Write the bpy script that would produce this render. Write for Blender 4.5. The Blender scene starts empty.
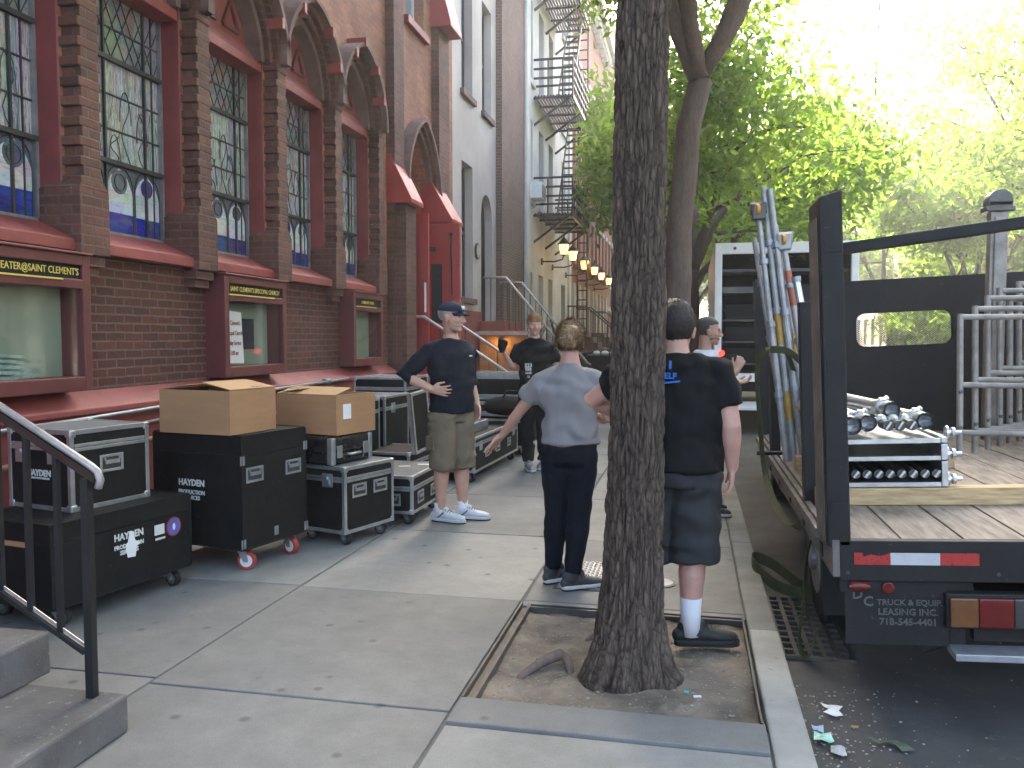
import bpy, bmesh, math, random
from mathutils import Vector, Matrix, noise
R = math.radians
PI = math.pi
rnd = random.Random(7)
S = bpy.context.scene
COL = S.collection

# ------------------------------------------------------------ camera, sky, sun, exposure
cam = bpy.data.cameras.new('camera')
cam.sensor_fit = 'HORIZONTAL'; cam.sensor_width = 36.0
cam.lens = 840.0 / 1024.0 * 36.0
cam.clip_start = 0.05; cam.clip_end = 2000
camo = bpy.data.objects.new('camera', cam); COL.objects.link(camo)
camo.location = (0, 0, 1.52)
camo.rotation_euler = (R(90 - 3.2), 0, R(12.0))
S.camera = camo

SUN_EL, SUN_AZ = 38.0, -23.0          # azimuth: degrees to the right of the street axis (+Y)
world = bpy.data.worlds.new('World'); S.world = world
world.use_nodes = True
wn = world.node_tree; wn.nodes.clear()
wo = wn.nodes.new('ShaderNodeOutputWorld'); bg = wn.nodes.new('ShaderNodeBackground')
sky = wn.nodes.new('ShaderNodeTexSky'); sky.sky_type = 'NISHITA'; sky.sun_disc = False
sky.sun_elevation = R(SUN_EL); sky.sun_rotation = R(SUN_AZ)
sky.air_density = 1.0; sky.dust_density = 6.0; sky.ozone_density = 0.0
bg.inputs['Strength'].default_value = 0.15
wn.links.new(sky.outputs[0], bg.inputs['Color']); wn.links.new(bg.outputs[0], wo.inputs['Surface'])
sl = bpy.data.lights.new('sun', 'SUN'); sl.energy = 4.5; sl.angle = R(0.6); sl.color = (1.0, 0.93, 0.82)
so = bpy.data.objects.new('sun', sl); COL.objects.link(so)
sd = Vector((math.sin(R(SUN_AZ)) * math.cos(R(SUN_EL)), math.cos(R(SUN_AZ)) * math.cos(R(SUN_EL)), math.sin(R(SUN_EL))))
so.rotation_euler = sd.to_track_quat('Z', 'Y').to_euler()
so.location = (0, 0, 30)
S.view_settings.view_transform = 'Standard'; S.view_settings.look = 'None'
S.view_settings.exposure = 3.2; S.view_settings.gamma = 1.0
S.view_settings.use_curve_mapping = False
S.cycles.max_bounces = 6; S.cycles.diffuse_bounces = 3; S.cycles.transmission_bounces = 4
S.cycles.transparent_max_bounces = 6; S.cycles.caustics_reflective = False; S.cycles.caustics_refractive = False
S.cycles.sample_clamp_indirect = 4.0
try:
    S.cycles.use_denoising = True; S.cycles.denoiser = 'OPENIMAGEDENOISE'
except Exception: pass

# ------------------------------------------------------------ materials
def nn(nt, t, **kw):
    n = nt.nodes.new(t)
    for k, v in kw.items():
        if k in n.inputs: n.inputs[k].default_value = v
        else: setattr(n, k, v)
    return n
def newmat(name):
    m = bpy.data.materials.new(name); m.use_nodes = True
    nt = m.node_tree; p = nt.nodes['Principled BSDF']
    return m, nt, p
def c4(c): return (c[0], c[1], c[2], 1.0)
def coords(nt, kind='Object', scale=(1, 1, 1)):
    tc = nt.nodes.new('ShaderNodeTexCoord'); mp = nt.nodes.new('ShaderNodeMapping')
    mp.inputs['Scale'].default_value = scale
    if kind == 'World':
        g = nt.nodes.new('ShaderNodeNewGeometry'); nt.links.new(g.outputs['Position'], mp.inputs['Vector'])
    else: nt.links.new(tc.outputs[kind], mp.inputs['Vector'])
    return mp.outputs['Vector']
def ramp(nt, fac, stops):
    r = nt.nodes.new('ShaderNodeValToRGB')
    els = r.color_ramp.elements
    while len(els) < len(stops): els.new(0.5)
    for e, (p, c) in zip(els, stops):
        e.position = p; e.color = c4(c) if len(c) == 3 else c
    nt.links.new(fac, r.inputs['Fac']); return r.outputs['Color']
def mixc(nt, fac, a, b, mode='MIX'):
    m = nt.nodes.new('ShaderNodeMix'); m.data_type = 'RGBA'; m.blend_type = mode
    for s, v in ((m.inputs['Factor'], fac), (m.inputs['A'], a), (m.inputs['B'], b)):
        if hasattr(v, 'links') or isinstance(v, bpy.types.NodeSocket): nt.links.new(v, s)
        elif isinstance(v, (tuple, list)): s.default_value = c4(v)
        else: s.default_value = v
    return m.outputs['Result']
def noise_out(nt, vec, scale, detail=4, rough=0.55, dist=0.0):
    n = nt.nodes.new('ShaderNodeTexNoise'); n.inputs['Scale'].default_value = scale
    n.inputs['Detail'].default_value = detail; n.inputs['Roughness'].default_value = rough
    n.inputs['Distortion'].default_value = dist
    nt.links.new(vec, n.inputs['Vector']); return n.outputs['Fac']
def bump(nt, p, h, strength=0.3, dist=0.01, prev=None):
    b = nt.nodes.new('ShaderNodeBump'); b.inputs['Strength'].default_value = strength
    b.inputs['Distance'].default_value = dist
    nt.links.new(h, b.inputs['Height'])
    if prev is not None: nt.links.new(prev, b.inputs['Normal'])
    nt.links.new(b.outputs['Normal'], p.inputs['Normal']); return b.outputs['Normal']
def simple(name, col, rough=0.6, metal=0.0, var=0.25, scale=6.0, bmp=0.15, bscale=60.0, stretch=(1, 1, 1), spec=None, col2=None, kind='Object', wear=0.0, wearcol=(0.35, 0.33, 0.3)):
    m, nt, p = newmat(name)
    v = coords(nt, kind, stretch)
    f = noise_out(nt, v, scale, 5)
    c2 = col2 if col2 else tuple(max(0, x * (1 - var)) for x in col)
    c1 = tuple(min(1, x * (1 + var * 0.6)) for x in col)
    out = ramp(nt, f, [(0.3, c2), (0.7, c1)])
    if wear > 0:
        f2 = noise_out(nt, v, scale * 7, 6, 0.7)
        w = ramp(nt, f2, [(0.62 - wear * 0.1, (0, 0, 0)), (0.70, (1, 1, 1))])
        out = mixc(nt, w, out, wearcol)
    nt.links.new(out, p.inputs['Base Color'])
    p.inputs['Roughness'].default_value = rough; p.inputs['Metallic'].default_value = metal
    if spec is not None: p.inputs['Specular IOR Level'].default_value = spec
    rr = nt.nodes.new('ShaderNodeMapRange'); rr.inputs['To Min'].default_value = max(0.02, rough - 0.12); rr.inputs['To Max'].default_value = min(1, rough + 0.12)
    f3 = noise_out(nt, v, scale * 3, 4); nt.links.new(f3, rr.inputs['Value']); nt.links.new(rr.outputs['Result'], p.inputs['Roughness'])
    if bmp > 0:
        h = noise_out(nt, v, bscale, 4); bump(nt, p, h, bmp, 0.004)
    return m
def brick(name, ca, cb, cm, bw=0.21, bh=0.068, mortar=0.009, grime=0.5, rough=0.85, big=(0.02, 0.016, 0.014), swap=False):
    m, nt, p = newmat(name)
    g = nt.nodes.new('ShaderNodeNewGeometry')
    sp = nt.nodes.new('ShaderNodeSeparateXYZ'); nt.links.new(g.outputs['Position'], sp.inputs[0])
    sn = nt.nodes.new('ShaderNodeSeparateXYZ'); nt.links.new(g.outputs['True Normal'], sn.inputs[0])
    ab = nt.nodes.new('ShaderNodeMath'); ab.operation = 'ABSOLUTE'; nt.links.new(sn.outputs['X'], ab.inputs[0])
    gt = nt.nodes.new('ShaderNodeMath'); gt.operation = 'GREATER_THAN'; gt.inputs[1].default_value = 0.6; nt.links.new(ab.outputs[0], gt.inputs[0])
    mx = nt.nodes.new('ShaderNodeMix'); mx.data_type = 'FLOAT'
    nt.links.new(gt.outputs[0], mx.inputs['Factor']); nt.links.new(sp.outputs['X'], mx.inputs['A']); nt.links.new(sp.outputs['Y'], mx.inputs['B'])
    cx = nt.nodes.new('ShaderNodeCombineXYZ'); nt.links.new(mx.outputs['Result'], cx.inputs['X']); nt.links.new(sp.outputs['Z'], cx.inputs['Y'])
    wob = noise_out(nt, g.outputs['Position'], 9, 2)
    ad = nt.nodes.new('ShaderNodeVectorMath'); ad.operation = 'MULTIPLY_ADD'
    ad.inputs[1].default_value = (0.012, 0.012, 0); 
    cw = nt.nodes.new('ShaderNodeCombineXYZ'); nt.links.new(wob, cw.inputs[0]); nt.links.new(wob, cw.inputs[1])
    nt.links.new(cw.outputs[0], ad.inputs[0]); nt.links.new(cx.outputs[0], ad.inputs[2])
    bt = nt.nodes.new('ShaderNodeTexBrick')
    bt.inputs['Scale'].default_value = 1.0; bt.inputs['Brick Width'].default_value = bw; bt.inputs['Row Height'].default_value = bh
    bt.inputs['Mortar Size'].default_value = mortar; bt.inputs['Mortar Smooth'].default_value = 0.3; bt.inputs['Bias'].default_value = 0.0
    bt.inputs['Color1'].default_value = c4(ca); bt.inputs['Color2'].default_value = c4(cb); bt.inputs['Mortar'].default_value = c4(cm)
    nt.links.new(ad.outputs[0], bt.inputs['Vector'])
    f1 = noise_out(nt, g.outputs['Position'], 1.3, 6, 0.6)
    d = ramp(nt, f1, [(0.35, big), (0.62, (1, 1, 1))])
    out = mixc(nt, grime, bt.outputs['Color'], mixc(nt, 1.0, bt.outputs['Color'], d, 'MULTIPLY'))
    f2 = noise_out(nt, g.outputs['Position'], 30, 5, 0.7)
    out = mixc(nt, 0.6, out, ramp(nt, f2, [(0.3, (0.55, 0.5, 0.5)), (0.7, (1.25, 1.2, 1.15))]), 'MULTIPLY')
    nt.links.new(out, p.inputs['Base Color']); p.inputs['Roughness'].default_value = rough
    inv = nt.nodes.new('ShaderNodeMath'); inv.operation = 'SUBTRACT'; inv.inputs[0].default_value = 1.0; nt.links.new(bt.outputs['Fac'], inv.inputs[1])
    n1 = bump(nt, p, inv.outputs[0], 0.7, 0.008)
    bump(nt, p, f2, 0.35, 0.006, n1)
    return m
M = {}
M['brick_dark'] = brick('brick_dark', (0.135, 0.046, 0.032), (0.075, 0.030, 0.023), (0.15, 0.10, 0.08), grime=0.35, big=(0.35, 0.32, 0.3))
M['brick_pier'] = brick('brick_pier', (0.185, 0.074, 0.050), (0.105, 0.046, 0.034), (0.13, 0.098, 0.082), grime=0.6, big=(0.3, 0.28, 0.27))
M['brick_orange'] = brick('brick_orange', (0.45, 0.175, 0.09), (0.30, 0.115, 0.065), (0.24, 0.19, 0.15), grime=0.6, big=(0.35, 0.3, 0.28))
M['brick_brown'] = brick('brick_brown', (0.21, 0.11, 0.085), (0.15, 0.08, 0.065), (0.24, 0.2, 0.17), grime=0.3)
M['brick_salmon'] = brick('brick_salmon', (0.42, 0.17, 0.12), (0.34, 0.14, 0.10), (0.36, 0.27, 0.22), grime=0.2, big=(0.6, 0.6, 0.6))
M['brick_tan'] = brick('brick_tan', (0.46, 0.38, 0.30), (0.38, 0.32, 0.25), (0.4, 0.36, 0.3), grime=0.2, big=(0.6, 0.6, 0.6))
M['red_paint'] = simple('red_paint', (0.26, 0.058, 0.053), 0.55, var=0.22, scale=3, bmp=0.25, bscale=25, wear=0.35, wearcol=(0.12, 0.07, 0.06), kind='World')
M['red_bright'] = simple('red_bright', (0.31, 0.038, 0.036), 0.5, var=0.15, scale=2.5, bmp=0.1, bscale=20, wear=0.05, wearcol=(0.2, 0.12, 0.1), kind='World')
M['maroon'] = simple('maroon', (0.125, 0.032, 0.032), 0.5, var=0.18, scale=4, bmp=0.1, bscale=30, kind='World')
M['maroon_light'] = simple('maroon_light', (0.22, 0.05, 0.05), 0.5, var=0.2, scale=4, bmp=0.15, bscale=30, kind='World', wear=0.08, wearcol=(0.12, 0.08, 0.07))
M['brownstone'] = simple('brownstone', (0.16, 0.10, 0.085), 0.85, var=0.35, scale=5, bmp=0.4, bscale=40, kind='World')
M['iron'] = simple('iron', (0.012, 0.012, 0.013), 0.45, var=0.3, scale=8, bmp=0.15, bscale=80)
M['lead_grey'] = simple('lead_grey', (0.045, 0.045, 0.047), 0.6, var=0.3, scale=8)
M['iron_brown'] = simple('iron_brown', (0.03, 0.018, 0.014), 0.4, var=0.3, scale=8, bmp=0.1)
M['rail_worn'] = simple('rail_worn', (0.36, 0.33, 0.31), 0.35, 0.3, var=0.3, scale=20, bmp=0.1)
M['black_paint'] = simple('black_paint', (0.010, 0.010, 0.010), 0.6, spec=0.25, var=0.3, scale=5, bmp=0.15, bscale=90, wear=0.05, wearcol=(0.05, 0.047, 0.045))
M['truck_black'] = simple('truck_black', (0.013, 0.012, 0.012), 0.6, spec=0.28, var=0.35, scale=4, bmp=0.12, bscale=50, wear=0.04, wearcol=(0.07, 0.05, 0.04))
M['truck_edge'] = simple('truck_edge', (0.10, 0.088, 0.08), 0.6, var=0.5, scale=6, bmp=0.2, wear=0.3, wearcol=(0.2, 0.11, 0.07))
M['case_black'] = simple('case_black', (0.009, 0.009, 0.009), 0.6, spec=0.25, var=0.35, scale=7, bmp=0.25, bscale=140, wear=0.09, wearcol=(0.05, 0.047, 0.043))
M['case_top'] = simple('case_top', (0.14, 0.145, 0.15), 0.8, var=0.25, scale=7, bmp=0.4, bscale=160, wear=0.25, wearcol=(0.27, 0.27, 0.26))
M['alu'] = simple('alu', (0.52, 0.54, 0.56), 0.34, 0.85, var=0.18, scale=14, bmp=0.1, bscale=60, wear=0.1, wearcol=(0.25, 0.25, 0.26))
M['alu_dull'] = simple('alu_dull', (0.30, 0.31, 0.33), 0.5, 0.6, var=0.25, scale=10, bmp=0.15)
M['steel_galv'] = simple('steel_galv', (0.33, 0.33, 0.335), 0.5, 0.35, var=0.3, scale=12, bmp=0.2, bscale=50, wear=0.15, wearcol=(0.2, 0.13, 0.09))
M['steel_dark'] = simple('steel_dark', (0.09, 0.09, 0.09), 0.45, 0.7, var=0.3, scale=10)
M['scaf_grey'] = simple('scaf_grey', (0.27, 0.25, 0.23), 0.55, 0.3, var=0.35, scale=9, bmp=0.2, wear=0.2, wearcol=(0.22, 0.14, 0.1))
M['cardboard'] = simple('cardboard', (0.36, 0.195, 0.095), 0.85, var=0.1, scale=3, bmp=0.12, bscale=14, stretch=(1, 1, 6))
M['cardboard_in'] = simple('cardboard_in', (0.45, 0.28, 0.14), 0.85, var=0.08, scale=3, bmp=0.1, bscale=14)
M['white_paper'] = simple('white_paper', (0.75, 0.75, 0.74), 0.7, var=0.06, scale=5, bmp=0.05)
M['stencil'] = simple('stencil', (0.62, 0.62, 0.6), 0.7, var=0.1, scale=30, bmp=0, wear=0.3, wearcol=(0.15, 0.15, 0.15))
M['gold'] = simple('gold', (0.75, 0.58, 0.14), 0.4, var=0.1, scale=20, bmp=0)
M['lumber'] = simple('lumber', (0.50, 0.36, 0.19), 0.75, var=0.3, scale=4, bmp=0.25, bscale=12, stretch=(2, 14, 14), col2=(0.34, 0.22, 0.11))
M['planks'] = simple('planks', (0.25, 0.205, 0.165), 0.8, var=0.5, scale=3.5, bmp=0.4, bscale=14, stretch=(9, 1.2, 9), col2=(0.13, 0.105, 0.085), wear=0.25, wearcol=(0.10, 0.085, 0.075))
M['rubber'] = simple('rubber', (0.015, 0.015, 0.015), 0.75, var=0.3, scale=10, bmp=0.2)
M['wheel_grey'] = simple('wheel_grey', (0.10, 0.10, 0.10), 0.6, var=0.2, scale=10)
M['wheel_red'] = simple('wheel_red', (0.35, 0.05, 0.035), 0.5, var=0.2, scale=10)
M['white_plastic'] = simple('white_plastic', (0.7, 0.69, 0.66), 0.45, var=0.1, scale=10)
M['strap_green'] = simple('strap_green', (0.065, 0.072, 0.030), 0.8, var=0.3, scale=15, bmp=0.4, bscale=250)
M['yellow_tape'] = simple('yellow_tape', (0.40, 0.25, 0.05), 0.5, var=0.15, scale=12)
M['red_tape'] = simple('red_tape', (0.32, 0.09, 0.06), 0.5, var=0.15, scale=12)
M['orange_grip'] = simple('orange_grip', (0.55, 0.27, 0.03), 0.5, var=0.15, scale=12)
M['white_van'] = simple('white_van', (0.72, 0.73, 0.74), 0.4, var=0.06, scale=4, bmp=0.02)
M['refl_red'] = simple('refl_red', (0.33, 0.028, 0.026), 0.3, var=0.12, scale=30, bmp=0.1, bscale=200)
M['refl_white'] = simple('refl_white', (0.42, 0.42, 0.43), 0.3, var=0.08, scale=30, bmp=0.1, bscale=200)
M['lens_red'] = simple('lens_red', (0.11, 0.010, 0.010), 0.15, var=0.15, scale=30, bmp=0.2, bscale=150)
M['lens_amber'] = simple('lens_amber', (0.13, 0.055, 0.022), 0.15, var=0.2, scale=20, bmp=0.2, bscale=150)
M['lens_clear'] = simple('lens_clear', (0.05, 0.05, 0.048), 0.15, var=0.2, scale=20, bmp=0.2, bscale=150)
M['letter_worn'] = simple('letter_worn', (0.07, 0.07, 0.07), 0.6, var=0.3, scale=40, bmp=0, wear=0.3, wearcol=(0.04, 0.04, 0.04))
M['blue_ink'] = simple('blue_ink', (0.02, 0.16, 0.60), 0.7, var=0.1, scale=40, bmp=0)
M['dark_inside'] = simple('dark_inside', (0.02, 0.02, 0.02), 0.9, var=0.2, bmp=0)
M['green_felt'] = simple('green_felt', (0.24, 0.30, 0.215), 0.85, var=0.2, scale=1.5, bmp=0.1)
M['cream'] = simple('cream', (0.58, 0.56, 0.52), 0.8, var=0.2, scale=1.2, bmp=0.1, bscale=30, kind='World')
M['grey_stucco'] = simple('grey_stucco', (0.44, 0.395, 0.36), 0.85, var=0.25, scale=0.8, bmp=0.15, bscale=30, kind='World')
M['red_stone'] = simple('red_stone', (0.27, 0.075, 0.06), 0.8, var=0.2, scale=3, bmp=0.15, kind='World')
M['pale_stone'] = simple('pale_stone', (0.55, 0.52, 0.47), 0.8, var=0.15, scale=3, bmp=0.1, kind='World')
M['win_frame'] = simple('win_frame', (0.05, 0.05, 0.052), 0.5, var=0.2, bmp=0)
M['win_white'] = simple('win_white', (0.6, 0.6, 0.58), 0.5, var=0.1, bmp=0)
M['skin'] = simple('skin', (0.50, 0.285, 0.21), 0.5, var=0.1, scale=12, bmp=0.08, bscale=120)
M['skin_pink'] = simple('skin_pink', (0.56, 0.315, 0.25), 0.5, var=0.12, scale=12, bmp=0.08, bscale=120)
M['skin_tan'] = simple('skin_tan', (0.36, 0.20, 0.14), 0.5, var=0.12, scale=12, bmp=0.08, bscale=120)
for k in ('skin', 'skin_pink', 'skin_tan'):
    p = M[k].node_tree.nodes['Principled BSDF']
    p.inputs['Subsurface Weight'].default_value = 0.12; p.inputs['Subsurface Radius'].default_value = (0.012, 0.005, 0.003); p.inputs['Subsurface Scale'].default_value = 1.0
def cloth(name, col, var=0.15, sc=5): return simple(name, col, 0.9, var=var, scale=sc, bmp=0.3, bscale=350, spec=0.2)
M['tee_black'] = cloth('tee_black', (0.010, 0.010, 0.011))
M['sweater_navy'] = cloth('sweater_navy', (0.011, 0.014, 0.022), 0.2)
M['tee_grey'] = cloth('tee_grey', (0.235, 0.228, 0.238), 0.1)
M['shorts_khaki'] = cloth('shorts_khaki', (0.155, 0.125, 0.085), 0.12)
M['shorts_grey'] = cloth('shorts_grey', (0.040, 0.040, 0.043), 0.12)
M['jeans'] = cloth('jeans', (0.008, 0.010, 0.018), 0.25, 9)
M['pants_black'] = cloth('pants_black', (0.013, 0.013, 0.015))
M['tee_white'] = cloth('tee_white', (0.50, 0.53, 0.60), 0.06)
M['sock'] = cloth('sock', (0.72, 0.71, 0.76), 0.06)
M['shoe_white'] = simple('shoe_white', (0.55, 0.57, 0.60), 0.55, var=0.1, scale=20, bmp=0.2, bscale=200)
M['shoe_grey'] = simple('shoe_grey', (0.045, 0.045, 0.05), 0.6, var=0.3, scale=30, bmp=0.3, bscale=250)
M['shoe_black'] = simple('shoe_black', (0.015, 0.015, 0.015), 0.6, var=0.3, scale=30, bmp=0.3, bscale=250)
M['sole_white'] = simple('sole_white', (0.55, 0.55, 0.55), 0.6, var=0.1, scale=20)
M['eye'] = simple('eye', (0.05, 0.035, 0.03), 0.2, var=0.1, bmp=0)
def hairm(name, c1, c2): return simple(name, c1, 0.5, var=0.3, scale=6, col2=c2, bmp=0.9, bscale=30, stretch=(8, 8, 1.2))
M['hair_blond'] = hairm('hair_blond', (0.30, 0.185, 0.095), (0.14, 0.085, 0.045))
M['hair_dark_blond'] = hairm('hair_dark_blond', (0.16, 0.10, 0.055), (0.07, 0.045, 0.026))
M['hair_pale'] = hairm('hair_pale', (0.42, 0.29, 0.17), (0.28, 0.18, 0.10))
M['hair_ginger'] = hairm('hair_ginger', (0.30, 0.15, 0.06), (0.16, 0.08, 0.035))
M['hair_black'] = hairm('hair_black', (0.022, 0.018, 0.016), (0.008, 0.007, 0.006))
M['hair_grey'] = hairm('hair_grey', (0.42, 0.38, 0.34), (0.2, 0.17, 0.15))
M['sticker_round'] = simple('sticker_round', (0.09, 0.10, 0.35), 0.5, var=0.2, scale=30, bmp=0)
M['leaf_litter'] = simple('leaf_litter', (0.10, 0.13, 0.09), 0.8, var=0.3, scale=20)
M['teal'] = simple('teal', (0.05, 0.4, 0.35), 0.5, var=0.1)
M['window_glass'] = simple('window_glass', (0.035, 0.04, 0.045), 0.08, var=0.3, scale=1.5, bmp=0.02, bscale=4)
M['pale_glass'] = simple('pale_glass', (0.22, 0.27, 0.30), 0.08, var=0.3, scale=1.5, bmp=0.02, bscale=4)

def emis(name, col, s):
    m, nt, p = newmat(name); p.inputs['Emission Color'].default_value = c4(col); p.inputs['Emission Strength'].default_value = s
    p.inputs['Base Color'].default_value = c4(col); p.inputs['Roughness'].default_value = 0.3; return m
M['lamp_glow'] = emis('lamp_glow', (1.0, 0.62, 0.16), 0.55)
M['lamp_pink'] = emis('lamp_pink', (1.0, 0.5, 0.3), 0.35)
M['bulb_glow'] = emis('bulb_glow', (1.0, 0.62, 0.2), 3.0)
M['tail_glow'] = emis('tail_glow', (1.0, 0.03, 0.02), 0.6)

def leafmat(name, c1, c2):
    m, nt, p = newmat(name); nt.nodes.remove(p)
    g = nt.nodes.new('ShaderNodeNewGeometry')
    at = nt.nodes.new('ShaderNodeAttribute'); at.attribute_name = 'tone'
    col = ramp(nt, at.outputs['Fac'], [(0.0, c1), (1.0, c2)])
    d = nt.nodes.new('ShaderNodeBsdfDiffuse'); t = nt.nodes.new('ShaderNodeBsdfTranslucent'); gl = nt.nodes.new('ShaderNodeBsdfGlossy')
    gl.inputs['Roughness'].default_value = 0.45; gl.inputs['Color'].default_value = (0.5, 0.5, 0.5, 1)
    nt.links.new(col, d.inputs['Color'])
    tcol = mixc(nt, 1.0, col, (1.75, 1.9, 0.75), 'MULTIPLY'); nt.links.new(tcol, t.inputs['Color'])
    m1 = nt.nodes.new('ShaderNodeMixShader'); m1.inputs[0].default_value = 0.55
    nt.links.new(d.outputs[0], m1.inputs[1]); nt.links.new(t.outputs[0], m1.inputs[2])
    m2 = nt.nodes.new('ShaderNodeMixShader'); m2.inputs[0].default_value = 0.05
    nt.links.new(m1.outputs[0], m2.inputs[1]); nt.links.new(gl.outputs[0], m2.inputs[2])
    nt.links.new(m2.outputs[0], nt.nodes['Material Output'].inputs['Surface']); return m
M['leaf'] = leafmat('leaf', (0.09, 0.155, 0.045), (0.19, 0.25, 0.08))
M['leaf_light'] = leafmat('leaf_light', (0.11, 0.18, 0.05), (0.20, 0.25, 0.075))

def barkmat(name, c1, c2, zs=0.25, vs_=44, va=0.6):
    m, nt, p = newmat(name)
    v = coords(nt, 'Object', (1, 1, zs))
    f = noise_out(nt, v, 26, 6, 0.7, 0.3); f2 = noise_out(nt, v, 5, 4)
    out = mixc(nt, 0.5, ramp(nt, f, [(0.35, c2), (0.65, c1)]), ramp(nt, f2, [(0.3, c2), (0.7, c1)]))
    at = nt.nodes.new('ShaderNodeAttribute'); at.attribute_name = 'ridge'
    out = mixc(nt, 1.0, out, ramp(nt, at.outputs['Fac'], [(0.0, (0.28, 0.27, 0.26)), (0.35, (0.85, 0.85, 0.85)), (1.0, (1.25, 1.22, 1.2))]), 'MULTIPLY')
    v2 = coords(nt, 'Object', (1, 1, 0.30)); wv = nt.nodes.new('ShaderNodeTexNoise'); wv.inputs['Scale'].default_value = 9; wv.inputs['Detail'].default_value = 3; nt.links.new(v2, wv.inputs['Vector'])
    ad = nt.nodes.new('ShaderNodeVectorMath'); ad.operation = 'MULTIPLY_ADD'; ad.inputs[1].default_value = (0.045, 0.045, 0.045); nt.links.new(wv.outputs['Color'], ad.inputs[0]); nt.links.new(v2, ad.inputs[2])
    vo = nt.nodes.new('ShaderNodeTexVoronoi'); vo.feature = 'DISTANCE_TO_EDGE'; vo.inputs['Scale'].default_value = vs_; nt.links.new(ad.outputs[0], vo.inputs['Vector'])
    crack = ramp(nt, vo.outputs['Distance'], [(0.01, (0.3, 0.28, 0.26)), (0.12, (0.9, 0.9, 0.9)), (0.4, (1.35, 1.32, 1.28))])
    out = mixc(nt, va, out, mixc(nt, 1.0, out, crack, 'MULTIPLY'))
    nt.links.new(out, p.inputs['Base Color']); p.inputs['Roughness'].default_value = 0.9; p.inputs['Specular IOR Level'].default_value = 0.2
    n1 = bump(nt, p, ramp(nt, vo.outputs['Distance'], [(0.0, (0, 0, 0)), (0.25, (1, 1, 1))]), va, 0.010); bump(nt, p, f, 0.8, 0.010, n1); return m
M['bark'] = barkmat('bark', (0.135, 0.102, 0.080), (0.060, 0.045, 0.036))
M['bark2'] = barkmat('bark2', (0.17, 0.13, 0.11), (0.09, 0.068, 0.058), va=0.15)

# concrete: slab tone from an attribute, gum spots and stains
m, nt, p = newmat('sidewalk_concrete'); M['concrete'] = m
v = coords(nt, 'World')
f = noise_out(nt, v, 1.1, 6, 0.6); fs = noise_out(nt, v, 170, 4, 0.8); f4 = noise_out(nt, v, 7, 5, 0.65)
out = ramp(nt, f, [(0.3, (0.165, 0.165, 0.162)), (0.7, (0.245, 0.244, 0.238))])
out = mixc(nt, 0.35, out, mixc(nt, 1.0, out, ramp(nt, f4, [(0.3, (0.6, 0.6, 0.6)), (0.7, (1.25, 1.25, 1.25))]), 'MULTIPLY'))
out = mixc(nt, 0.5, out, mixc(nt, 1.0, out, ramp(nt, fs, [(0.3, (0.55, 0.55, 0.55)), (0.7, (1.4, 1.4, 1.4))]), 'MULTIPLY'))
at = nt.nodes.new('ShaderNodeAttribute'); at.attribute_name = 'tone'
out = mixc(nt, 1.0, out, ramp(nt, at.outputs['Fac'], [(0, (0.76, 0.76, 0.76)), (1, (1.16, 1.15, 1.12))]), 'MULTIPLY')
vo = nt.nodes.new('ShaderNodeTexVoronoi'); vo.inputs['Scale'].default_value = 6.5; nt.links.new(v, vo.inputs['Vector'])
sel = nt.nodes.new('ShaderNodeSeparateColor'); nt.links.new(vo.outputs['Color'], sel.inputs[0])
gt = nt.nodes.new('ShaderNodeMath'); gt.operation = 'GREATER_THAN'; gt.inputs[1].default_value = 0.72; nt.links.new(sel.outputs[0], gt.inputs[0])
spot = ramp(nt, vo.outputs['Distance'], [(0.09, (1, 1, 1)), (0.19, (0, 0, 0))])
mu = nt.nodes.new('ShaderNodeMath'); mu.operation = 'MULTIPLY'; nt.links.new(gt.outputs[0], mu.inputs[0]); nt.links.new(spot, mu.inputs[1])
mu2 = nt.nodes.new('ShaderNodeMath'); mu2.operation = 'MULTIPLY'; mu2.inputs[1].default_value = 0.7; nt.links.new(mu.outputs[0], mu2.inputs[0])
out = mixc(nt, mu2.outputs[0], out, (0.06, 0.06, 0.06))
nt.links.new(out, p.inputs['Base Color']); p.inputs['Roughness'].default_value = 0.72
n1 = bump(nt, p, fs, 0.35, 0.003); bump(nt, p, f4, 0.2, 0.01, n1)
M['concrete_dark'] = simple('concrete_dark', (0.11, 0.11, 0.11), 0.85, var=0.35, scale=4, bmp=0.4, bscale=90, kind='World')
M['step_conc'] = simple('step_conc', (0.12, 0.112, 0.107), 0.85, var=0.4, scale=4, bmp=0.4, bscale=90, kind='World', wear=0.1, wearcol=(0.28, 0.27, 0.26))
M['granite'] = simple('granite', (0.33, 0.325, 0.30), 0.8, var=0.25, scale=3, bmp=0.4, bscale=110, kind='World', wear=0.15, wearcol=(0.2, 0.19, 0.18))
M['granite_dark'] = simple('granite_dark', (0.22, 0.215, 0.21), 0.8, var=0.3, scale=3, bmp=0.4, bscale=110, kind='World')
M['asphalt'] = simple('asphalt', (0.080, 0.075, 0.071), 0.85, var=0.35, scale=2.2, bmp=0.7, bscale=150, kind='World', wear=0.25, wearcol=(0.11, 0.105, 0.1))
M['dirt'] = simple('dirt', (0.185, 0.150, 0.115), 0.95, var=0.5, scale=5, bmp=0.8, bscale=60, kind='World', wear=0.25, wearcol=(0.30, 0.27, 0.22))
M['ground'] = simple('ground', (0.10, 0.10, 0.09), 0.95, var=0.3, scale=0.2, bmp=0, kind='World')

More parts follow.
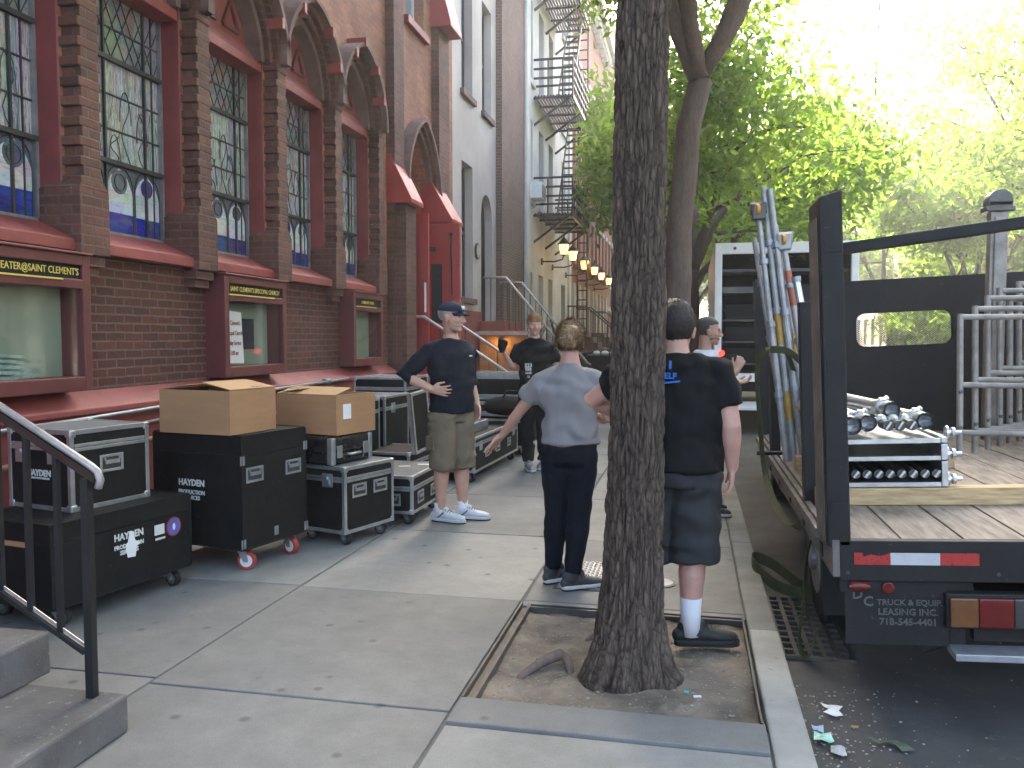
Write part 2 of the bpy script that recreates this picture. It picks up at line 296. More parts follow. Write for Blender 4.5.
# stained glass: streaks of colour, blue lower lights
def glassmat(name, stops, sc=(9, 9, 2.2), rough=0.22):
    m, nt, p = newmat(name)
    v = coords(nt, 'World', sc)
    f = noise_out(nt, v, 1.6, 5, 0.7, 1.2)
    out = ramp(nt, f, stops)
    vo = nt.nodes.new('ShaderNodeTexVoronoi'); vo.inputs['Scale'].default_value = 1.3; nt.links.new(v, vo.inputs['Vector'])
    out = mixc(nt, 0.45, out, mixc(nt, 1.0, out, vo.outputs['Color'], 'SOFT_LIGHT'))
    hs = nt.nodes.new('ShaderNodeHueSaturation'); hs.inputs['Saturation'].default_value = 0.62 if 'blue' not in name else 1.1; hs.inputs['Value'].default_value = 1.3; nt.links.new(out, hs.inputs['Color'])
    nt.links.new(hs.outputs[0], p.inputs['Base Color']); p.inputs['Roughness'].default_value = rough
    bump(nt, p, f, 0.4, 0.006); return m
M['glass_streak'] = glassmat('glass_streak', [(0.3, (0.05, 0.055, 0.06)), (0.42, (0.14, 0.155, 0.17)), (0.50, (0.36, 0.38, 0.40)), (0.57, (0.13, 0.145, 0.17)), (0.68, (0.24, 0.24, 0.27)), (0.8, (0.07, 0.065, 0.09))], (16, 16, 1.7))
M['glass_grey'] = glassmat('glass_grey', [(0.25, (0.07, 0.075, 0.08)), (0.5, (0.17, 0.175, 0.185)), (0.8, (0.09, 0.09, 0.11))], (4, 4, 4))
M['glass_blue'] = glassmat('glass_blue', [(0.25, (0.02, 0.028, 0.10)), (0.5, (0.05, 0.062, 0.20)), (0.8, (0.09, 0.10, 0.19))], (3, 3, 8))
M['glass_pale'] = glassmat('glass_pale', [(0.25, (0.12, 0.17, 0.28)), (0.5, (0.38, 0.43, 0.48)), (0.8, (0.2, 0.22, 0.38))], (5, 5, 9))
M['glass_dark'] = glassmat('glass_dark', [(0.25, (0.03, 0.05, 0.06)), (0.5, (0.07, 0.10, 0.12)), (0.8, (0.04, 0.05, 0.09))], (6, 6, 10))
m, nt, p = newmat('clear_pane'); M['clear_pane'] = m
p.inputs['Base Color'].default_value = (0.9, 0.95, 0.93, 1); p.inputs['Roughness'].default_value = 0.03; p.inputs['Transmission Weight'].default_value = 0.0
nt.nodes.remove(p)
tr = nt.nodes.new('ShaderNodeBsdfTransparent'); gl = nt.nodes.new('ShaderNodeBsdfGlossy'); gl.inputs['Roughness'].default_value = 0.04
mx = nt.nodes.new('ShaderNodeMixShader'); mx.inputs[0].default_value = 0.07; nt.links.new(tr.outputs[0], mx.inputs[1]); nt.links.new(gl.outputs[0], mx.inputs[2])
nt.links.new(mx.outputs[0], nt.nodes['Material Output'].inputs['Surface'])

# ------------------------------------------------------------ mesh helpers
class MB:
    def __init__(s): s.v = []; s.f = []; s.mi = []; s.cur = 0
    def add(s, vs, fs):
        o = len(s.v); s.v += [tuple(v) for v in vs]; s.f += [tuple(i + o for i in f) for f in fs]; s.mi += [s.cur] * len(fs); return s
    def box(s, x0, x1, y0, y1, z0, z1, mat=None):
        vs = [(x0, y0, z0), (x1, y0, z0), (x1, y1, z0), (x0, y1, z0), (x0, y0, z1), (x1, y0, z1), (x1, y1, z1), (x0, y1, z1)]
        if mat is not None: vs = [mat @ Vector(v) for v in vs]
        return s.add(vs, [(0, 3, 2, 1), (4, 5, 6, 7), (0, 1, 5, 4), (1, 2, 6, 5), (2, 3, 7, 6), (3, 0, 4, 7)])
    def bar(s, a, b, w, h=None, up=(0, 0, 1)):
        a = Vector(a); b = Vector(b); h = h or w; t = (b - a).normalized(); up = Vector(up)
        if abs(t.dot(up)) > 0.98: up = Vector((1, 0, 0))
        u = t.cross(up).normalized(); v = u.cross(t)
        vs = []
        for q in (a, b):
            for i, j in ((-1, -1), (1, -1), (1, 1), (-1, 1)): vs.append(q + u * (w / 2 * i) + v * (h / 2 * j))
        return s.add(vs, [(0, 1, 2, 3), (7, 6, 5, 4), (0, 4, 5, 1), (1, 5, 6, 2), (2, 6, 7, 3), (3, 7, 4, 0)])
    def loft(s, pts, rad, side=(1, 0, 0), n=16, caps='round', closed=False):
        pts = [Vector(p) for p in pts]; side = Vector(side)
        rr = [(r, r) if not isinstance(r, (tuple, list)) else tuple(r) for r in rad]
        fr = []
        for i, p in enumerate(pts):
            a = pts[max(i - 1, 0)]; b = pts[min(i + 1, len(pts) - 1)]; t = (b - a).normalized()
            u = side - t * side.dot(t)
            if u.length < 1e-3: u = Vector((0, 1, 0)) - t * t.y
            u.normalize(); side = u if len(pts) > 2 else side
            fr.append((p, t, u, t.cross(u), rr[i]))
        rings = []
        def ring(p, u, v, ra, rb): rings.append([p + u * (ra * math.cos(2 * PI * k / n)) + v * (rb * math.sin(2 * PI * k / n)) for k in range(n)])
        p, t, u, v, r = fr[0]
        if caps == 'round':
            m_ = min(r)
            for a in (80, 55, 28): ring(p - t * m_ * math.sin(R(a)), u, v, r[0] * math.cos(R(a)), r[1] * math.cos(R(a)))
        for p, t, u, v, r in fr: ring(p, u, v, r[0], r[1])
        if caps == 'round':
            m_ = min(r)
            for a in (28, 55, 80): ring(p + t * m_ * math.sin(R(a)), u, v, r[0] * math.cos(R(a)), r[1] * math.cos(R(a)))
        vs = [q for rg in rings for q in rg]; fs = []
        for i in range(len(rings) - 1):
            for k in range(n): fs.append((i * n + k, i * n + (k + 1) % n, (i + 1) * n + (k + 1) % n, (i + 1) * n + k))
        if caps != 'none': fs.append(tuple(range(n - 1, -1, -1))); fs.append(tuple((len(rings) - 1) * n + k for k in range(n)))
        return s.add(vs, fs)
    def tube(s, pts, r, n=10): return s.loft(pts, [r] * len(pts), n=n, caps='flat')
    def cyl(s, a, b, r, n=20, r2=None):
        a = Vector(a); b = Vector(b); t = (b - a).normalized(); u = t.orthogonal().normalized()
        return s.loft([a, b], [r, r2 if r2 is not None else r], side=u, n=n, caps='flat')
    def ball(s, c, r, rot=None, n=18, k=12):
        if not isinstance(r, (tuple, list)): r = (r, r, r)
        vs = []; fs = []; c = Vector(c)
        for i in range(k + 1):
            th = PI * (i + 0.02) / (k + 0.04)
            for j in range(n):
                ph = 2 * PI * j / n
                q = Vector((r[0] * math.sin(th) * math.cos(ph), r[1] * math.sin(th) * math.sin(ph), r[2] * math.cos(th)))
                if rot is not None: q = rot @ q
                vs.append(c + q)
        for i in range(k):
            for j in range(n): fs.append((i * n + j, (i + 1) * n + j, (i + 1) * n + (j + 1) % n, i * n + (j + 1) % n))
        fs.append(tuple(range(n))); fs.append(tuple(k * n + j for j in range(n - 1, -1, -1)))
        return s.add(vs, fs)
    def prism(s, poly, axis, a, b):
        """poly in the two other axes (in order), extruded along axis from a to b"""
        def P(u, v, w): return {'x': (w, u, v), 'y': (u, w, v), 'z': (u, v, w)}[axis]
        n = len(poly); vs = [P(u, v, a) for u, v in poly] + [P(u, v, b) for u, v in poly]
        fs = [tuple(range(n)), tuple(range(2 * n - 1, n - 1, -1))] + [(i, i + n, (i + 1) % n + n, (i + 1) % n) for i in range(n)]
        return s.add(vs, fs)
    def quad(s, *q): return s.add(q, [tuple(range(len(q)))])
    def build(s, name, mat, parent=None, smooth=False, bevel=0.0, xf=None, fix=True, loc=None):
        me = bpy.data.meshes.new(name); me.from_pydata(s.v, [], s.f)
        mats = mat if isinstance(mat, (list, tuple)) else [mat]
        for q in mats: me.materials.append(M[q] if isinstance(q, str) else q)
        if len(mats) > 1: me.polygons.foreach_set('material_index', s.mi)
        if fix:
            bm = bmesh.new(); bm.from_mesh(me); bmesh.ops.recalc_face_normals(bm, faces=bm.faces); bm.to_mesh(me); bm.free()
        if xf is not None: me.transform(xf)
        o = bpy.data.objects.new(name, me); COL.objects.link(o)
        if parent is not None: o.parent = parent
        if loc is not None: o.location = loc
        if smooth: me.shade_smooth() if hasattr(me, 'shade_smooth') else [setattr(p, 'use_smooth', True) for p in me.polygons]
        if bevel > 0:
            b = o.modifiers.new('bevel', 'BEVEL'); b.width = bevel; b.segments = 2; b.limit_method = 'ANGLE'; b.angle_limit = R(40)
        return o
def props(o, label=None, cat=None, group=None, kind=None):
    if label: o['label'] = label
    if cat: o['category'] = cat
    if group: o['group'] = group
    if kind: o['kind'] = kind
    return o
def thing(name, label, cat, loc=(0, 0, 0), rz=0.0, group=None, rot=None):
    o = bpy.data.objects.new(name, None); o.empty_display_size = 0.1; COL.objects.link(o)
    o.location = loc; o.rotation_euler = rot if rot else (0, 0, rz)
    return props(o, label, cat, group)
def node(name, parent, loc=(0, 0, 0), rot=(0, 0, 0)):
    o = bpy.data.objects.new(name, None); o.empty_display_size = 0.05; COL.objects.link(o); o.parent = parent; o.location = loc; o.rotation_euler = rot; return o
def copy_tree(o, parent=None):
    c = o.copy(); COL.objects.link(c); c.parent = parent
    for ch in list(o.children): copy_tree(ch, c)
    return c
def text(name, body, size, mat, parent, o, right, up, align='CENTER', bold=0.012, extrude=0.0012, squeeze=1.0, spacing=1.0, shear=0):
    cu = bpy.data.curves.new(name, 'FONT'); cu.body = body; cu.size = size; cu.align_x = align; cu.align_y = 'CENTER'
    cu.offset = bold * size; cu.extrude = extrude; cu.space_line = spacing; cu.resolution_u = 2; cu.shear = shear
    ob = bpy.data.objects.new('tmp', cu); COL.objects.link(ob)
    dg = bpy.context.evaluated_depsgraph_get(); me = bpy.data.meshes.new_from_object(ob.evaluated_get(dg))
    bpy.data.objects.remove(ob); me.name = name
    right = Vector(right).normalized(); up = Vector(up).normalized(); n = right.cross(up)
    mt = Matrix(((right.x * squeeze, up.x, n.x, o[0]), (right.y * squeeze, up.y, n.y, o[1]), (right.z * squeeze, up.z, n.z, o[2]), (0, 0, 0, 1)))
    me.transform(mt); me.materials.clear(); me.materials.append(M[mat])
    t = bpy.data.objects.new(name, me); COL.objects.link(t); t.parent = parent; return t
def remesh(mb, name, mat, parent, voxel=0.008, smooth=4, fold=None, mods=()):
    o = mb.build(name, mat, None)
    r = o.modifiers.new('r', 'REMESH'); r.mode = 'VOXEL'; r.voxel_size = voxel
    if smooth:
        s_ = o.modifiers.new('s', 'SMOOTH'); s_.iterations = smooth; s_.factor = 0.5
    dg = bpy.context.evaluated_depsgraph_get(); me = bpy.data.meshes.new_from_object(o.evaluated_get(dg))
    old = o.data; o.modifiers.clear(); o.data = me; bpy.data.meshes.remove(old)
    if not me.materials: me.materials.append(M[mat])
    if fold:
        nv = [v.normal.copy() for v in me.vertices]
        for v, nr in zip(me.vertices, nv): v.co += nr * fold(v.co, nr)
    me.polygons.foreach_set('use_smooth', [True] * len(me.polygons))
    o.parent = parent; me.name = name; return o

# ------------------------------------------------------------ ground, road, pavement, kerb
KX0, KX1, RZ = 0.31, 0.46, -0.13
def road_z(x): return RZ + 0.035 * (min(x, 5.0) - KX1) - (0.035 * (x - 5.0) if x > 5 else 0)
mb = MB(); mb.box(-400, 400, -200, 600, -0.6, -0.4); props(mb.build('ground', 'ground'), kind='structure')
mb = MB(); xs = [KX1 - 0.1, KX1, 1, 2, 3.5, 5, 6.5, 8, 9.3, 9.6]
for i in range(len(xs) - 1):
    a, b = xs[i], xs[i + 1]
    mb.quad((a, -12, road_z(a)), (b, -12, road_z(b)), (b, 260, road_z(b)), (a, 260, road_z(a)))
props(mb.build('road', 'asphalt'), kind='structure')
colsX = {0: (-4.34, -2.33), 1: (-2.315, -0.945), 2: (-0.93, KX0 - 0.008)}
joints = {0: [-6, -3, -1.2, 0.25, 1.75, 3.27, 4.70, 6.27, 7.80, 9.3, 10.8, 12.3], 1: [-6, -3, -1.2, 0.3, 1.75, 3.21, 4.68, 6.25, 7.8, 9.3, 10.8, 12.3], 2: [-6, -3, -1.2, 0.3, 1.7, 3.10, 3.34, 4.60, 4.70, 6.2, 7.80, 9.3, 10.8, 12.3]}
mb = MB(); tones = []
for c, (x0, x1) in colsX.items():
    js = joints[c] + [12.3 + 1.5 * k for k in range(1, 60)]
    for a, b in zip(js[:-1], js[1:]):
        if c == 2 and abs(a - 3.34) < 0.01: continue
        dz = rnd.uniform(-0.002, 0.002); g = 0.006
        if c == 2 and abs(a - 3.10) < 0.01: dz = 0.012
        mb.box(x0 + g * 0.5, x1, a + g, b - g, -0.12, dz); tones += [rnd.random()] * 6
o = mb.build('sidewalk', 'concrete', fix=False, bevel=0.005)
at = o.data.attributes.new('tone', 'FLOAT', 'FACE'); at.data.foreach_set('value', tones); props(o, kind='structure')
mb = MB(); mb.box(-4.34, KX0, -6, 100, -0.2, -0.014)
mb2 = MB()
# joint filler sits below the slabs, open over the tree pit
for (x0, x1, y0, y1) in ((-4.34, -0.93, -6, 100), (-0.93, KX0, -6, 3.30), (-0.93, KX0, 4.64, 100)): mb2.box(x0, x1, y0, y1, -0.115, -0.010)
props(mb2.build('pavement', 'concrete_dark'), kind='structure')
mb = MB()
for a, b in ((-6, 1.6), (1.6, 4.47)): mb.box(KX0 + 0.002, KX1, a + 0.004, b - 0.004, -0.3, 0.004)
props(mb.build('kerb', 'granite', bevel=0.012), kind='structure')
mb = MB()
for a, b in ((4.47, 6.4), (6.4, 8.6), (8.6, 11), (11, 14), (14, 17), (17, 20), (20, 100)): mb.box(KX0 + 0.002, KX1, a + 0.004, b - 0.004, -0.3, -0.004)
props(mb.build('kerb', 'granite_dark', bevel=0.012), kind='structure')
mb = MB(); mb.box(9.6, 14.2, -6, 100, -0.3, 0.0); props(mb.build('sidewalk', 'concrete_dark'), kind='structure')
mb = MB(); mb.box(9.44, 9.6, -6, 100, -0.3, 0.004); props(mb.build('kerb', 'granite'), kind='structure')
# tree pit soil
mb = MB(); nx, ny = 120, 130
def soil(x, y):
    d = math.hypot(x + 0.24, y - 3.78)
    e = 0.028 * max(0, 1 - d / 0.55) ** 1.5
    return -0.030 + e + 0.016 * noise.noise(Vector((x * 5, y * 5, 0))) + 0.009 * noise.noise(Vector((x * 17, y * 17, 3))) + 0.004 * noise.noise(Vector((x * 45, y * 45, 3)))
for j in range(ny + 1):
    for i in range(nx + 1):
        x = -0.925 + 1.23 * i / nx; y = 3.305 + 1.33 * j / ny; mb.v.append((x, y, soil(x, y)))
for j in range(ny):
    for i in range(nx):
        a = j * (nx + 1) + i; mb.f.append((a, a + 1, a + nx + 2, a + nx + 1)); mb.mi.append(0)
props(mb.build('soil', 'dirt', smooth=True), kind='structure')
mb = MB(); vs = []
for k in range(520):
    x = rnd.uniform(-0.9, 0.29); y = rnd.uniform(3.32, 4.6); r = rnd.uniform(0.002, 0.006) * (1.6 if rnd.random() < .08 else 1)
    mb.ball((x, y, soil(x, y) + r * 0.5), (r, r * rnd.uniform(.6, 1), r * .6), n=6, k=4)
props(mb.build('pebbles', simple('pebble', (0.33, 0.30, 0.25), 0.9, var=0.5, scale=40)), 'small pale pebbles and grit scattered over the soil of the tree pit', 'pebbles', kind='stuff')
f = thing('tree_pit_frame', 'rusty steel edging frame round the square soil pit of the big tree', 'tree pit edging', (0, 0, 0))
mb = MB(); mb.box(-0.928, -0.918, 3.34, 4.62, -0.05, 0.012); mb.box(-0.885, -0.868, 3.34, 4.62, -0.05, 0.006); mb.box(-0.918, -0.885, 3.342, 4.618, -0.05, -0.014)
mb.build('edging_rail', simple('rusty_edge', (0.13, 0.11, 0.09), 0.7, 0.2, var=0.4, scale=9), f)
mb = MB(); mb.box(-0.868, 0.285, 4.60, 4.608, -0.05, 0.010); mb.box(-0.868, 0.285, 4.57, 4.585, -0.05, 0.004); mb.build('edging_rail', 'steel_dark', f)
mb = MB(); mb.box(0.286, 0.294, 3.34, 4.62, -0.05, 0.012); mb.build('edging_rail', 'steel_dark', f)

# utility covers in the pavement
def cover(name, label, x, y, w, l, mat):
    t = thing(name, label, 'utility cover', (x, y, 0.002))
    mb = MB(); mb.box(-w / 2 - 0.02, w / 2 + 0.02, -l / 2 - 0.02, l / 2 + 0.02, -0.02, 0.0); mb.build('cover_rim', 'steel_dark', t)
    mb = MB(); n = int(w / 0.028); k = int(l / 0.028)
    mb.box(-w / 2, w / 2, -l / 2, l / 2, -0.015, 0.003)
    for i in range(n):
        for j in range(k):
            cx = -w / 2 + 0.014 + i * 0.028; cy = -l / 2 + 0.014 + j * 0.028
            s_ = 0.010
            if (i + j) % 2: mb.box(cx - s_, cx + s_, cy - 0.004, cy + 0.004, 0.003, 0.008)
            else: mb.box(cx - 0.004, cx + 0.004, cy - s_, cy + s_, 0.003, 0.008)
    mb.build('cover_plate', mat, t); return t
cover('utility_cover', 'raised tread steel utility cover in the pavement right behind the woman in jeans', -0.60, 5.28, 0.36, 0.62, 'alu_dull')
t = thing('utility_cover', 'small round iron utility cover in the pavement beyond the tree', 'utility cover', (-0.18, 5.2, 0.002))
mb = MB(); mb.cyl((0, 0, -0.01), (0, 0, 0.006), 0.09, 24); mb.build('cover_plate', 'alu_dull', t)
mb = MB(); mb.cyl((0, 0, -0.01), (0, 0, 0.003), 0.11, 24); mb.build('cover_rim', 'steel_dark', t)
# storm drain grate in the gutter
t = thing('storm_drain', 'black iron storm drain grate in the gutter behind the flatbed truck', 'drain grate', (0.485, 4.42, RZ + 0.006))
mb = MB(); W, L = 0.34, 1.0
mb.box(-0.01, W + 0.01, -0.01, L + 0.01, -0.02, 0.0); mb.build('drain_pit', 'dark_inside', t)
mb = MB(); nxg, nyg = 5, 11
for i in range(nxg + 1): mb.box(i * W / nxg - 0.011, i * W / nxg + 0.011, 0, L, 0.001, 0.02)
for j in range(nyg + 1): mb.box(-0.011, W + 0.011, j * L / nyg - 0.011, j * L / nyg + 0.011, 0.0015, 0.0185)
mb.build('grate', 'steel_dark', t)

# ------------------------------------------------------------ facades
def facade(y0, y1, z0, z1, x, ops, s=1, depth=0.12, back=None):
    """wall sheet at X=x facing s, with openings (ya, yb, za, fn/zb); returns MB with reveals"""
    mb = MB(); cuts = {y0, y1}
    O = []
    for op in ops:
        ya, yb, za, top = op[:4]; cuts.add(ya); cuts.add(yb)
        if callable(top):
            for k in range(1, 16): cuts.add(ya + (yb - ya) * k / 16)
            fn = top
        else: fn = (lambda y, t=top: t)
        O.append((ya, yb, za, fn))
    cs = sorted(cuts)
    for a, b in zip(cs[:-1], cs[1:]):
        if b - a < 1e-6: continue
        mid = (a + b) / 2; inn = sorted([o for o in O if o[0] < mid < o[1]], key=lambda o: o[2])
        lo = (z0, z0)
        e = 1e-5
        for ya, yb, za, fn in inn:
            if za > lo[0] + e: mb.quad((x, a, lo[0]), (x, b, lo[1]), (x, b, za), (x, a, za))
            ta, tb = fn(max(a, ya + e)), fn(min(b, yb - e))
            mb.quad((x, a, ta), (x, b, tb), (x - s * depth, b, tb), (x - s * depth, a, ta))
            mb.quad((x, a, za), (x, b, za), (x - s * depth, b, za), (x - s * depth, a, za))
            lo = (ta, tb)
        mb.quad((x, a, lo[0]), (x, b, lo[1]), (x, b, z1), (x, a, z1))
    for ya, yb, za, fn in O:
        for y, e in ((ya, 1e-5), (yb, -1e-5)): mb.quad((x, y, za), (x, y, fn(y + e)), (x - s * depth, y, fn(y + e)), (x - s * depth, y, za))
    return mb
def lancet(yc, a, zs, h, off=0.0):
    Rr = (a * a + h * h) / (2 * a)
    def fn(y):
        d = (Rr - off) ** 2 - (abs(y - yc) + Rr - a) ** 2
        return zs + math.sqrt(max(d, 0))
    return fn
def arch(yc, a, zs): return lambda y: zs + math.sqrt(max(a * a - (y - yc) ** 2, 0))
def sash(parent, x, s, ya, yb, za, zb, frame='win_frame', pane='window_glass', rec=0.12, sill='pale_stone', lintel=None, mid=True):
    xx = x - s * rec
    w = MB(); w.box(min(xx, xx - s * .02), max(xx, xx - s * .02), ya, yb, za, zb); wo_ = w.build('window', pane, parent)
    fmb = MB(); t = 0.05; xf0, xf1 = sorted((xx + s * 0.002, xx + s * 0.035))
    fmb.box(xf0, xf1, ya, ya + t, za, zb); fmb.box(xf0, xf1, yb - t, yb, za, zb)
    fmb.box(xf0, xf1, ya + t, yb - t, za, za + t); fmb.box(xf0, xf1, ya + t, yb - t, zb - t, zb)
    if mid: fmb.box(xf0, xf1 , ya + t, yb - t, (za + zb) / 2 - 0.025, (za + zb) / 2 + 0.025)
    fmb.build('window_frame', frame, wo_)
    if sill:
        a_, b_ = sorted((x - s * 0.03, x + s * 0.08)); q = MB(); q.box(a_, b_, ya - 0.08, yb + 0.08, za - 0.12, za - 0.003); q.build('sill', sill, wo_, bevel=0.008)
    if lintel:
        a_, b_ = sorted((x - s * 0.03, x + s * 0.04)); q = MB(); q.box(a_, b_, ya - 0.1, yb + 0.1, zb + 0.003, zb + 0.2); q.build('lintel', lintel, wo_, bevel=0.008)
    return wo_

# ------------------------------------------------------------ the church
ch = thing('church', 'red brick church with pointed stained glass windows and maroon sills on the left', 'church')
XW = -4.30
NP = 7; P = 1.43
piers = [(5.15 + P * k, 5.37 + P * k) for k in range(-2, 5)]       # fronts of the brick piers
bays = [(piers[k][1], piers[k + 1][0]) for k in range(6)]           # six window bays
ZS = 4.30
ops = []
for a, b in bays:
    yc = (a + b) / 2; ops.append((yc - 0.6, yc + 0.6, 2.16, lancet(yc, 0.70, ZS, 0.88, 0.10)))
LOW = 1.10
mb = facade(-1.0, 11.56, LOW, 2.16, XW, [], depth=0.1)
mb.build('wall', 'brick_dark', ch)
mb = facade(-1.0, 11.56, 2.16, 12.5, XW, ops, depth=0.14); mb.build('wall', 'brick_orange', ch)
# doorway part of the wall
ydc = 12.85
ops2 = [(12.2, 13.5, 0.95, lancet(ydc, 0.80, 3.75, 1.15, 0.15)), (12.45, 13.35, 6.4, 8.6)]
mb = facade(11.56, 15.0, 0.0, 12.5, XW - 0.002, ops2, depth=0.25); mb.build('wall', 'brick_orange', ch)
mb = MB(); mb.box(-16, XW - 0.6, -1, 15, 0, 12.4); mb.build('body', 'brick_brown', ch)
mb = MB(); mb.prism([(-16, 12.4), (XW + 0.1, 12.4), (-10, 16)], 'y', -1, 15); mb.build('roof', 'brownstone', ch)
mb = MB(); mb.box(XW - 0.6, XW - 0.01, 14.9, 14.998, 0, 12.4); mb.build('end_wall', 'brick_brown', ch)
# painted plinth with sloping ledge
mb = MB(); mb.box(-4.5, -4.17, -1, 11.5, 0, 0.98); mb.prism([(-4.5, 1.13), (-4.299, 1.13), (-4.12, 1.02), (-4.12, 0.975), (-4.5, 0.975)], 'y', -1, 11.5)
mb.build('plinth', 'red_paint', ch, bevel=0.01)
# piers
def pier(y0, y1, k):
    mb = MB()
    mb.box(-4.45, -4.152, y0 + 0.028, y1 - 0.012, 2.5, ZS + 0.35)
    z = 2.58; 
    while z < ZS - 0.1:
        mb.box(-4.46, -4.1505, y0, y1, z, z + 0.066); z += 0.136
    mb.box(-4.47, -4.145, y0, y1, ZS - 0.07, ZS + 0.02)
    mb.box(-4.47, -4.140, y0 - 0.03, y1 + 0.05, 2.10, 2.56)
    mb.box(-4.47, -4.175, y0 - 0.01, y1 + 0.03, 2.02, 2.10)
    mb.box(-4.47, -4.21, y0 + 0.01, y1 + 0.01, 1.95, 2.02)
    mb.prism([(y0 - 0.03, 2.56), (y1 + 0.05, 2.56), (y1, 2.62), (y0, 2.62)], 'x', -4.46, -4.142)
    mb.build('pier', 'brick_pier', ch, bevel=0.006)
for k, (a, b) in enumerate(piers): pier(a, b, k)
def ring_band(yc, a, h, o0, o1, x0, x1, zs=ZS, n=14):
    """pointed band between offsets o0 (outer) and o1 (inner), x0 back, x1 front"""
    Rr = (a * a + h * h) / (2 * a); mb = MB(); pts = []
    for off in (o0, o1):
        c = []
        r_ = Rr - off; th = math.acos(max(-1, min(1, (Rr - a) / r_)))
        for i in range(n + 1):
            t = th * i / n; c.append((-(r_ * math.cos(t) - (Rr - a)), r_ * math.sin(t)))
        for i in range(n - 1, -1, -1):
            t = th * i / n; c.append(((r_ * math.cos(t) - (Rr - a)), r_ * math.sin(t)))
        pts.append([(yc + y, zs + z) for y, z in c])
    A, B = pts
    for i in range(len(A) - 1):
        q = [A[i], A[i + 1], B[i + 1], B[i]]
        mb.quad(*[(x1, y, z) for y, z in q])
        mb.quad((x1, *A[i]), (x1, *A[i + 1]), (x0, *A[i + 1]), (x0, *A[i]))
        mb.quad((x1, *B[i]), (x1, *B[i + 1]), (x0, *B[i + 1]), (x0, *B[i]))
    return mb
for bi, (a, b) in enumerate(bays):
    yc = (a + b) / 2; wr_ = random.Random(40 + bi)
    ring_band(yc, 0.715, 0.90, -0.05, 0.0, -4.31, -4.06).build('hood_mould', 'brownstone', ch)
    ring_band(yc, 0.715, 0.90, 0.002, 0.075, -4.31, -4.14).build('arch_ring', 'brick_pier', ch)
    ring_band(yc, 0.715, 0.90, 0.077, 0.145, -4.31, -4.20).build('arch_ring', 'brick_pier', ch)
    ring_band(yc, 0.715, 0.90, 0.147, 0.215, -4.47, -4.26).build('arch_ring', 'brownstone', ch)
    for dy, dz in ((-0.36, 0.72), (0.36, 0.72), (-0.06, 0.95), (0.56, 0.38)):
        q = MB(); q.box(-4.32, -4.035, yc + dy - 0.03, yc + dy + 0.03, ZS + dz - 0.07, ZS + dz + 0.04); q.build('hood_block', 'red_paint', ch, bevel=0.008)
    # the window: tympanum, transom, reveal boards, glass, leading
    tm = MB(); Lf = lancet(yc, 0.70, ZS, 0.88, 0.19)
    n = 16
    for i in range(n):
        ya = yc - 0.508 + 1.016 * i / n; yb = yc - 0.508 + 1.016 * (i + 1) / n
        tm.quad((-4.43, ya, 4.40), (-4.43, yb, 4.40), (-4.43, yb, Lf(min(yb, yc + 0.507))), (-4.43, ya, Lf(max(ya, yc - 0.507))))
    tym = tm.build('tympanum', 'red_paint', ch)
    q = MB()
    for dy in (-0.2, 0.2):
        w = 0.035; 
        for s_ in (-1, 1): q.bar((-4.415, yc + dy + s_ * 0.14, 4.52), (-4.415, yc + dy, 4.78), w, 0.03, up=(1, 0, 0))
        q.bar((-4.415, yc + dy - 0.14, 4.52), (-4.415, yc + dy + 0.14, 4.52), w, 0.03, up=(1, 0, 0))
    q.build('tracery', 'maroon', tym)
    q = MB(); q.prism([(-4.52, 4.47), (-4.44, 4.47), (-4.30, 4.28), (-4.30, 4.20), (-4.52, 4.20)], 'y', a + 0.03, b - 0.03); q.build('transom', 'red_paint', ch, bevel=0.006)
    W0, W1, Z0, Z1 = a + 0.075, b - 0.015, 2.33, 4.21
    win = MB()
    win.cur = 0; win.box(-4.515, -4.505, W0, W1, 2.92, 3.70)
    win.cur = 1; win.box(-4.515, -4.505, W0, W1, 3.70, Z1)
    win.cur = 4; win.box(-4.515, -4.505, W0, W1, Z0, 2.92)
    g = win.build('window', ['glass_streak', 'glass_grey', 'glass_blue', 'glass_pale', 'glass_dark'], ch)
    # lower lights: blue fields with pale upper part and a round blue medallion
    gw = MB(); ww = (W1 - W0)
    for j in range(3):
        ya = W0 + 0.06 + j * (ww - 0.08) / 3; yb = ya + (ww - 0.08) / 3 - 0.02; ym = (ya + yb) / 2; hw = (yb - ya) / 2
        gw.cur = 0; gw.box(-4.505, -4.500, ya, yb, Z0 + 0.03, zk := 2.55 + wr_.uniform(-.06, .08))
        gw.cur = 1; gw.box(-4.505, -4.500, ya, yb, zk + .002, 2.68)
        gw.cur = 1; gw.prism([(ya, 2.682), (yb, 2.682), (ym + hw * .6, 2.80), (ym, 2.87), (ym - hw * .6, 2.80)], 'x', -4.505, -4.500)
        if wr_.random() < .65: gw.cur = wr_.choice([0, 0, 2]); gw.cyl((-4.504, ym, 2.76), (-4.497, ym, 2.76), hw * wr_.uniform(.45, .6), 20)
    gw.build('coloured_light', ['glass_blue', 'glass_pale', 'glass_dark'], g)
    # iron bars and lead
    fr_ = MB()
    for z in (2.90, 3.70): fr_.box(-4.50, -4.465, W0, W1, z - 0.018, z + 0.018)
    for z in (3.16, 3.43, 3.95): fr_.box(-4.503, -4.492, W0, W1, z - 0.006, z + 0.006)
    for t_ in (0.36, 0.80): fr_.box(-4.500, -4.480, W0 + ww * t_ - 0.009, W0 + ww * t_ + 0.009, Z0, Z1)
    fr_.box(-4.502, -4.490, W0 + ww * 0.90 - 0.005, W0 + ww * 0.90 + 0.005, Z0, Z1)
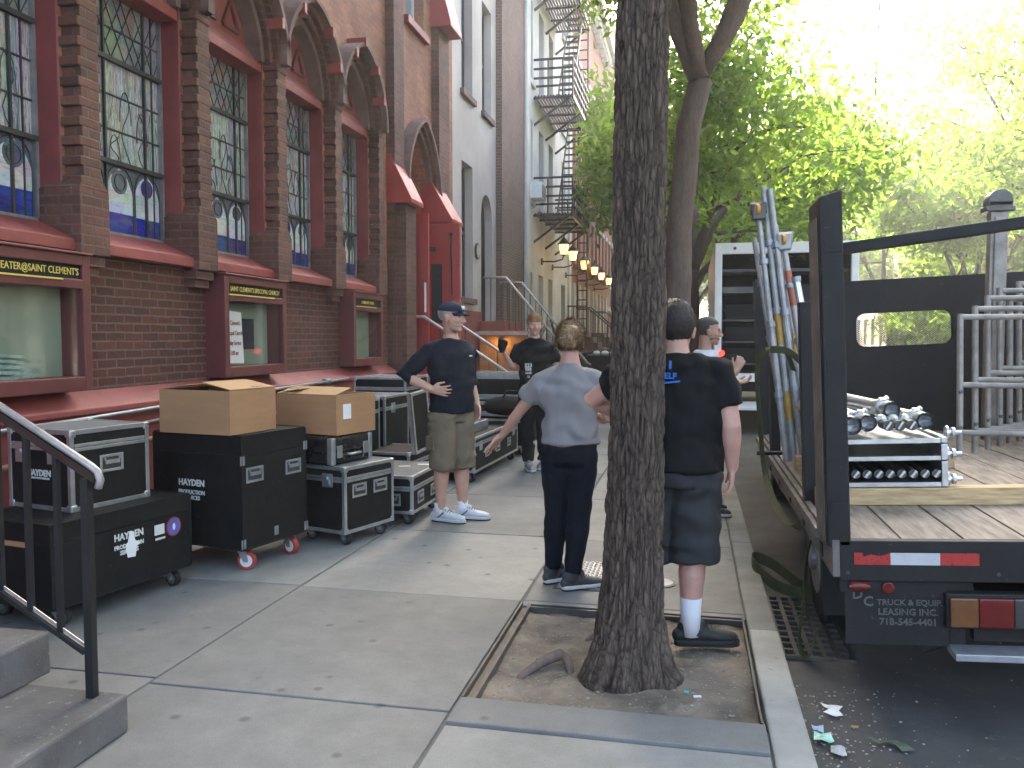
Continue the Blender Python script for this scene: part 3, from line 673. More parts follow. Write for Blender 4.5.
    for j in range(3):
        ya = W0 + 0.06 + j * (ww - 0.08) / 3; yb = ya + (ww - 0.08) / 3 - 0.02; ym = (ya + yb) / 2
        for s_ in (-1, 1):
            pts = [(-4.494, ym + s_ * (yb - ya) / 2 * math.cos(t) ** 0.8, 2.68 + 0.2 * math.sin(t)) for t in [PI / 2 * i / 7 * 0.999 for i in range(8)]]
            fr_.tube(pts, 0.006, 5); fr_.cyl((-4.494, ym + s_ * (yb - ya) / 2, Z0), (-4.494, ym + s_ * (yb - ya) / 2, 2.68), 0.006, 6)
        for k_ in range(12):
            t = 2 * PI * k_ / 12; t2 = 2 * PI * (k_ + 1) / 12; r_ = 0.065
            fr_.cyl((-4.492, ym + r_ * math.cos(t), 2.76 + r_ * math.sin(t)), (-4.492, ym + r_ * math.cos(t2), 2.76 + r_ * math.sin(t2)), 0.004, 4)
    # diamond and figure leading above
    y_ = W0
    for i in range(-3, 9):
        ya = W0 + i * 0.13 + wr_.uniform(-.03, .03)
        for s_ in (-1, 1):
            y1_, z1_, y2_, z2_ = ya, 3.72, ya + s_ * 0.26, 4.20
            lo, hi = max(min(y1_, y2_), W0), min(max(y1_, y2_), W1)
            if hi - lo < 0.02: continue
            f_ = lambda y: z1_ + (z2_ - z1_) * (y - y1_) / (y2_ - y1_)
            fr_.bar((-4.498, lo, f_(lo)), (-4.498, hi, f_(hi)), 0.006, 0.006)
    for j, (yy, hz) in enumerate([(q_ + wr_.uniform(-.07, .07), h_ + wr_.uniform(-.2, .06)) for q_, h_ in ((0.18, 3.55), (0.36, 3.3), (0.52, 3.6), (0.68, 3.5))]):
        pts = [(-4.498, W0 + yy * ww / 0.85 + 0.05 * math.sin(i * 0.9 + j), 2.93 + (hz - 2.93) * i / 8) for i in range(9)]
        fr_.tube(pts, 0.004, 4)
        pts = [(-4.498, W0 + yy * ww / 0.85 + 0.07 * math.cos(t), hz - 0.25 + 0.25 * math.sin(t)) for t in [PI * i / 8 for i in range(9)]]
        fr_.tube(pts, 0.004, 4)
    fr_.build('leading', 'lead_grey', g)
    q = MB(); q.box(-4.52, -4.47, W1 - 0.025, W1 + 0.0, Z0, Z1); q.box(-4.52, -4.47, W0, W1, Z0 - 0.0, Z0 + 0.022); q.build('window_frame', 'alu_dull', g)
    for e0, e1 in ((b - 0.014, b + 0.05), (a - 0.05, a + 0.07)): q = MB(); q.box(-4.53, -4.303, e0, e1, 2.2, 4.3); q.build('reveal_board', 'maroon_light', ch, bevel=0.006)
    q = MB(); q.prism([(-4.53, 2.33), (-4.46, 2.33), (-4.185, 2.20), (-4.185, 2.12), (-4.53, 2.12)], 'y', a + 0.055, b - 0.035); q.build('sill', 'red_paint', ch, bevel=0.006)
# tall shafts, buttresses with red caps, doorway
mb = MB(); mb.box(-4.4, -4.17, 11.56, 11.98, 1.1, 12.5); mb.build('shaft', 'brick_pier', ch, bevel=0.006)
mb = MB(); mb.box(-4.4, -4.17, 13.75, 14.35, 1.1, 12.5); mb.build('shaft', 'brick_pier', ch, bevel=0.006)
def buttress(y0, y1, xf, zt, name='buttress'):
    mb = MB(); mb.box(-4.4, xf, y0, y1, 0, zt); b_ = mb.build(name, 'brick_pier', ch, bevel=0.008)
    q = MB(); q.prism([(-4.4, zt + 0.66), (-4.24, zt + 0.66), (xf + 0.1, zt + 0.02), (xf + 0.1, zt - 0.04), (-4.4, zt - 0.04)], 'y', y0 - 0.05, y1 + 0.05); q.build('cap', 'red_bright', b_, bevel=0.01)
buttress(11.60, 12.05, -4.02, 3.48); buttress(13.5, 14.1, -3.97, 3.45)
q = MB(); q.prism([(-4.4, 7.7), (-4.2, 7.7), (-3.95, 6.75), (-3.95, 6.68), (-4.4, 6.68)], 'y', 13.7, 14.4); q.build('cap', 'red_bright', ch, bevel=0.01)
ring_band(ydc, 0.80, 1.15, 0.0, 0.07, -4.31, -4.16, 3.75).build('arch_ring', 'brick_pier', ch)
ring_band(ydc, 0.80, 1.15, 0.072, 0.15, -4.31, -4.22, 3.75).build('arch_ring', 'brownstone', ch)
ring_band(ydc, 0.80, 1.15, -0.06, -0.002, -4.31, -4.10, 3.75).build('hood_mould', 'brownstone', ch)
d = MB(); d.box(-4.62, -4.56, 12.2, 13.5, 0.95, 4.8); d.build('door_panel', 'red_bright', ch)
d = MB(); d.box(-4.35, -3.93, 12.35, 12.41, 0.92, 3.40); do = d.build('door', 'red_bright', ch, bevel=0.006)
q = MB()
for xx in (-4.30, -4.12): q.box(xx, xx + 0.012, 12.338, 12.352, 1.0, 3.35)
q.build('door_moulding', 'maroon', do)
q = MB(); q.box(-3.99, -3.965, 12.325, 12.352, 1.9, 2.35); q.build('notice', 'white_paper', do)
d = MB(); d.box(-4.30, -3.72, 13.38, 13.45, 0.92, 3.38); do = d.build('door', 'red_bright', ch, bevel=0.006)
q = MB(); q.box(-4.20, -4.02, 13.365, 13.382, 1.75, 2.72); q.build('door_window', 'window_glass', do)
q = MB(); q.tube([(-3.86, 13.36, 3.2), (-3.86, 13.34, 2.9), (-3.84, 13.34, 2.2)], 0.012, 6); q.ball((-3.86, 13.345, 3.2), 0.035); q.box(-4.22, -4.12, 13.33, 13.38, 2.93, 3.0); q.build('door_fittings', 'iron', do)
sash(ch, XW - 0.002, 1, 12.45, 13.35, 6.4, 8.6, frame='win_white', pane='pale_glass', rec=0.2, sill='red_paint', mid=True)

# display cases
def notice_case(label, y0, y1, title, tsize, poster, grp='glazed notice boxes on the church wall', tcol='gold'):
    t = thing('notice_box', label, 'notice box', (-4.30, (y0 + y1) / 2, 1.15), 0, grp)
    h = 0.93; w = (y1 - y0) / 2; D = 0.20; b_ = 0.075
    mb = MB(); mb.box(-0.02, D, -w, -w + b_, 0, h); mb.box(-0.02, D, w - b_, w, 0, h); mb.box(-0.02, D + 0.002, -w + b_, w - b_, 0, b_ * 1.3)
    mb.box(-0.02, D + 0.002, -w + b_, w - b_, h - 0.07, h); mb.box(-0.02, D + 0.001, -w + b_, w - b_, h - 0.23, h - 0.165)
    mb.box(-0.02, D + 0.02, -w - 0.01, w + 0.01, h + 0.0005, h + 0.02)
    mb.build('frame', 'maroon', t, bevel=0.006)
    mb = MB(); mb.box(-0.015, 0.015, -w + b_, w - b_, b_, h - 0.2); mb.build('back_panel', 'green_felt', t)
    mb = MB(); mb.box(0.02, D - 0.02, -w + b_, w - b_, h - 0.165, h - 0.07); hb = mb.build('header', 'black_paint', t)
    text('title', title, tsize, tcol, hb, (D - 0.018, 0.0 if poster != 'items' else 0.40, h - 0.118), (0, 1, 0), (0, 0, 1), squeeze=0.85, bold=0.004)
    mb = MB(); mb.box(D - 0.035, D - 0.030, -w + b_, w - b_, b_ * 1.3, h - 0.23); mb.build('glass', 'clear_pane', t)
    mb = MB(); mb.box(D - 0.02, D + 0.012, -w + b_ - 0.012, w - b_ - 0.2, h - 0.178, h - 0.168); mb.build('trim', 'gold', t)
    if poster == 'paper':
        mb = MB(); mb.prism([(-w + 0.09, 0.13), (-w + 0.42, 0.12), (-w + 0.38, 0.60), (-w + 0.09, 0.62)], 'x', 0.135, 0.138); po = mb.build('poster', 'white_paper', t)
        text('poster_text', "St. Clement's\nEpiscopal Church\nSunday Service\n11:00 am", 0.062, 'red_tape', po, (0.140, -w + 0.24, 0.36), (0, 1, 0), (0, 0, 1), squeeze=0.7, spacing=1.5, bold=0.005)
        mb = MB(); mb.box(0.02, 0.023, w - 0.62, w - 0.36, 0.25, 0.55); mb.build('photo_print', 'window_glass', t)
    if poster == 'items':
        mb = MB()
        for k in range(5):
            mb.bar((0.05 + 0.01 * k, -0.5 + 0.02 * k, 0.30 - 0.035 * k), (0.05 + 0.01 * k, 0.42 - 0.03 * k, 0.24 - 0.035 * k), 0.012, 0.02)
        mb.prism([(-0.55, 0.10), (0.5, 0.10), (0.55, 0.14), (-0.1, 0.30), (-0.55, 0.34)], 'x', 0.03, 0.045)
        mb.build('leaflets', simple('leaflet', (0.30, 0.42, 0.36), 0.4, var=0.4, scale=14), t)
    return t
notice_case("widest maroon notice box with the gold theater title, nearest the camera", 3.42, 5.15, "THEATER@SAINT CLEMENT'S", 0.066, 'items')
notice_case('maroon notice box with a paper service poster inside, above the cardboard boxes', 6.88, 8.06, "SAINT CLEMENT'S EPISCOPAL CHURCH", 0.062, 'paper')
notice_case('smallest maroon notice box with empty green back, right of the poster one', 9.84, 10.86, "COMMUNITY NEWS", 0.055, 'none')
# conduit along the plinth
mb = MB(); mb.tube([(-4.09, 2.6, 0.94), (-4.09, 4.9, 0.95), (-4.09, 6.9, 0.99), (-4.09, 9.6, 1.01)], 0.016, 8); mb.ball((-4.09, 6.9, 0.99), (0.03, 0.05, 0.03)); mb.box(-4.12, -4.06, 8.95, 9.05, 0.98, 1.04)
mb.tube([(-4.13, 5.0, 0.6), (-4.13, 5.02, 0.78), (-4.13, 5.15, 0.84), (-4.13, 6.5, 0.88)], 0.013, 8)
props(mb.build('conduit', 'alu_dull', smooth=True), 'thin grey electrical conduit running along the maroon church plinth', 'conduit')
mb = MB(); mb.tube([(-4.10, 2.6, 0.70), (-4.10, 11.0, 0.78)], 0.022, 8)
props(mb.build('pipe', simple('rust_pipe', (0.30, 0.14, 0.08), 0.6, var=0.3, scale=10), smooth=True), 'rusty orange pipe running low behind the stacked road cases', 'pipe')

# ------------------------------------------------------------ houses beyond the church
def body(parent, x, y0, y1, h, s, mat, depth=12):
    a, b = sorted((x - s * 0.35, x - s * depth)); mb = MB(); mb.box(a, b, y0 + 0.01, y1 - 0.01, 0, h - 0.02); mb.build('body', mat, parent)
    # parapet and roof
    a, b = sorted((x + s * 0.0, x - s * depth)); mb = MB(); mb.box(a, b, y0 + 0.005, y1 - 0.005, h - 0.02, h + 0.05); mb.build('roof', 'brownstone', parent)
def endwalls(parent, x, y0, y1, h, s, mat):
    mb = MB()
    a, b = sorted((x - s * 0.001, x - s * 0.36)); mb.box(a, b, y0 + 0.0, y0 + 0.02, 0, h - 0.03); mb.box(a, b, y1 - 0.02, y1, 0, h - 0.03); mb.build('end_wall', mat, parent)
# grey stucco house: Y 15.0 - 18.85
gh = thing('townhouse', 'grey stucco townhouse with an arched doorway right beside the church', 'house')
X = -4.38
wins = [(15.9, 16.75, 2.3, 4.95), (15.9, 16.75, 6.3, 8.6), (17.55, 18.4, 6.3, 8.6), (15.9, 16.75, 9.8, 11.9), (17.55, 18.4, 9.8, 11.9)]
door = (17.45, 18.45, 1.85, arch(17.95, 0.5, 4.1))
facade(15.0, 18.85, 0, 13.0, X, wins + [door], depth=0.22).build('wall', 'grey_stucco', gh)
mb = MB(); mb.box(X - 0.3, X + 0.03, 15.0, 17.4, 0.0, 2.05); mb.build('base', 'red_stone', gh)
endwalls(gh, X - .02, 15.0, 18.85, 13, 1, 'grey_stucco'); body(gh, X, 15.0, 18.85, 13, 1, 'grey_stucco')
for w in wins: sash(gh, X, 1, w[0], w[1], w[2], w[3], rec=0.2, pane='pale_glass' if w[2] > 5 else 'window_glass', sill='brownstone')
mb = MB(); mb.box(X - 0.22, X - 0.17, 17.45, 18.45, 1.85, 4.6); mb.build('door', 'black_paint', gh)
for z in (1.6, 2.6, 3.6, 5.4, 7.4, 9.4):
    pass
mb = MB(); mb.cyl((X, 17.05, 3.3), (X + 0.04, 17.05, 3.3), 0.17, 24); pl = mb.build('plaque', 'steel_dark', gh)
mb = MB(); mb.cyl((X + 0.04, 17.05, 3.3), (X + 0.046, 17.05, 3.3), 0.13, 24); mb.build('plaque_face', 'grey_stucco', pl)
# brown brick pier building
bh = thing('townhouse', 'narrow brown brick house end between the grey and cream houses', 'house')
X = -4.36
facade(18.85, 21.75, 0, 14, X + 0.12, [], depth=0.1).build('wall', 'brick_brown', bh)
endwalls(bh, X + 0.12, 18.85, 21.75, 14, 1, 'brick_brown'); body(bh, X, 18.85, 21.75, 14, 1, 'brick_brown')
mb = MB(); mb.tube([(X + 0.15, 21.5, 0.1), (X + 0.15, 21.5, 13.5)], 0.05, 8); mb.build('drainpipe', 'pale_stone', bh)
# cream house with fire escape Y 21.75 - 30.5
wh = thing('apartment_building', 'cream painted apartment house carrying the black fire escape', 'building')
X = -4.30
ys = [(22.2, 22.95), (23.9, 24.7), (25.6, 26.4), (28.2, 29.1)]
zr = [(1.5, 3.3), (5.2, 7.4), (8.4, 10.7), (11.5, 13.5), (14.2, 15.6)]
wins = [(a, b, z0, z1) for (z0, z1) in zr for (a, b) in ys]
facade(21.75, 30.5, 0, 16.5, X, wins, depth=0.25).build('wall', 'cream', wh)
endwalls(wh, X - .02, 21.75, 30.5, 16.5, 1, 'cream'); body(wh, X, 21.75, 30.5, 16.5, 1, 'cream')
for w in wins: sash(wh, X, 1, *w, rec=0.22, sill='cream')
mb = MB()
for y in (21.78, 29.7): mb.box(X - 0.02, X + 0.07, y, y + 0.5, 0, 16.2)
mb.build('pilaster', 'cream', wh)
t = thing('air_conditioner', 'pale window air conditioner sticking out of the cream house', 'air conditioner', (X, 22.58, 5.2))
mb = MB(); mb.box(-0.1, 0.38, -0.33, 0.33, 0.02, 0.45); mb.build('casing', 'white_plastic', t, bevel=0.01)
mb = MB()
for k in range(8): mb.box(0.381, 0.388, -0.28, 0.28, 0.06 + k * 0.045, 0.08 + k * 0.045)
mb.build('grille', 'steel_dark', t)
# fire escape
fe = thing('fire_escape', 'black iron fire escape with balconies and ladders on the cream house', 'fire escape', (0, 0, 0))
Y0, Y1, XF = 23.1, 26.9, -3.22
def fbar(mb, a, b, w=0.035): mb.bar(a, b, w * 1.5, w * 1.5)
lev = [4.9, 8.1, 11.2, 14.0]
for li, z in enumerate(lev):
    mb = MB()
    for k in range(13): x = X + 0.05 + (XF - X - 0.08) * k / 12; mb.box(x - 0.026, x + 0.026, Y0, Y1, z, z + 0.04)
    for y in (Y0, Y0 + 0.95, Y0 + 1.9, Y0 + 2.85, Y1): mb.box(X, XF, y - 0.025, y + 0.025, z - 0.06, z - 0.002)
    mb.box(XF - 0.03, XF + 0.02, Y0, Y1, z - 0.08, z + 0.05); pf = mb.build('platform', 'iron', fe)
    mb = MB()
    for h in (0.28, 0.5, 0.75, 1.0):
        fbar(mb, (XF, Y0, z + h), (XF, Y1, z + h)); fbar(mb, (X, Y0, z + h), (XF, Y0, z + h)); fbar(mb, (X, Y1, z + h), (XF, Y1, z + h))
    for k in range(9): y = Y0 + (Y1 - Y0) * k / 8; fbar(mb, (XF, y, z), (XF, y, z + 1.0), 0.025)
    for x in (X + 0.4, X + 0.8): fbar(mb, (x, Y0, z), (x, Y0, z + 1.0), 0.025); fbar(mb, (x, Y1, z), (x, Y1, z + 1.0), 0.025)
    mb.build('railing', 'iron', fe)
    for y in (Y0 + 0.05, Y0 + 1.9, Y1 - 0.05):
        mb = MB(); fbar(mb, (X, y, z - 0.75), (XF - 0.1, y, z - 0.05), 0.04); mb.build('bracket', 'iron', fe)
for li in range(3):
    z0, z1 = lev[li], lev[li + 1]; mb = MB()
    for xx in (-3.75, -3.35): mb.bar((xx, Y0 + 0.7, z0 + 0.02), (xx, Y0 + 3.0, z1 + 0.02), 0.03, 0.12)
    for k in range(1, 14):
        t_ = k / 14; y = Y0 + 0.7 + 2.3 * t_; z = z0 + (z1 - z0) * t_; mb.box(-3.75, -3.35, y - 0.08, y + 0.08, z - 0.01, z + 0.015)
    mb.build('stair', 'iron', fe)
mb = MB()
for xx in (-3.55, -3.25): fbar(mb, (xx, Y1 - 0.15, 1.6), (xx, Y1 - 0.15, 14.2), 0.03)
for k in range(40): fbar(mb, (-3.55, Y1 - 0.15, 1.8 + k * 0.3), (-3.25, Y1 - 0.15, 1.8 + k * 0.3), 0.022)
mb.build('ladder', 'iron', fe)
# red brick row beyond
def rowhouse(label, y0, y1, h, wall, x=-4.3, s=1, floors=None, nb=3, w=0.95, trim='pale_stone', frame='win_white', corn='pale_stone', pane='pale_glass', name='townhouse'):
    t = thing(name, label, 'house'); nb = max(2, int(nb)); floors = floors or [(0.9, 2.9), (4.2, 6.4), (7.3, 9.3), (10.1, 11.9)]
    floors = [f for f in floors if f[1] < h - 0.5]
    wins = []
    for z0, z1 in floors:
        for k in range(nb):
            yc = y0 + (y1 - y0) * (k + 0.5) / nb; wins.append((yc - w / 2, yc + w / 2, z0, z1))
    facade(y0, y1, 0, h, x, wins, s=s, depth=0.2).build('wall', wall, t)
    endwalls(t, x - s * .02, y0, y1, h, s, wall); body(t, x, y0, y1, h, s, wall)
    for q in wins: sash(t, x, s, *q, rec=0.17, frame=frame, pane=pane, sill=trim, lintel=trim)
    mb = MB()
    a, b = sorted((x - s * 0.1, x + s * 0.5)); mb.box(a, b, y0 + 0.02, y1 - 0.02, h - 0.2, h + 0.2)
    a, b = sorted((x - s * 0.1, x + s * 0.3)); mb.box(a, b, y0 + 0.02, y1 - 0.02, h - 0.5, h - 0.202)
    n = int((y1 - y0) / 0.6)
    for k in range(n):
        yy = y0 + 0.3 + (y1 - y0 - 0.6) * k / max(1, n - 1); a, b = sorted((x, x + s * 0.26)); mb.box(a, b, yy - 0.07, yy + 0.07, h - 0.85, h - 0.502)
    mb.build('cornice', corn, t, bevel=0.01)
    return t
rr_ = rowhouse('salmon brick row house with white trimmed windows right beyond the cream house', 30.6, 42.5, 15.5, 'brick_salmon', nb=8, w=0.8)
mb = MB(); mb.box(-4.28, -4.10, 30.65, 42.45, 6.8, 7.1); mb.build('string_course', 'red_stone', rr_)
mb = MB(); n = 9
for k in range(n):
    y = 30.7 + (11.7) * k / (n - 1); mb.box(-4.29, -4.16, y - 0.16, y + 0.16, 0, 3.5)
mb.build('shopfront_pilaster', 'pale_stone', rr_)
rowhouse('taller salmon brick row house, second beyond the cream house', 42.6, 54, 17, 'brick_salmon', nb=7, w=0.9)
rowhouse('tan brick house at the far end of the left row', 54.1, 75, 16, 'brick_tan', nb=9)
rowhouse('far brown brick house ending the left side of the street', 75.1, 110, 15, 'brick_brown', nb=12)
# flower box ledge
mb = MB(); mb.box(-4.25, -3.7, 30.7, 42.0, 4.05, 4.2)
lg = props(mb.build('awning', 'red_stone'), 'shallow red ledge with planting over the restaurant front', 'ledge')

# wall lanterns
def lantern(label, y, z, glow, grp='lit wall lanterns over the restaurant front'):
    t = thing('wall_lantern', label, 'wall lantern', (-4.12, y, z), 0, grp)
    mb = MB(); mb.tube([(-0.1, 0, -0.35), (0.25, 0, -0.36), (0.48, 0, -0.30), (0.52, 0, -0.18)], 0.022, 8); mb.cyl((-0.13, 0, -0.35), (-0.09, 0, -0.35), 0.1, 16); mb.build('bracket', 'iron', t)
    mb = MB(); mb.loft([(0.52, 0, -0.16), (0.52, 0, 0.12)], [0.09, 0.145], n=6, caps='flat'); mb.build('glass_body', glow, t)
    mb = MB(); mb.loft([(0.52, 0, 0.122), (0.52, 0, 0.16), (0.52, 0, 0.28), (0.52, 0, 0.33)], [0.19, 0.17, 0.07, 0.02], n=6, caps='flat'); mb.ball((0.52, 0, 0.36), 0.03)
    mb.loft([(0.52, 0, -0.2), (0.52, 0, -0.162)], [0.05, 0.1], n=6, caps='flat')
    for k in range(6):
        a = PI / 3 * k; mb.bar((0.52 + 0.092 * math.cos(a), 0.092 * math.sin(a), -0.16), (0.52 + 0.149 * math.cos(a), 0.149 * math.sin(a), 0.12), 0.012)
    mb.build('lantern_frame', 'iron', t)
    if glow != 'none':
        l = bpy.data.lights.new('lamp_light', 'POINT'); l.energy = 1.5; l.color = (1, 0.6, 0.25); l.shadow_soft_size = 0.08
        lo = bpy.data.objects.new('lamp_light', l); COL.objects.link(lo); lo.parent = t; lo.location = (0.75, 0, -0.05)
for i, (y, z, gl) in enumerate(((24.1, 4.05, 'lamp_glow'), (26.0, 4.04, 'lamp_glow'), (28.9, 4.0, 'lamp_glow'), (31.9, 4.03, 'lamp_glow'), (34.4, 4.0, 'lamp_pink'), (37.6, 4.0, 'lamp_glow'))):
    lab = ['lit lantern half hidden under the fire escape, leftmost of the row', 'largest lit lantern in full view, next right of the half hidden one', 'yellow lit lantern third from the left in the row', 'yellow lit lantern just left of the pinkish one', 'pinkish lit lantern among the yellow ones in the row', 'lit lantern closest to the tree trunk, rightmost of the row'][i]
    lantern(lab, y, z, gl)

# stoops: a flight rising towards the wall (-X) with iron rails
def stoop(label, y0, y1, xtop, xbot, h, mat, rail, nsteps=7, rails=(0, 1), balus=True, flat=0.5, rail_h=0.9, raillab=None):
    t = thing('stoop', label, 'stoop', (0, 0, 0)); mb = MB()
    mb.box(-4.30, xtop, y0, y1, 0, h); run = (xbot - xtop) / nsteps
    for k in range(nsteps):
        z = h * (nsteps - 1 - k) / nsteps
        if z < 0.02: continue
        mb.box(xtop + run * k + 0.001, xtop + run * (k + 1), y0 + 0.001 * k, y1 - 0.001 * k, 0, z + h / nsteps * 0.0)
    mb.build('steps', mat, t, bevel=0.01)
    for i in rails:
        y = (y0 + 0.04) if i == 0 else (y1 - 0.04); mb = MB()
        mb.tube([(-4.25, y, h + rail_h), (xtop, y, h + rail_h), (xbot - 0.05, y, rail_h + 0.05), (xbot + 0.03, y, rail_h)], 0.024, 8); q = mb.build('handrail', rail, t, smooth=True)
        mb = MB(); n = 16 if balus else 4
        for k in range(n):
            x = -4.2 + (xbot - 0.05 + 4.2) * k / (n - 1); f_ = 0 if x < xtop else (x - xtop) / (xbot - xtop); zb = h * (1 - f_)
            mb.box(x - 0.009, x + 0.009, y - 0.009, y + 0.009, max(0, zb - 0.15), zb + rail_h)
        mb.build('balusters', 'iron', q)
    return t
stoop('red painted stoop with pale handrails below the red church door', 12.0, 13.5, -3.9, -2.5, 0.92, 'red_stone', 'rail_worn', 6, balus=False)
stoop('high red stone stoop with black iron balusters at the grey townhouse', 17.0, 18.7, -3.75, -2.2, 1.85, 'red_stone', 'rail_worn', 10)
stoop('stone stoop with black curved railings at the salmon brick house', 29.3, 31.0, -3.6, -1.6, 1.7, 'brownstone', 'iron', 9)
stoop('second black railed stoop farther down the salmon brick row', 36.0, 37.8, -3.6, -1.6, 1.7, 'brownstone', 'iron', 9)
# area railings
def area_rail(label, x, y0, y1, h=1.0):
    t = thing('area_railing', label, 'railing', (0, 0, 0)); mb = MB()
    n = int((y1 - y0) / 0.13)
    for k in range(n + 1): y = y0 + (y1 - y0) * k / n; mb.box(x - 0.009, x + 0.009, y - 0.009, y + 0.009, 0, h); mb.ball((x, y, h + 0.02), 0.02, n=6, k=4)
    mb.build('bars', 'iron', t)
    mb = MB(); mb.bar((x, y0, h - 0.08), (x, y1, h - 0.08), 0.03, 0.02); mb.bar((x, y0, 0.12), (x, y1, 0.12), 0.03, 0.02); mb.build('rail', 'iron', t)
area_rail('black iron area railing between the stoops in front of the cream house', -2.6, 19.0, 29.0, 1.1)
area_rail('black iron area railing far down in front of the salmon brick row', -2.4, 31.3, 35.8, 1.1)
# dark hoardings/planters at the far pavement
t = thing('planter_box', 'dark planter box with white items standing on it beyond the woman', 'planter', (-1.9, 22.0, 0))
mb = MB(); mb.box(-0.7, 0.7, -0.4, 0.4, 0, 1.05); mb.build('box', 'black_paint', t, bevel=0.02)
mb = MB()
for k in range(5): mb.ball((-0.5 + k * 0.22, -0.1, 1.10), (0.10, 0.14, 0.07), n=8, k=5)
mb.build('contents', 'white_plastic', t, smooth=True)
# amber lit cellar entrance beside the church stoop: lamp on a wooden panel
t = thing('wooden_hatch', 'amber lit wooden hatch beside the stoop behind the bearded man', 'hatch', (-3.4, 15.2, 0))
mb = MB()
for k in range(6): mb.box(-0.45 + k * 0.155, -0.45 + k * 0.155 + 0.15, 0, 0.04, 0.0, 1.55)
mb.build('boards', simple('warm_wood', (0.24, 0.12, 0.05), 0.7, var=0.3, scale=8), t)
mb = MB(); mb.prism([(-0.02, 1.6), (-0.02, 1.63), (-0.22, 1.56), (-0.22, 1.53)], 'x', -0.5, 0.5); mb.build('canopy', 'brownstone', t)
wl = thing('cellar_lamp', 'small lit bulb lamp on the wooden hatch behind the bearded man', 'lamp', (-3.42, 15.12, 1.42))
mb = MB(); mb.ball((0, 0, 0), 0.05); mb.build('bulb', 'bulb_glow', wl, smooth=True)
mb = MB(); mb.loft([(0, 0, 0.05), (0, 0, 0.09)], [0.06, 0.03], n=12, caps='flat'); mb.build('cap', 'iron', wl)
l = bpy.data.lights.new('lamp_light', 'POINT'); l.energy = 0.6; l.color = (1, 0.6, 0.2); l.shadow_soft_size = 0.05
lo = bpy.data.objects.new('lamp_light', l); COL.objects.link(lo); lo.parent = wl; lo.location = (0, -0.12, -0.02)
# carved horse head on a post
t = thing('horse_head_sculpture', 'brown and white horse head sculpture on a post before the cream house', 'sculpture', (-3.38, 20.2, 0.15))
t.scale = (0.72, 0.72, 0.8)
mb = MB(); mb.cyl((0, 0, 0), (0, 0, 1.35), 0.16, 14); mb.cyl((0, 0, 1.35), (0, 0, 1.42), 0.22, 14); mb.build('post', simple('brown_post', (0.11, 0.05, 0.03), 0.6), t)
mb = MB(); mb.loft([(0.12, 0, 1.45), (0.08, 0, 1.7), (0.02, 0, 1.95), (-0.04, 0, 2.12)], [(.17, .12), (.15, .10), (.12, .085), (.09, .07)], side=(1, 0, 0))
mb.loft([(0.0, 0, 2.1), (-0.14, 0, 1.98), (-0.30, 0, 1.78), (-0.34, 0, 1.72)], [.10, .09, .06, .055]); 
for s_ in (-1, 1): mb.loft([(0.0, s_ * 0.05, 2.15), (0.01, s_ * 0.06, 2.3)], [0.03, 0.01])
remesh(mb, 'horse_head', simple('horse_hide', (0.30, 0.17, 0.10), 0.6, var=0.2, scale=4, col2=(0.5, 0.46, 0.42)), t, 0.015, 3)
mb = MB(); mb.loft([(0.05, 0, 2.2), (0.14, 0, 2.0), (0.2, 0, 1.7), (0.24, 0, 1.5)], [.04, .05, .05, .03]); mb.build('mane', 'hair_black', t, smooth=True)

# ------------------------------------------------------------ the stoop at the near left
t = thing('theater_steps', 'worn grey concrete entrance steps at the lower left of the pavement', 'steps', (0, 0, 0))
mb = MB(); mb.box(-4.15, -2.105, 0.6, 2.79, 0, 0.15); mb.build('step', 'step_conc', t, bevel=0.012)
mb = MB(); mb.box(-4.15, -2.54, 0.4, 2.90, 0.1505, 0.325); mb.build('step', 'step_conc', t, bevel=0.012)
mb = MB(); mb.box(-4.15, -2.96, 0.2, 2.88, 0.3255, 0.50); mb.build('step', 'step_conc', t, bevel=0.012)
hr = thing('step_handrail', 'black iron handrail with worn bright top rail on the near steps', 'handrail', (0, 0, 0))
Yr = 2.73
def rz_(x, z0, z1): return z0 + (z1 - z0) * (x + 2.16) / (-2.59 + 2.16)
mb = MB(); xs_ = [-3.4, -2.16]
mb.loft([(-3.4, Yr, rz_(-3.4, 1.02, 1.26)), (-2.19, Yr, 1.035), (-2.165, Yr, 1.015), (-2.155, Yr, 0.985), (-2.165, Yr, 0.955)], [(0.017, 0.013)] * 5, side=(0, 1, 0), n=12, caps='flat'); mb.build('top_rail', 'rail_worn', hr, smooth=True)
mb = MB(); mb.bar((-3.4, Yr, rz_(-3.4, 0.985, 1.225)), (-2.17, Yr, 0.99), 0.030, 0.03, up=(0, 1, 0)); mb.build('top_bar', 'iron_brown', hr)
mb = MB(); mb.bar((-3.4, Yr, 0.985), (-2.235, Yr, 0.325), 0.018, 0.035, up=(0, 1, 0)); q = mb.build('bottom_rail', 'iron', hr)
mb = MB(); mb.bar((-3.4, Yr, 1.0015 + 0.003), (-2.235, Yr, 0.3465), 0.012, 0.004, up=(0, 1, 0)); mb.build('bottom_rail_top', 'rail_worn', q)
mb = MB(); mb.box(-2.232, -2.20, Yr - 0.016, Yr + 0.016, 0.15, 0.99); mb.build('post', 'iron', hr)
for x in (-2.345, -2.475, -2.605, -2.735, -2.865, -2.995, -3.125, -3.255):
    mb = MB(); zb = 0.325 + (x + 2.235) * (-0.66 / 1.165); zt = rz_(x, 0.98, 1.22); mb.box(x - 0.010, x + 0.010, Yr - 0.010, Yr + 0.010, zb, zt); mb.build('baluster', 'iron', hr)
mb = MB(); mb.box(-3.38, -3.35, Yr - 0.016, Yr + 0.016, 0.5, 1.65); mb.build('post', 'iron', hr)

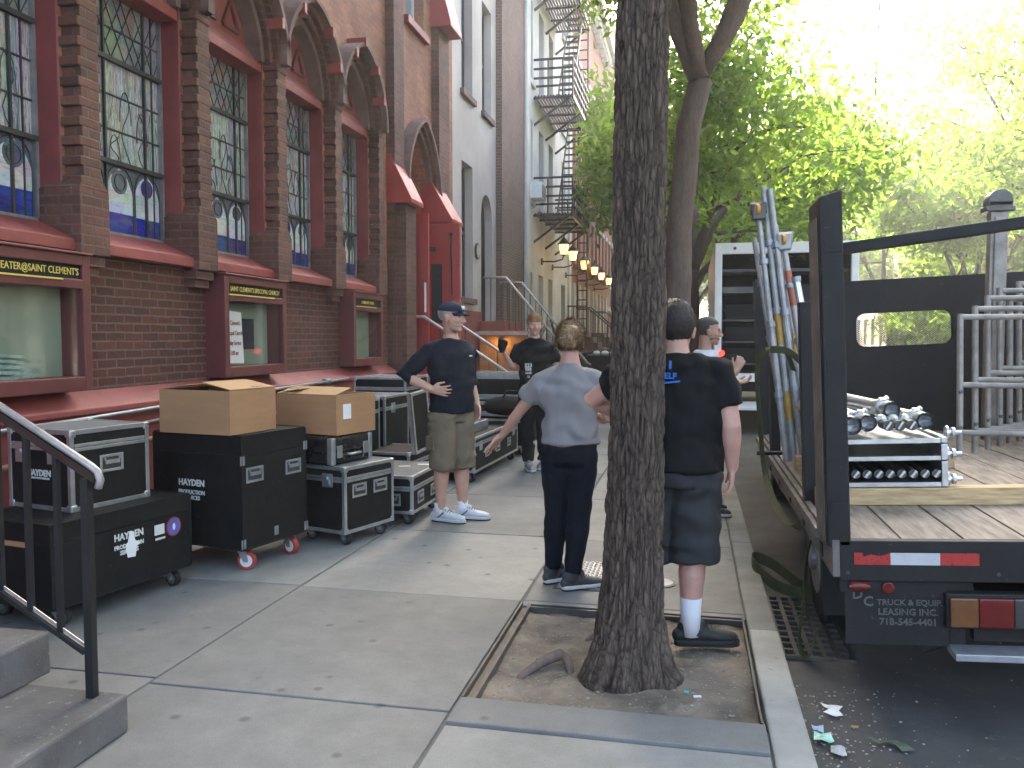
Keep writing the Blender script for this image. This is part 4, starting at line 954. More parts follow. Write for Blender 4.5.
# ------------------------------------------------------------ houses across the street
rowhouse('pale stone house nearest across the street behind the trees', 2, 14, 13, 'brick_tan', x=13.4, s=-1, nb=5, w=1.0)
rowhouse('brown brick house across the street, behind the dome-topped mast', 14.1, 24, 14, 'brick_brown', x=13.4, s=-1, nb=4, w=1.1)
rowhouse('pale cream house across the street seen between the tree crowns', 24.1, 38, 12.5, 'cream', x=13.4, s=-1, nb=6, w=1.1)
rowhouse('tall pale apartment house farther across the street', 38.1, 58, 16, 'brick_tan', x=13.4, s=-1, nb=8, w=1.1)
rowhouse('far greyish tan house across the street', 58.1, 80, 14, 'brick_tan', x=13.4, s=-1, nb=8, w=1.1)
rowhouse('pale house at the far end across the street', 80.1, 115, 15, 'cream', x=13.4, s=-1, nb=12, w=1.1)

# ------------------------------------------------------------ trees
def mesh_trunk_big():
    t = thing('street_tree', 'big dark trunk with deep furrowed bark in the soil pit, nearest tree', 'tree', (-0.265, 3.80, 0), 0, 'street trees')
    nr, na = 260, 210; top = 5.2; vs = []; fs = []; ridge = []
    for i in range(nr + 1):
        z = -0.08 + (top + 0.08) * (i / nr) ** 1.25
        r0 = 0.117 + 0.030 * math.exp(-max(z, 0) / 0.8) + 0.060 * math.exp(-max(z, 0) / 0.13) - 0.002 * z
        cx = 0.019 * z + 0.010 * math.sin(z * 1.7); cy = 0.01 * math.sin(z * 1.2)
        for k in range(na):
            a = 2 * PI * k / na
            flare = math.exp(-max(z, 0) / 0.16) * (0.05 * max(0, math.cos(3 * a + 0.9)) + 0.035 * max(0, math.cos(2 * a - 2.6)))
            # furrows: vertically stretched ridged noise, slowly twisting
            q = Vector((math.cos(a) * 4.2, math.sin(a) * 4.2, z * 1.9))
            w = noise.noise(q * 0.8) * 0.5
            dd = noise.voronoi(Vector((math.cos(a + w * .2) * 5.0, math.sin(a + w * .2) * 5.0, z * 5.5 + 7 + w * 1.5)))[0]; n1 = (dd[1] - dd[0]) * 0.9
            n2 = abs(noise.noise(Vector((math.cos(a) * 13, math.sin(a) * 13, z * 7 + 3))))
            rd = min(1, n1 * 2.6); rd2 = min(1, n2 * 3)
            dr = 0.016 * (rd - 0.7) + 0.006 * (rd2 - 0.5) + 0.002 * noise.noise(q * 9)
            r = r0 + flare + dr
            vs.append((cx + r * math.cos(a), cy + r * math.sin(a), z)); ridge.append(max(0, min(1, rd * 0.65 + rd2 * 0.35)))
    for i in range(nr):
        for k in range(na): fs.append((i * na + k, i * na + (k + 1) % na, (i + 1) * na + (k + 1) % na, (i + 1) * na + k))
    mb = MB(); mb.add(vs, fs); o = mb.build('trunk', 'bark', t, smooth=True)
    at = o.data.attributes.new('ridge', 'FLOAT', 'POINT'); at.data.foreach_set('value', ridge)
    return t
def leaf_mesh(name, pts, size, mat, parent, seed, light=0.5, droop=0.4):
    r_ = random.Random(seed); vs = []; fs = []; tn = []
    for (p, cl) in pts:
        s_ = size * r_.uniform(0.6, 1.25)
        n = Vector((r_.gauss(0, 1), r_.gauss(0, 1), abs(r_.gauss(0.7, 0.8)))).normalized()
        u = n.orthogonal().normalized(); u.rotate(Matrix.Rotation(r_.uniform(0, 2 * PI), 3, n)); v = n.cross(u)
        o = len(vs); w = s_ * 0.42
        vs += [p - u * s_ * 0.5, p - u * s_ * .1 + v * w * .5, p + u * s_ * 0.5 - n * s_ * 0.12, p - u * s_ * .1 - v * w * .5]
        fs.append((o, o + 1, o + 2, o + 3)); tn.append(max(0, min(1, cl + r_.uniform(-0.25, 0.25))))
    me = bpy.data.meshes.new(name); me.from_pydata([tuple(v) for v in vs], [], fs); me.materials.append(M[mat])
    at = me.attributes.new('tone', 'FLOAT', 'FACE'); at.data.foreach_set('value', tn)
    o = bpy.data.objects.new(name, me); COL.objects.link(o); o.parent = parent; return o
def limb(mb, p0, p1, r0, r1, r_, bend=0.1, n=5):
    p0 = Vector(p0); p1 = Vector(p1); L = (p1 - p0).length; pts = []
    off = Vector((r_.uniform(-1, 1), r_.uniform(-1, 1), r_.uniform(-.3, .8))) * L * bend
    for i in range(n + 1):
        t_ = i / n; pts.append(p0.lerp(p1, t_) + off * math.sin(PI * t_) + Vector((r_.uniform(-1, 1), r_.uniform(-1, 1), 0)) * L * 0.012)
    mb.loft(pts, [r0 + (r1 - r0) * i / n for i in range(n + 1)], n=8, caps='flat'); return pts
def tree(label, x, y, seed, H=9.0, xmin=-99, xmax=99, fork=3.4, spread=3.4, tr=0.16, nleaf=14000, lsize=0.15, mat='leaf', lean=(0, 0), up=1.0, bare=None, z0=0.0, forks=4, bark='bark2', onlyup=None):
    r_ = random.Random(seed); t = thing('street_tree', label, 'tree', (x, y, z0), 0, 'street trees')
    mb = MB(); base = Vector((0, 0, -0.1)); fk = Vector((lean[0], lean[1], fork))
    pts = limb(mb, base, fk, tr * 1.12, tr * 0.85, r_, 0.03, 8); mb.loft([(0, 0, -0.1), (0, 0, 0.25)], [tr * 1.6, tr * 1.1], n=12, caps='flat')
    tips = []
    for k in range(forks):
        a = 2 * PI * (k + r_.uniform(-.3, .3)) / forks + seed; rr = spread * r_.uniform(0.25, 0.55)
        e = fk + Vector((math.cos(a) * rr, math.sin(a) * rr, (H - fork) * r_.uniform(0.40, 0.62)))
        e.x = min(max(e.x, xmin * 0.55), xmax * .8)
        p = limb(mb, fk, e, tr * 0.62, tr * 0.34, r_, 0.08, 6)
        for j in range(6):
            s0 = p[r_.choice([2, 3, 4, 5, 6])]; a2 = a + r_.uniform(-1.5, 1.5); rr2 = spread * r_.uniform(0.35, 0.62)
            e2 = s0 + Vector((math.cos(a2) * rr2, math.sin(a2) * rr2, (H - fork) * r_.uniform(0.0, 0.36)))
            e2.x = min(max(e2.x, xmin * 0.8), xmax * .9)
            p2 = limb(mb, s0, e2, tr * 0.26, tr * 0.10, r_, 0.12, 5)
            for i in range(5):
                s1 = p2[r_.choice([2, 3, 4, 5])]; a3 = a2 + r_.uniform(-1.3, 1.3); rr3 = spread * r_.uniform(0.14, 0.32)
                e3 = s1 + Vector((math.cos(a3) * rr3, math.sin(a3) * rr3, spread * r_.uniform(-0.10, 0.22)))
                e3.x = min(max(e3.x, xmin), xmax)
                p3 = limb(mb, s1, e3, tr * 0.085, tr * 0.03, r_, 0.12, 3); tips.append((p3, r_.uniform(0.1, 0.9)))
    trunk = mb.build('trunk', bark, t, smooth=True)
    at = trunk.data.attributes.new('ridge', 'FLOAT', 'POINT'); at.data.foreach_set('value', [0.3] * len(trunk.data.vertices))
    per = max(1, nleaf // len(tips)); L = []
    for p3, cl in tips:
        cr = spread * 0.105 * r_.uniform(0.7, 1.4)
        for q in range(per):
            b_ = p3[r_.choice([1, 2, 2, 3, 3])]; d = Vector((r_.gauss(0, 1), r_.gauss(0, 1), r_.gauss(0, 0.55))) * cr
            if xmin - 0.15 < (b_ + d).x < xmax + .2: L.append((b_ + d, cl))
    leaf_mesh('crown', L, lsize, mat, t, seed, droop=0)
    return t
bt_ = mesh_trunk_big()
# the big tree's own crown, high above the camera
r_ = random.Random(5); mb = MB(); tips = []
top = Vector((0.156, 0, 5.1))
for k in range(6):
    a = 2 * PI * k / 6 + 0.3; e = top + Vector((math.cos(a) * 2.3, math.sin(a) * 2.3, 2.2)); p = limb(mb, top - Vector((0, 0, .1)), e, 0.075, 0.035, r_, 0.1, 6)
    for j in range(6):
        s0 = p[r_.choice([2, 3, 4, 5, 6])]; a2 = a + r_.uniform(-1.4, 1.4); rr2 = r_.uniform(1.0, 2.5); e2 = s0 + Vector((math.cos(a2) * rr2, math.sin(a2) * rr2, r_.uniform(0.1, 1.2)))
        p2 = limb(mb, s0, e2, 0.03, 0.012, r_, 0.12, 4)
        for i in range(4):
            s1 = p2[r_.choice([2, 3, 4])]; e3 = s1 + Vector((r_.uniform(-.9, .9), r_.uniform(-.9, .9), r_.uniform(-.3, .7))); tips.append((limb(mb, s1, e3, 0.012, 0.005, r_, 0.1, 3), r_.random()))
lb = mb.build('limb', 'bark', bt_, smooth=True); at = lb.data.attributes.new('ridge', 'FLOAT', 'POINT'); at.data.foreach_set('value', [0.4] * len(lb.data.vertices))
L = []
for p3, cl in tips:
    for q in range(170): L.append((p3[r_.choice([1, 2, 3])] + Vector((r_.gauss(0, 1), r_.gauss(0, 1), r_.gauss(0, .6))) * 0.5, cl))
leaf_mesh('crown', L, 0.19, 'leaf', bt_, 11)
tree('slim smooth trunked tree forking just behind the big trunk', -0.13, 9.5, 21, H=9.5, fork=4.35, spread=3.7, tr=0.15, nleaf=17000, lsize=0.13, lean=(0.18, 0.1), forks=5, xmin=-1.1, xmax=1.15)
tree('dense green tree over the white box truck, third along the near kerb', 0.0, 17.5, 33, H=7.0, fork=2.9, spread=4.0, tr=0.17, nleaf=20000, lsize=0.2, forks=5, xmin=-2.0)
tree('leafy tree behind the box truck, fourth along the near kerb', 0.0, 26, 44, H=8.8, fork=3.2, spread=4.4, tr=0.18, nleaf=20000, lsize=0.26, forks=5, xmin=-2.6, mat='leaf_light')
tree('distant tree on the near kerb, fifth from the camera', 0.0, 37, 55, H=11, fork=3.2, spread=4.6, tr=0.18, nleaf=17000, lsize=0.3, mat='leaf_light', xmin=-3.0)
tree('farthest tree on the near kerb closing the left side of the view', 0.0, 52, 66, H=11, fork=3.2, spread=5, tr=0.18, nleaf=15000, lsize=0.38, mat='leaf_light', xmin=-3.0)
tree('pale yellow green tree across the street, nearest and at the right edge', 9.9, 16.5, 77, H=10.5, fork=3.0, spread=4.6, tr=0.16, nleaf=30000, lsize=0.19, mat='leaf_light', forks=5)
tree('open branched tree seen through the frame above the truck headboard', 9.9, 24.5, 82, H=10.0, fork=3.1, spread=4.6, tr=0.2, nleaf=21000, lsize=0.22, mat='leaf_light', forks=5)
tree('light green tree across the street beyond the open branched one', 9.9, 34, 99, H=11, fork=2.3, spread=4.8, tr=0.18, nleaf=22000, lsize=0.28, mat='leaf_light')
tree('tall sunlit tree far across the street', 9.9, 46, 103, H=12.5, fork=2.3, spread=5.2, tr=0.2, nleaf=22000, lsize=0.36, mat='leaf_light')
tree('hazy green tree at the far end across the street', 9.9, 64, 117, H=13, fork=2.2, spread=6, tr=0.2, nleaf=15000, lsize=0.45, mat='leaf_light')
tree('far off tree closing the end of the street', 4.5, 95, 127, H=15, fork=3.4, spread=9, tr=0.25, nleaf=15000, lsize=0.7, mat='leaf_light')
tree('low bushy sapling across the street, leftmost behind the headboard window', 10.1, 29.5, 201, H=3.6, fork=0.7, spread=2.6, tr=0.06, nleaf=4500, lsize=0.2, mat='leaf_light')
tree('low bushy sapling across the street, middle one behind the headboard window', 10.1, 33.5, 202, H=3.8, fork=0.7, spread=2.6, tr=0.06, nleaf=4500, lsize=0.22, mat='leaf_light')
tree('low bushy sapling across the street, farthest behind the headboard window', 10.1, 38.5, 203, H=4.0, fork=0.7, spread=2.8, tr=0.06, nleaf=4500, lsize=0.25, mat='leaf_light')
# surface roots
def root(label, pts, rad):
    mb = MB(); mb.loft(pts, rad, n=10); return props(mb.build('tree_root', 'bark2', None, smooth=True), label, 'root', 'surface roots')
for o_, (pts, rad) in enumerate((([(-0.76, 3.69, -0.045), (-0.70, 3.745, -0.01), (-0.64, 3.81, 0.012), (-0.585, 3.86, 0.022), (-0.555, 3.845, 0.012), (-0.53, 3.78, -0.012), (-0.51, 3.70, -0.045)], [.012, .019, .024, .027, .022, .018, .012]), ([(-0.36, 3.78, 0.0), (-0.31, 3.72, 0.012), (-0.26, 3.64, -0.01)], [.01, .018, .01]), ([(-0.50, 4.2, -0.03), (-0.44, 4.25, 0.0), (-0.36, 4.2, 0.015), (-0.28, 4.0, 0.03)], [.012, .02, .024, .03]))):
    q = MB(); q.loft([(a_ + 0.265, b_ - 3.80, c_) for a_, b_, c_ in pts], rad, n=10); o9 = q.build('surface_root', 'bark2', bt_, smooth=True); at = o9.data.attributes.new('ridge', 'FLOAT', 'POINT'); at.data.foreach_set('value', [0.9] * len(o9.data.vertices))
# overhead wire
mb = MB(); mb.tube([(1.0, 5.5, 7.3), (2.37, 12, 6.05), (3.3, 17, 5.9), (6, 30, 7.5), (9, 44, 10)], 0.012, 5); props(mb.build('overhead_wire', 'rubber'), 'thin dark cable hanging across the bright sky', 'wire')

# ------------------------------------------------------------ road cases
def caster(parent, x, y, r=0.05, yaw=0.4, wheel='wheel_grey', hub='alu_dull', top=0.11):
    c = node('caster', parent, (x, y, 0), (0, 0, yaw))
    mb = MB(); mb.box(-0.045, 0.045, -0.04, 0.04, top - 0.012, top - 0.001); mb.prism([(-0.03, top - 0.012), (0.03, top - 0.012), (0.0 + 0.045, r * 0.9), (0.015, r * 0.9)], 'y', -0.028, -0.022)
    mb.prism([(-0.03, top - 0.012), (0.03, top - 0.012), (0.045, r * 0.9), (0.015, r * 0.9)], 'y', 0.022, 0.028); mb.cyl((0.03, -0.032, r), (0.03, 0.032, r), 0.008, 8); mb.build('fork', 'alu_dull', c)
    mb = MB(); mb.cyl((0.03, -0.019, r), (0.03, 0.019, r), r, 24); mb.build('wheel', wheel, c, bevel=0.004)
    mb = MB(); mb.cyl((0.03, -0.0205, r), (0.03, 0.0205, r), r * 0.68, 20); mb.build('rim', hub, c)
    return c
def handle(parent, face, u, z, w=0.16, h=0.10, mat='alu'):
    """face: function (u, out, z) -> local point matrix; recessed dish with spring handle"""
    mt = face(u, z); n = node('handle', parent); 
    mb = MB()
    for a in ((-w / 2, w / 2, h / 2 - 0.016, h / 2), (-w / 2, w / 2, -h / 2, -h / 2 + 0.016)): mb.box(a[0], a[1], -0.006, 0, a[2], a[3], mt)
    mb.box(-w / 2, -w / 2 + 0.016, -0.006, 0, -h / 2 + 0.016, h / 2 - 0.016, mt); mb.box(w / 2 - 0.016, w / 2, -0.006, 0, -h / 2 + 0.016, h / 2 - 0.016, mt)
    mb.build('dish_rim', mat, n, bevel=0.002)
    mb = MB(); mb.box(-w / 2 + 0.016, w / 2 - 0.016, -0.003, -0.001, -h / 2 + 0.016, h / 2 - 0.016, mt); mb.build('dish', 'steel_dark', n)
    mb = MB(); mb.box(-w * 0.3, w * 0.3, -0.014, -0.004, -0.004, 0.018, mt); mb.box(-w * 0.34, -w * 0.28, -0.012, -0.003, 0.018, h * 0.34, mt); mb.box(w * 0.28, w * 0.34, -0.012, -0.003, 0.018, h * 0.34, mt); mb.build('grip', mat, n)
def latch(parent, face, u, z, mat='alu', s=0.05):
    mt = face(u, z); n = node('latch', parent)
    mb = MB(); mb.box(-s, s, -0.005, 0, -s, s, mt); mb.build('latch_plate', mat, n, bevel=0.002)
    mb = MB(); mb.box(-s * 0.5, s * 0.5, -0.016, -0.005, -s * 0.55, s * 0.1, mt); mb.cyl(mt @ Vector((0, -0.02, s * .3)), mt @ Vector((0, -0.005, s * .3)), s * 0.25, 10); mb.build('butterfly', mat, n)
def faces(w, d):
    """front = -y face, side = +x face, of a box w (x) by d (y) centred at the origin"""
    F_ = lambda u, z: Matrix.Translation((u, -d / 2, z))
    S_ = lambda u, z: Matrix.Translation((w / 2, u, z)) @ Matrix.Rotation(PI / 2, 4, 'Z')
    return F_, S_
def case(label, corner, rz, w, d, h, z=0.0, edge='alu', skin='case_black', top=None, lid=0.10, e=0.028, castered=True, ch_=0.11, group='flight cases stacked along the church wall', handles_f=(), handles_s=(), latches_f=(), latches_s=(), wheel=('wheel_grey', 'alu_dull', 0.05), hz=None, name='road_case', corners=True):
    """corner = world XY of the near right bottom corner (+x, -y); rz rotation"""
    c_, s_ = math.cos(rz), math.sin(rz); cx = corner[0] - (w / 2 * c_ - (-d / 2) * s_); cy = corner[1] - (w / 2 * s_ + (-d / 2) * c_)
    t = thing(name, label, 'road case', (cx, cy, z), rz, group)
    zb = ch_ if castered else 0.0; zt = zb + h
    mb = MB(); mb.box(-w / 2, w / 2, -d / 2, d / 2, zb, zt - lid - 0.0015); mb.build('body', skin, t, bevel=0.004)
    mb = MB(); mb.box(-w / 2, w / 2, -d / 2, d / 2, zt - lid + 0.0015, zt - 0.001); ld = mb.build('lid', skin, t, bevel=0.004)
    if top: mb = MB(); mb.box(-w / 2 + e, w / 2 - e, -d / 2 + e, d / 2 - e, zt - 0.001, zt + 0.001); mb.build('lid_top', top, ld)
    p_ = 0.004; mb = MB(); k = e if corners else 0.0
    X0, X1, Y0_, Y1_ = -w / 2 - p_, w / 2 + p_, -d / 2 - p_, d / 2 + p_; Z0_, Z1_ = zb - p_, zt + p_
    for x0, x1 in ((X0, X0 + e), (X1 - e, X1)):
        for y0, y1 in ((Y0_, Y0_ + e), (Y1_ - e, Y1_)): mb.box(x0, x1, y0, y1, Z0_ + e, Z1_ - e)
        for z0, z1 in ((Z0_, Z0_ + e), (Z1_ - e, Z1_)): mb.box(x0, x1, Y0_ + e, Y1_ - e, z0, z1)
    for y0, y1 in ((Y0_, Y0_ + e), (Y1_ - e, Y1_)):
        for z0, z1 in ((Z0_, Z0_ + e), (Z1_ - e, Z1_)): mb.box(X0 + e, X1 - e, y0, y1, z0, z1)
    # lid seam strips
    zl = zt - lid; q = p_ - 0.001
    for z0, z1 in ((zl + 0.002, zl + e * 0.8), (zl - e * 0.8, zl - 0.002)):
        mb.box(-w / 2 + e, w / 2 - e, -d / 2 - q, -d / 2 + 0.01, z0, z1); mb.box(-w / 2 + e, w / 2 - e, d / 2 - 0.01, d / 2 + q, z0, z1)
        mb.box(-w / 2 - q, -w / 2 + 0.01, -d / 2 + e, d / 2 - e, z0, z1); mb.box(w / 2 - 0.01, w / 2 + q, -d / 2 + e, d / 2 - e, z0, z1)
    mb.build('edge_trim', edge, t, bevel=0.0015)
    if corners:
        cw = e * 1.55; cm = 'alu' if edge == 'alu' else 'steel_dark'
        for x in (X0, X1):
            for y in (Y0_, Y1_):
                for zz in (Z0_, Z1_):
                    mb = MB(); sx = 1 if x < 0 else -1; sy = 1 if y < 0 else -1; sz = 1 if zz == Z0_ else -1
                    a = sorted((x - sx * 0.003, x + sx * cw)); b = sorted((y - sy * 0.003, y + sy * cw)); c = sorted((zz - sz * 0.003, zz + sz * cw))
                    mb.box(*a, *b, *c); mb.build('corner_cap', cm, t, bevel=0.008)
    F_, S_ = faces(w + 2 * 0.001, d + 2 * 0.001)
    hm = 'alu' if edge == 'alu' else 'alu_dull'
    for u, zz in handles_f: handle(t, F_, u, zz, mat=hm)
    for u, zz in handles_s: handle(t, S_, u, zz, mat=hm)
    for u, zz in latches_f: latch(t, F_, u, zz, hm)
    for u, zz in latches_s: latch(t, S_, u, zz, hm)
    if castered:
        for x in (-w / 2 + 0.09, w / 2 - 0.09):
            for y in (-d / 2 + 0.09, d / 2 - 0.09): caster(t, x, y, wheel[2], rnd.uniform(-0.6, 0.9), wheel[0], wheel[1], ch_)
    return t
def stencil(t, w, d, where, u, z, size, body="HAYDEN\nPRODUCTION\nSERVICES"):
    F_, S_ = faces(w, d); L = body.split('\n'); n = node('stencil_text', t)
    for i, ln in enumerate(L):
        sz = size if i == 0 else size * 0.62; zz = z - (0 if i == 0 else size * (0.42 + 0.62 * i))
        if where == 'f': text('lettering', ln, sz, 'stencil', n, (u, -d / 2 - 0.003, zz), (1, 0, 0), (0, 0, 1), bold=0.03, squeeze=0.95)
        else: text('lettering', ln, sz, 'stencil', n, (w / 2 + 0.003, u, zz), (0, 1, 0), (0, 0, 1), bold=0.03, squeeze=0.95)
RZ1 = R(-10.5)
# 1 long black trunk
w, d, h = 0.62, 0.97, 0.445
t1 = case('long scuffed black trunk with a round blue sticker, under the silver edged case', (-3.19, 3.66), RZ1, w, d, h, edge='black_paint', lid=0.10, e=0.012, ch_=0.11, handles_f=[(-0.14, 0.30), ], latches_f=[], corners=False, wheel=('rubber', 'wheel_grey', 0.045))
stencil(t1, w, d, 's', 0.01, 0.40, 0.054)
F_, S_ = faces(w, d)
mb = MB(); mt = S_(0.03, 0.345); mb.prism([(-.035, -.07), (.02, -.075), (.03, -.02), (.055, .0), (.02, .02), (.01, .07), (-.02, .075), (-.03, .02), (-.05, .0)], 'y', -0.0055, -0.0045); mb.v = [tuple(mt @ Vector(v)) for v in mb.v]; mb.build('torn_label', 'white_paper', t1)
mb = MB(); mt = S_(0.23, 0.385); mb.box(-.035, .04, -0.004, -0.0025, -.03, .03, mt); mb.box(-.03, .045, -0.004, -0.0025, -.06, -.048, mt); mb.build('label', 'stencil', t1)
mb = MB(); mt = S_(0.345, 0.38); a = mt @ Vector((0, 0, 0)); mb.cyl(a, a + Vector((0.003, 0, 0)), 0.058, 28); st = mb.build('sticker', 'refl_red', t1)
mb = MB(); mb.cyl(a, a + Vector((0.0042, 0, 0)), 0.050, 28); mb.build('sticker_face', 'sticker_round', st)
mb = MB(); mb.ball(a + Vector((0.004, 0, 0)), (0.0015, 0.012, 0.022), n=12, k=6); mb.build('sticker_mark', 'stencil', st)
mb = MB(); mt = F_(0.10, 0.44); mb.box(-0.13, 0.06, -0.004, -0.001, -0.014, 0.014, mt); mb.build('tape', 'cardboard', t1)
mb = MB(); mt = F_(0.10, 0.30); 
# 2 silver-edged case on the trunk
w, d, h = 0.50, 0.53, 0.445
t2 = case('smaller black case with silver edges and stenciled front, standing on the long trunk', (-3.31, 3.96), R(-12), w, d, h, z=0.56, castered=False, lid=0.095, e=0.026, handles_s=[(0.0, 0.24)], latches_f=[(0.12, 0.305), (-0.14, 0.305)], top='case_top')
stencil(t2, w, d, 'f', 0.0, 0.20, 0.050, "HAYDEN")
text('lettering', 'PRODUCTION SERVICES', 0.015, 'stencil', t2, (0.0, -d / 2 - 0.003, 0.172), (1, 0, 0), (0, 0, 1), bold=0.02)
# 3 large black trunk on red casters
w, d, h = 0.77, 0.63, 0.74
t3 = case('largest plain black trunk on four red rimmed casters', (-2.79, 4.84), R(-13), w, d, h, edge='black_paint', lid=0.13, e=0.010, ch_=0.15, corners=False, handles_s=[(-0.20, 0.63), (0.18, 0.63)], wheel=('wheel_red', 'white_plastic', 0.06))
stencil(t3, w, d, 'f', -0.045, 0.56, 0.060)
F_, S_ = faces(w, d)
q = MB()
for u, z in ((-0.31, 0.19), (0.31, 0.19), (-0.31, 0.73), (0.31, 0.76), (0.0, 0.22)): q.box(-0.02, 0.02, -0.004, -0.001, -0.03, 0.03, S_(u, z))
q.build('bracket', 'alu_dull', t3)
# open cardboard boxes
def carton(label, corner, rz, w, d, h, z, flaps, tag_=None):
    c_, s_ = math.cos(rz), math.sin(rz); cx = corner[0] - (w / 2 * c_ + d / 2 * s_); cy = corner[1] - (w / 2 * s_ - d / 2 * c_)
    t = thing('cardboard_box', label, 'cardboard box', (cx, cy, z), rz, 'open cardboard boxes on the road cases'); th = 0.006
    mb = MB(); mb.box(-w / 2, w / 2, -d / 2, -d / 2 + th, 0, h); mb.box(-w / 2, w / 2, d / 2 - th, d / 2, 0, h); mb.box(-w / 2, -w / 2 + th, -d / 2 + th, d / 2 - th, 0, h); mb.box(w / 2 - th, w / 2, -d / 2 + th, d / 2 - th, 0, h); mb.box(-w / 2 + th, w / 2 - th, -d / 2 + th, d / 2 - th, 0.0, th)
    mb.build('carton', 'cardboard', t)
    for (side, length, ang) in flaps:
        mb = MB()
        L = length
        def prof(base, dir_):
            pass
        a = R(ang)
        if side == 'f': p = [(-w / 2 + .01, -d / 2, h), (w / 2 - .01, -d / 2, h), (w / 2 - .02, -d / 2 + L * math.cos(a), h + L * math.sin(a)), (-w / 2 + .02, -d / 2 + L * math.cos(a), h + L * math.sin(a))]
        if side == 'b': p = [(-w / 2 + .01, d / 2, h), (w / 2 - .01, d / 2, h), (w / 2 - .02, d / 2 - L * math.cos(a), h + L * math.sin(a)), (-w / 2 + .02, d / 2 - L * math.cos(a), h + L * math.sin(a))]
        if side == 'r': p = [(w / 2, -d / 2 + .01, h), (w / 2, d / 2 - .01, h), (w / 2 - L * math.cos(a), d / 2 - .02, h + L * math.sin(a)), (w / 2 - L * math.cos(a), -d / 2 + .02, h + L * math.sin(a))]
        if side == 'l': p = [(-w / 2, -d / 2 + .01, h), (-w / 2, d / 2 - .01, h), (-w / 2 + L * math.cos(a), d / 2 - .02, h + L * math.sin(a)), (-w / 2 + L * math.cos(a), -d / 2 + .02, h + L * math.sin(a))]
        P = [Vector(v) for v in p]; nrm = (P[1] - P[0]).cross(P[3] - P[0]).normalized() * 0.0045; nrm = nrm if nrm.z > 0 else -nrm
        P = [q + Vector((0, 0, 0.003)) for q in P]
        mb.add(P + [q + nrm for q in P], [(3, 2, 1, 0), (4, 5, 6, 7), (0, 1, 5, 4), (1, 2, 6, 5), (2, 3, 7, 6), (3, 0, 4, 7)])
        mb.build('flap', 'cardboard_in', t)
    if tag_:
        F_, S_ = faces(w, d); mb = MB(); mb.box(-0.045, 0.045, -0.003, -0.001, -0.055, 0.055, S_(*tag_)); mb.build('label_sheet', 'white_paper', t)
    return t
carton('wider open cardboard box standing on the largest black trunk', (-2.86, 4.83), R(-10), 0.58, 0.46, 0.285, 0.892, [('l', 0.22, 7), ('r', 0.24, 11), ('b', 0.2, 3)])
# 5 silver edged case on casters
w, d, h = 0.52, 0.56, 0.48
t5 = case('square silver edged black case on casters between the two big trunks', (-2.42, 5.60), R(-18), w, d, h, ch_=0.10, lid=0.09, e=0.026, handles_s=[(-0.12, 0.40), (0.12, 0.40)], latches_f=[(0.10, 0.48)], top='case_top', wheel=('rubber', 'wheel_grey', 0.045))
# 6 black hard briefcase
t6 = thing('hard_case', 'glossy black hard case with metal clasps lying on the square silver edged case', 'hard case', (-2.73, 5.93, 0.587), R(-14))
mb = MB(); mb.box(-0.27, 0.27, -0.24, 0.24, 0.0, 0.085); mb.build('shell', simple('gloss_black', (0.015, 0.015, 0.016), 0.25, var=0.2, scale=8), t6, bevel=0.02)
mb = MB(); mb.box(-0.27, 0.27, -0.24, 0.24, 0.0865, 0.205); mb.build('lid', M['gloss_black'] if 'gloss_black' in M else bpy.data.materials['gloss_black'], t6, bevel=0.02)
for y in (-0.16, 0.16):
    mb = MB(); mb.box(0.271, 0.281, y - 0.03, y + 0.03, 0.05, 0.14); mb.build('clasp', 'alu', t6, bevel=0.003)
for (x, y) in ((0.255, -0.225), (0.255, 0.225), (-0.255, -0.225)):
    mb = MB(); mb.box(x - 0.03, x + 0.022, y - 0.022, y + 0.022, 0.003, 0.200); mb.build('corner_guard', 'alu', t6, bevel=0.008)
mb = MB(); mb.tube([(0.275, -0.07, 0.07), (0.305, -0.06, 0.07), (0.305, 0.06, 0.07), (0.275, 0.07, 0.07)], 0.009, 8); mb.build('carry_handle', 'alu', t6, smooth=True)
carton('smaller open cardboard box with a white paper label, on the glossy hard case', (-2.52, 5.70), R(-16), 0.58, 0.46, 0.29, 0.80, [('l', 0.21, 10), ('f', 0.2, 13), ('r', 0.2, -6), ], tag_=(-0.11, 0.17))
# 7 tall case pair behind
case('tall grey topped case standing behind the smaller cardboard box', (-2.93, 6.95), R(-3), 0.62, 0.60, 0.84, ch_=0.10, lid=0.12, e=0.024, latches_f=[(0.1, 0.82)], top='case_top', wheel=('rubber', 'wheel_grey', 0.045))
case('second tall grey topped case, behind the first tall one', (-2.90, 7.70), R(-3), 0.62, 0.60, 0.84, ch_=0.10, lid=0.12, e=0.024, latches_f=[(0.1, 0.82)], latches_s=[(-0.1, 0.82)], top='case_top', wheel=('rubber', 'wheel_grey', 0.045))
case('tall black case with silver edges farther back, against the church plinth', (-3.0, 8.6), R(-2), 0.60, 0.70, 0.98, ch_=0.10, lid=0.12, e=0.024, top='case_top', wheel=('rubber', 'wheel_grey', 0.045))
# leaning lid
t = thing('leaning_panel', 'loose silver edged black panel leaning upright beside the tall cases', 'panel', (-2.42, 7.45, 0.46), 0, rot=(R(3), R(-4), R(-4)))
mb = MB(); mb.box(-0.012, 0.0, -0.20, 0.20, 0.0, 0.56); mb.build('panel', 'case_black', t)
mb = MB()
for a in ((-0.20, -0.172, 0, 0.56), (0.172, 0.20, 0, 0.56)): mb.box(-0.04, 0.006, a[0], a[1], a[2] + 0.028, a[3] - 0.028)
mb.box(-0.04, 0.006, -0.2, 0.2, 0, 0.028); mb.box(-0.04, 0.006, -0.2, 0.2, 0.532, 0.56); mb.build('edge_trim', 'alu', t, bevel=0.002)
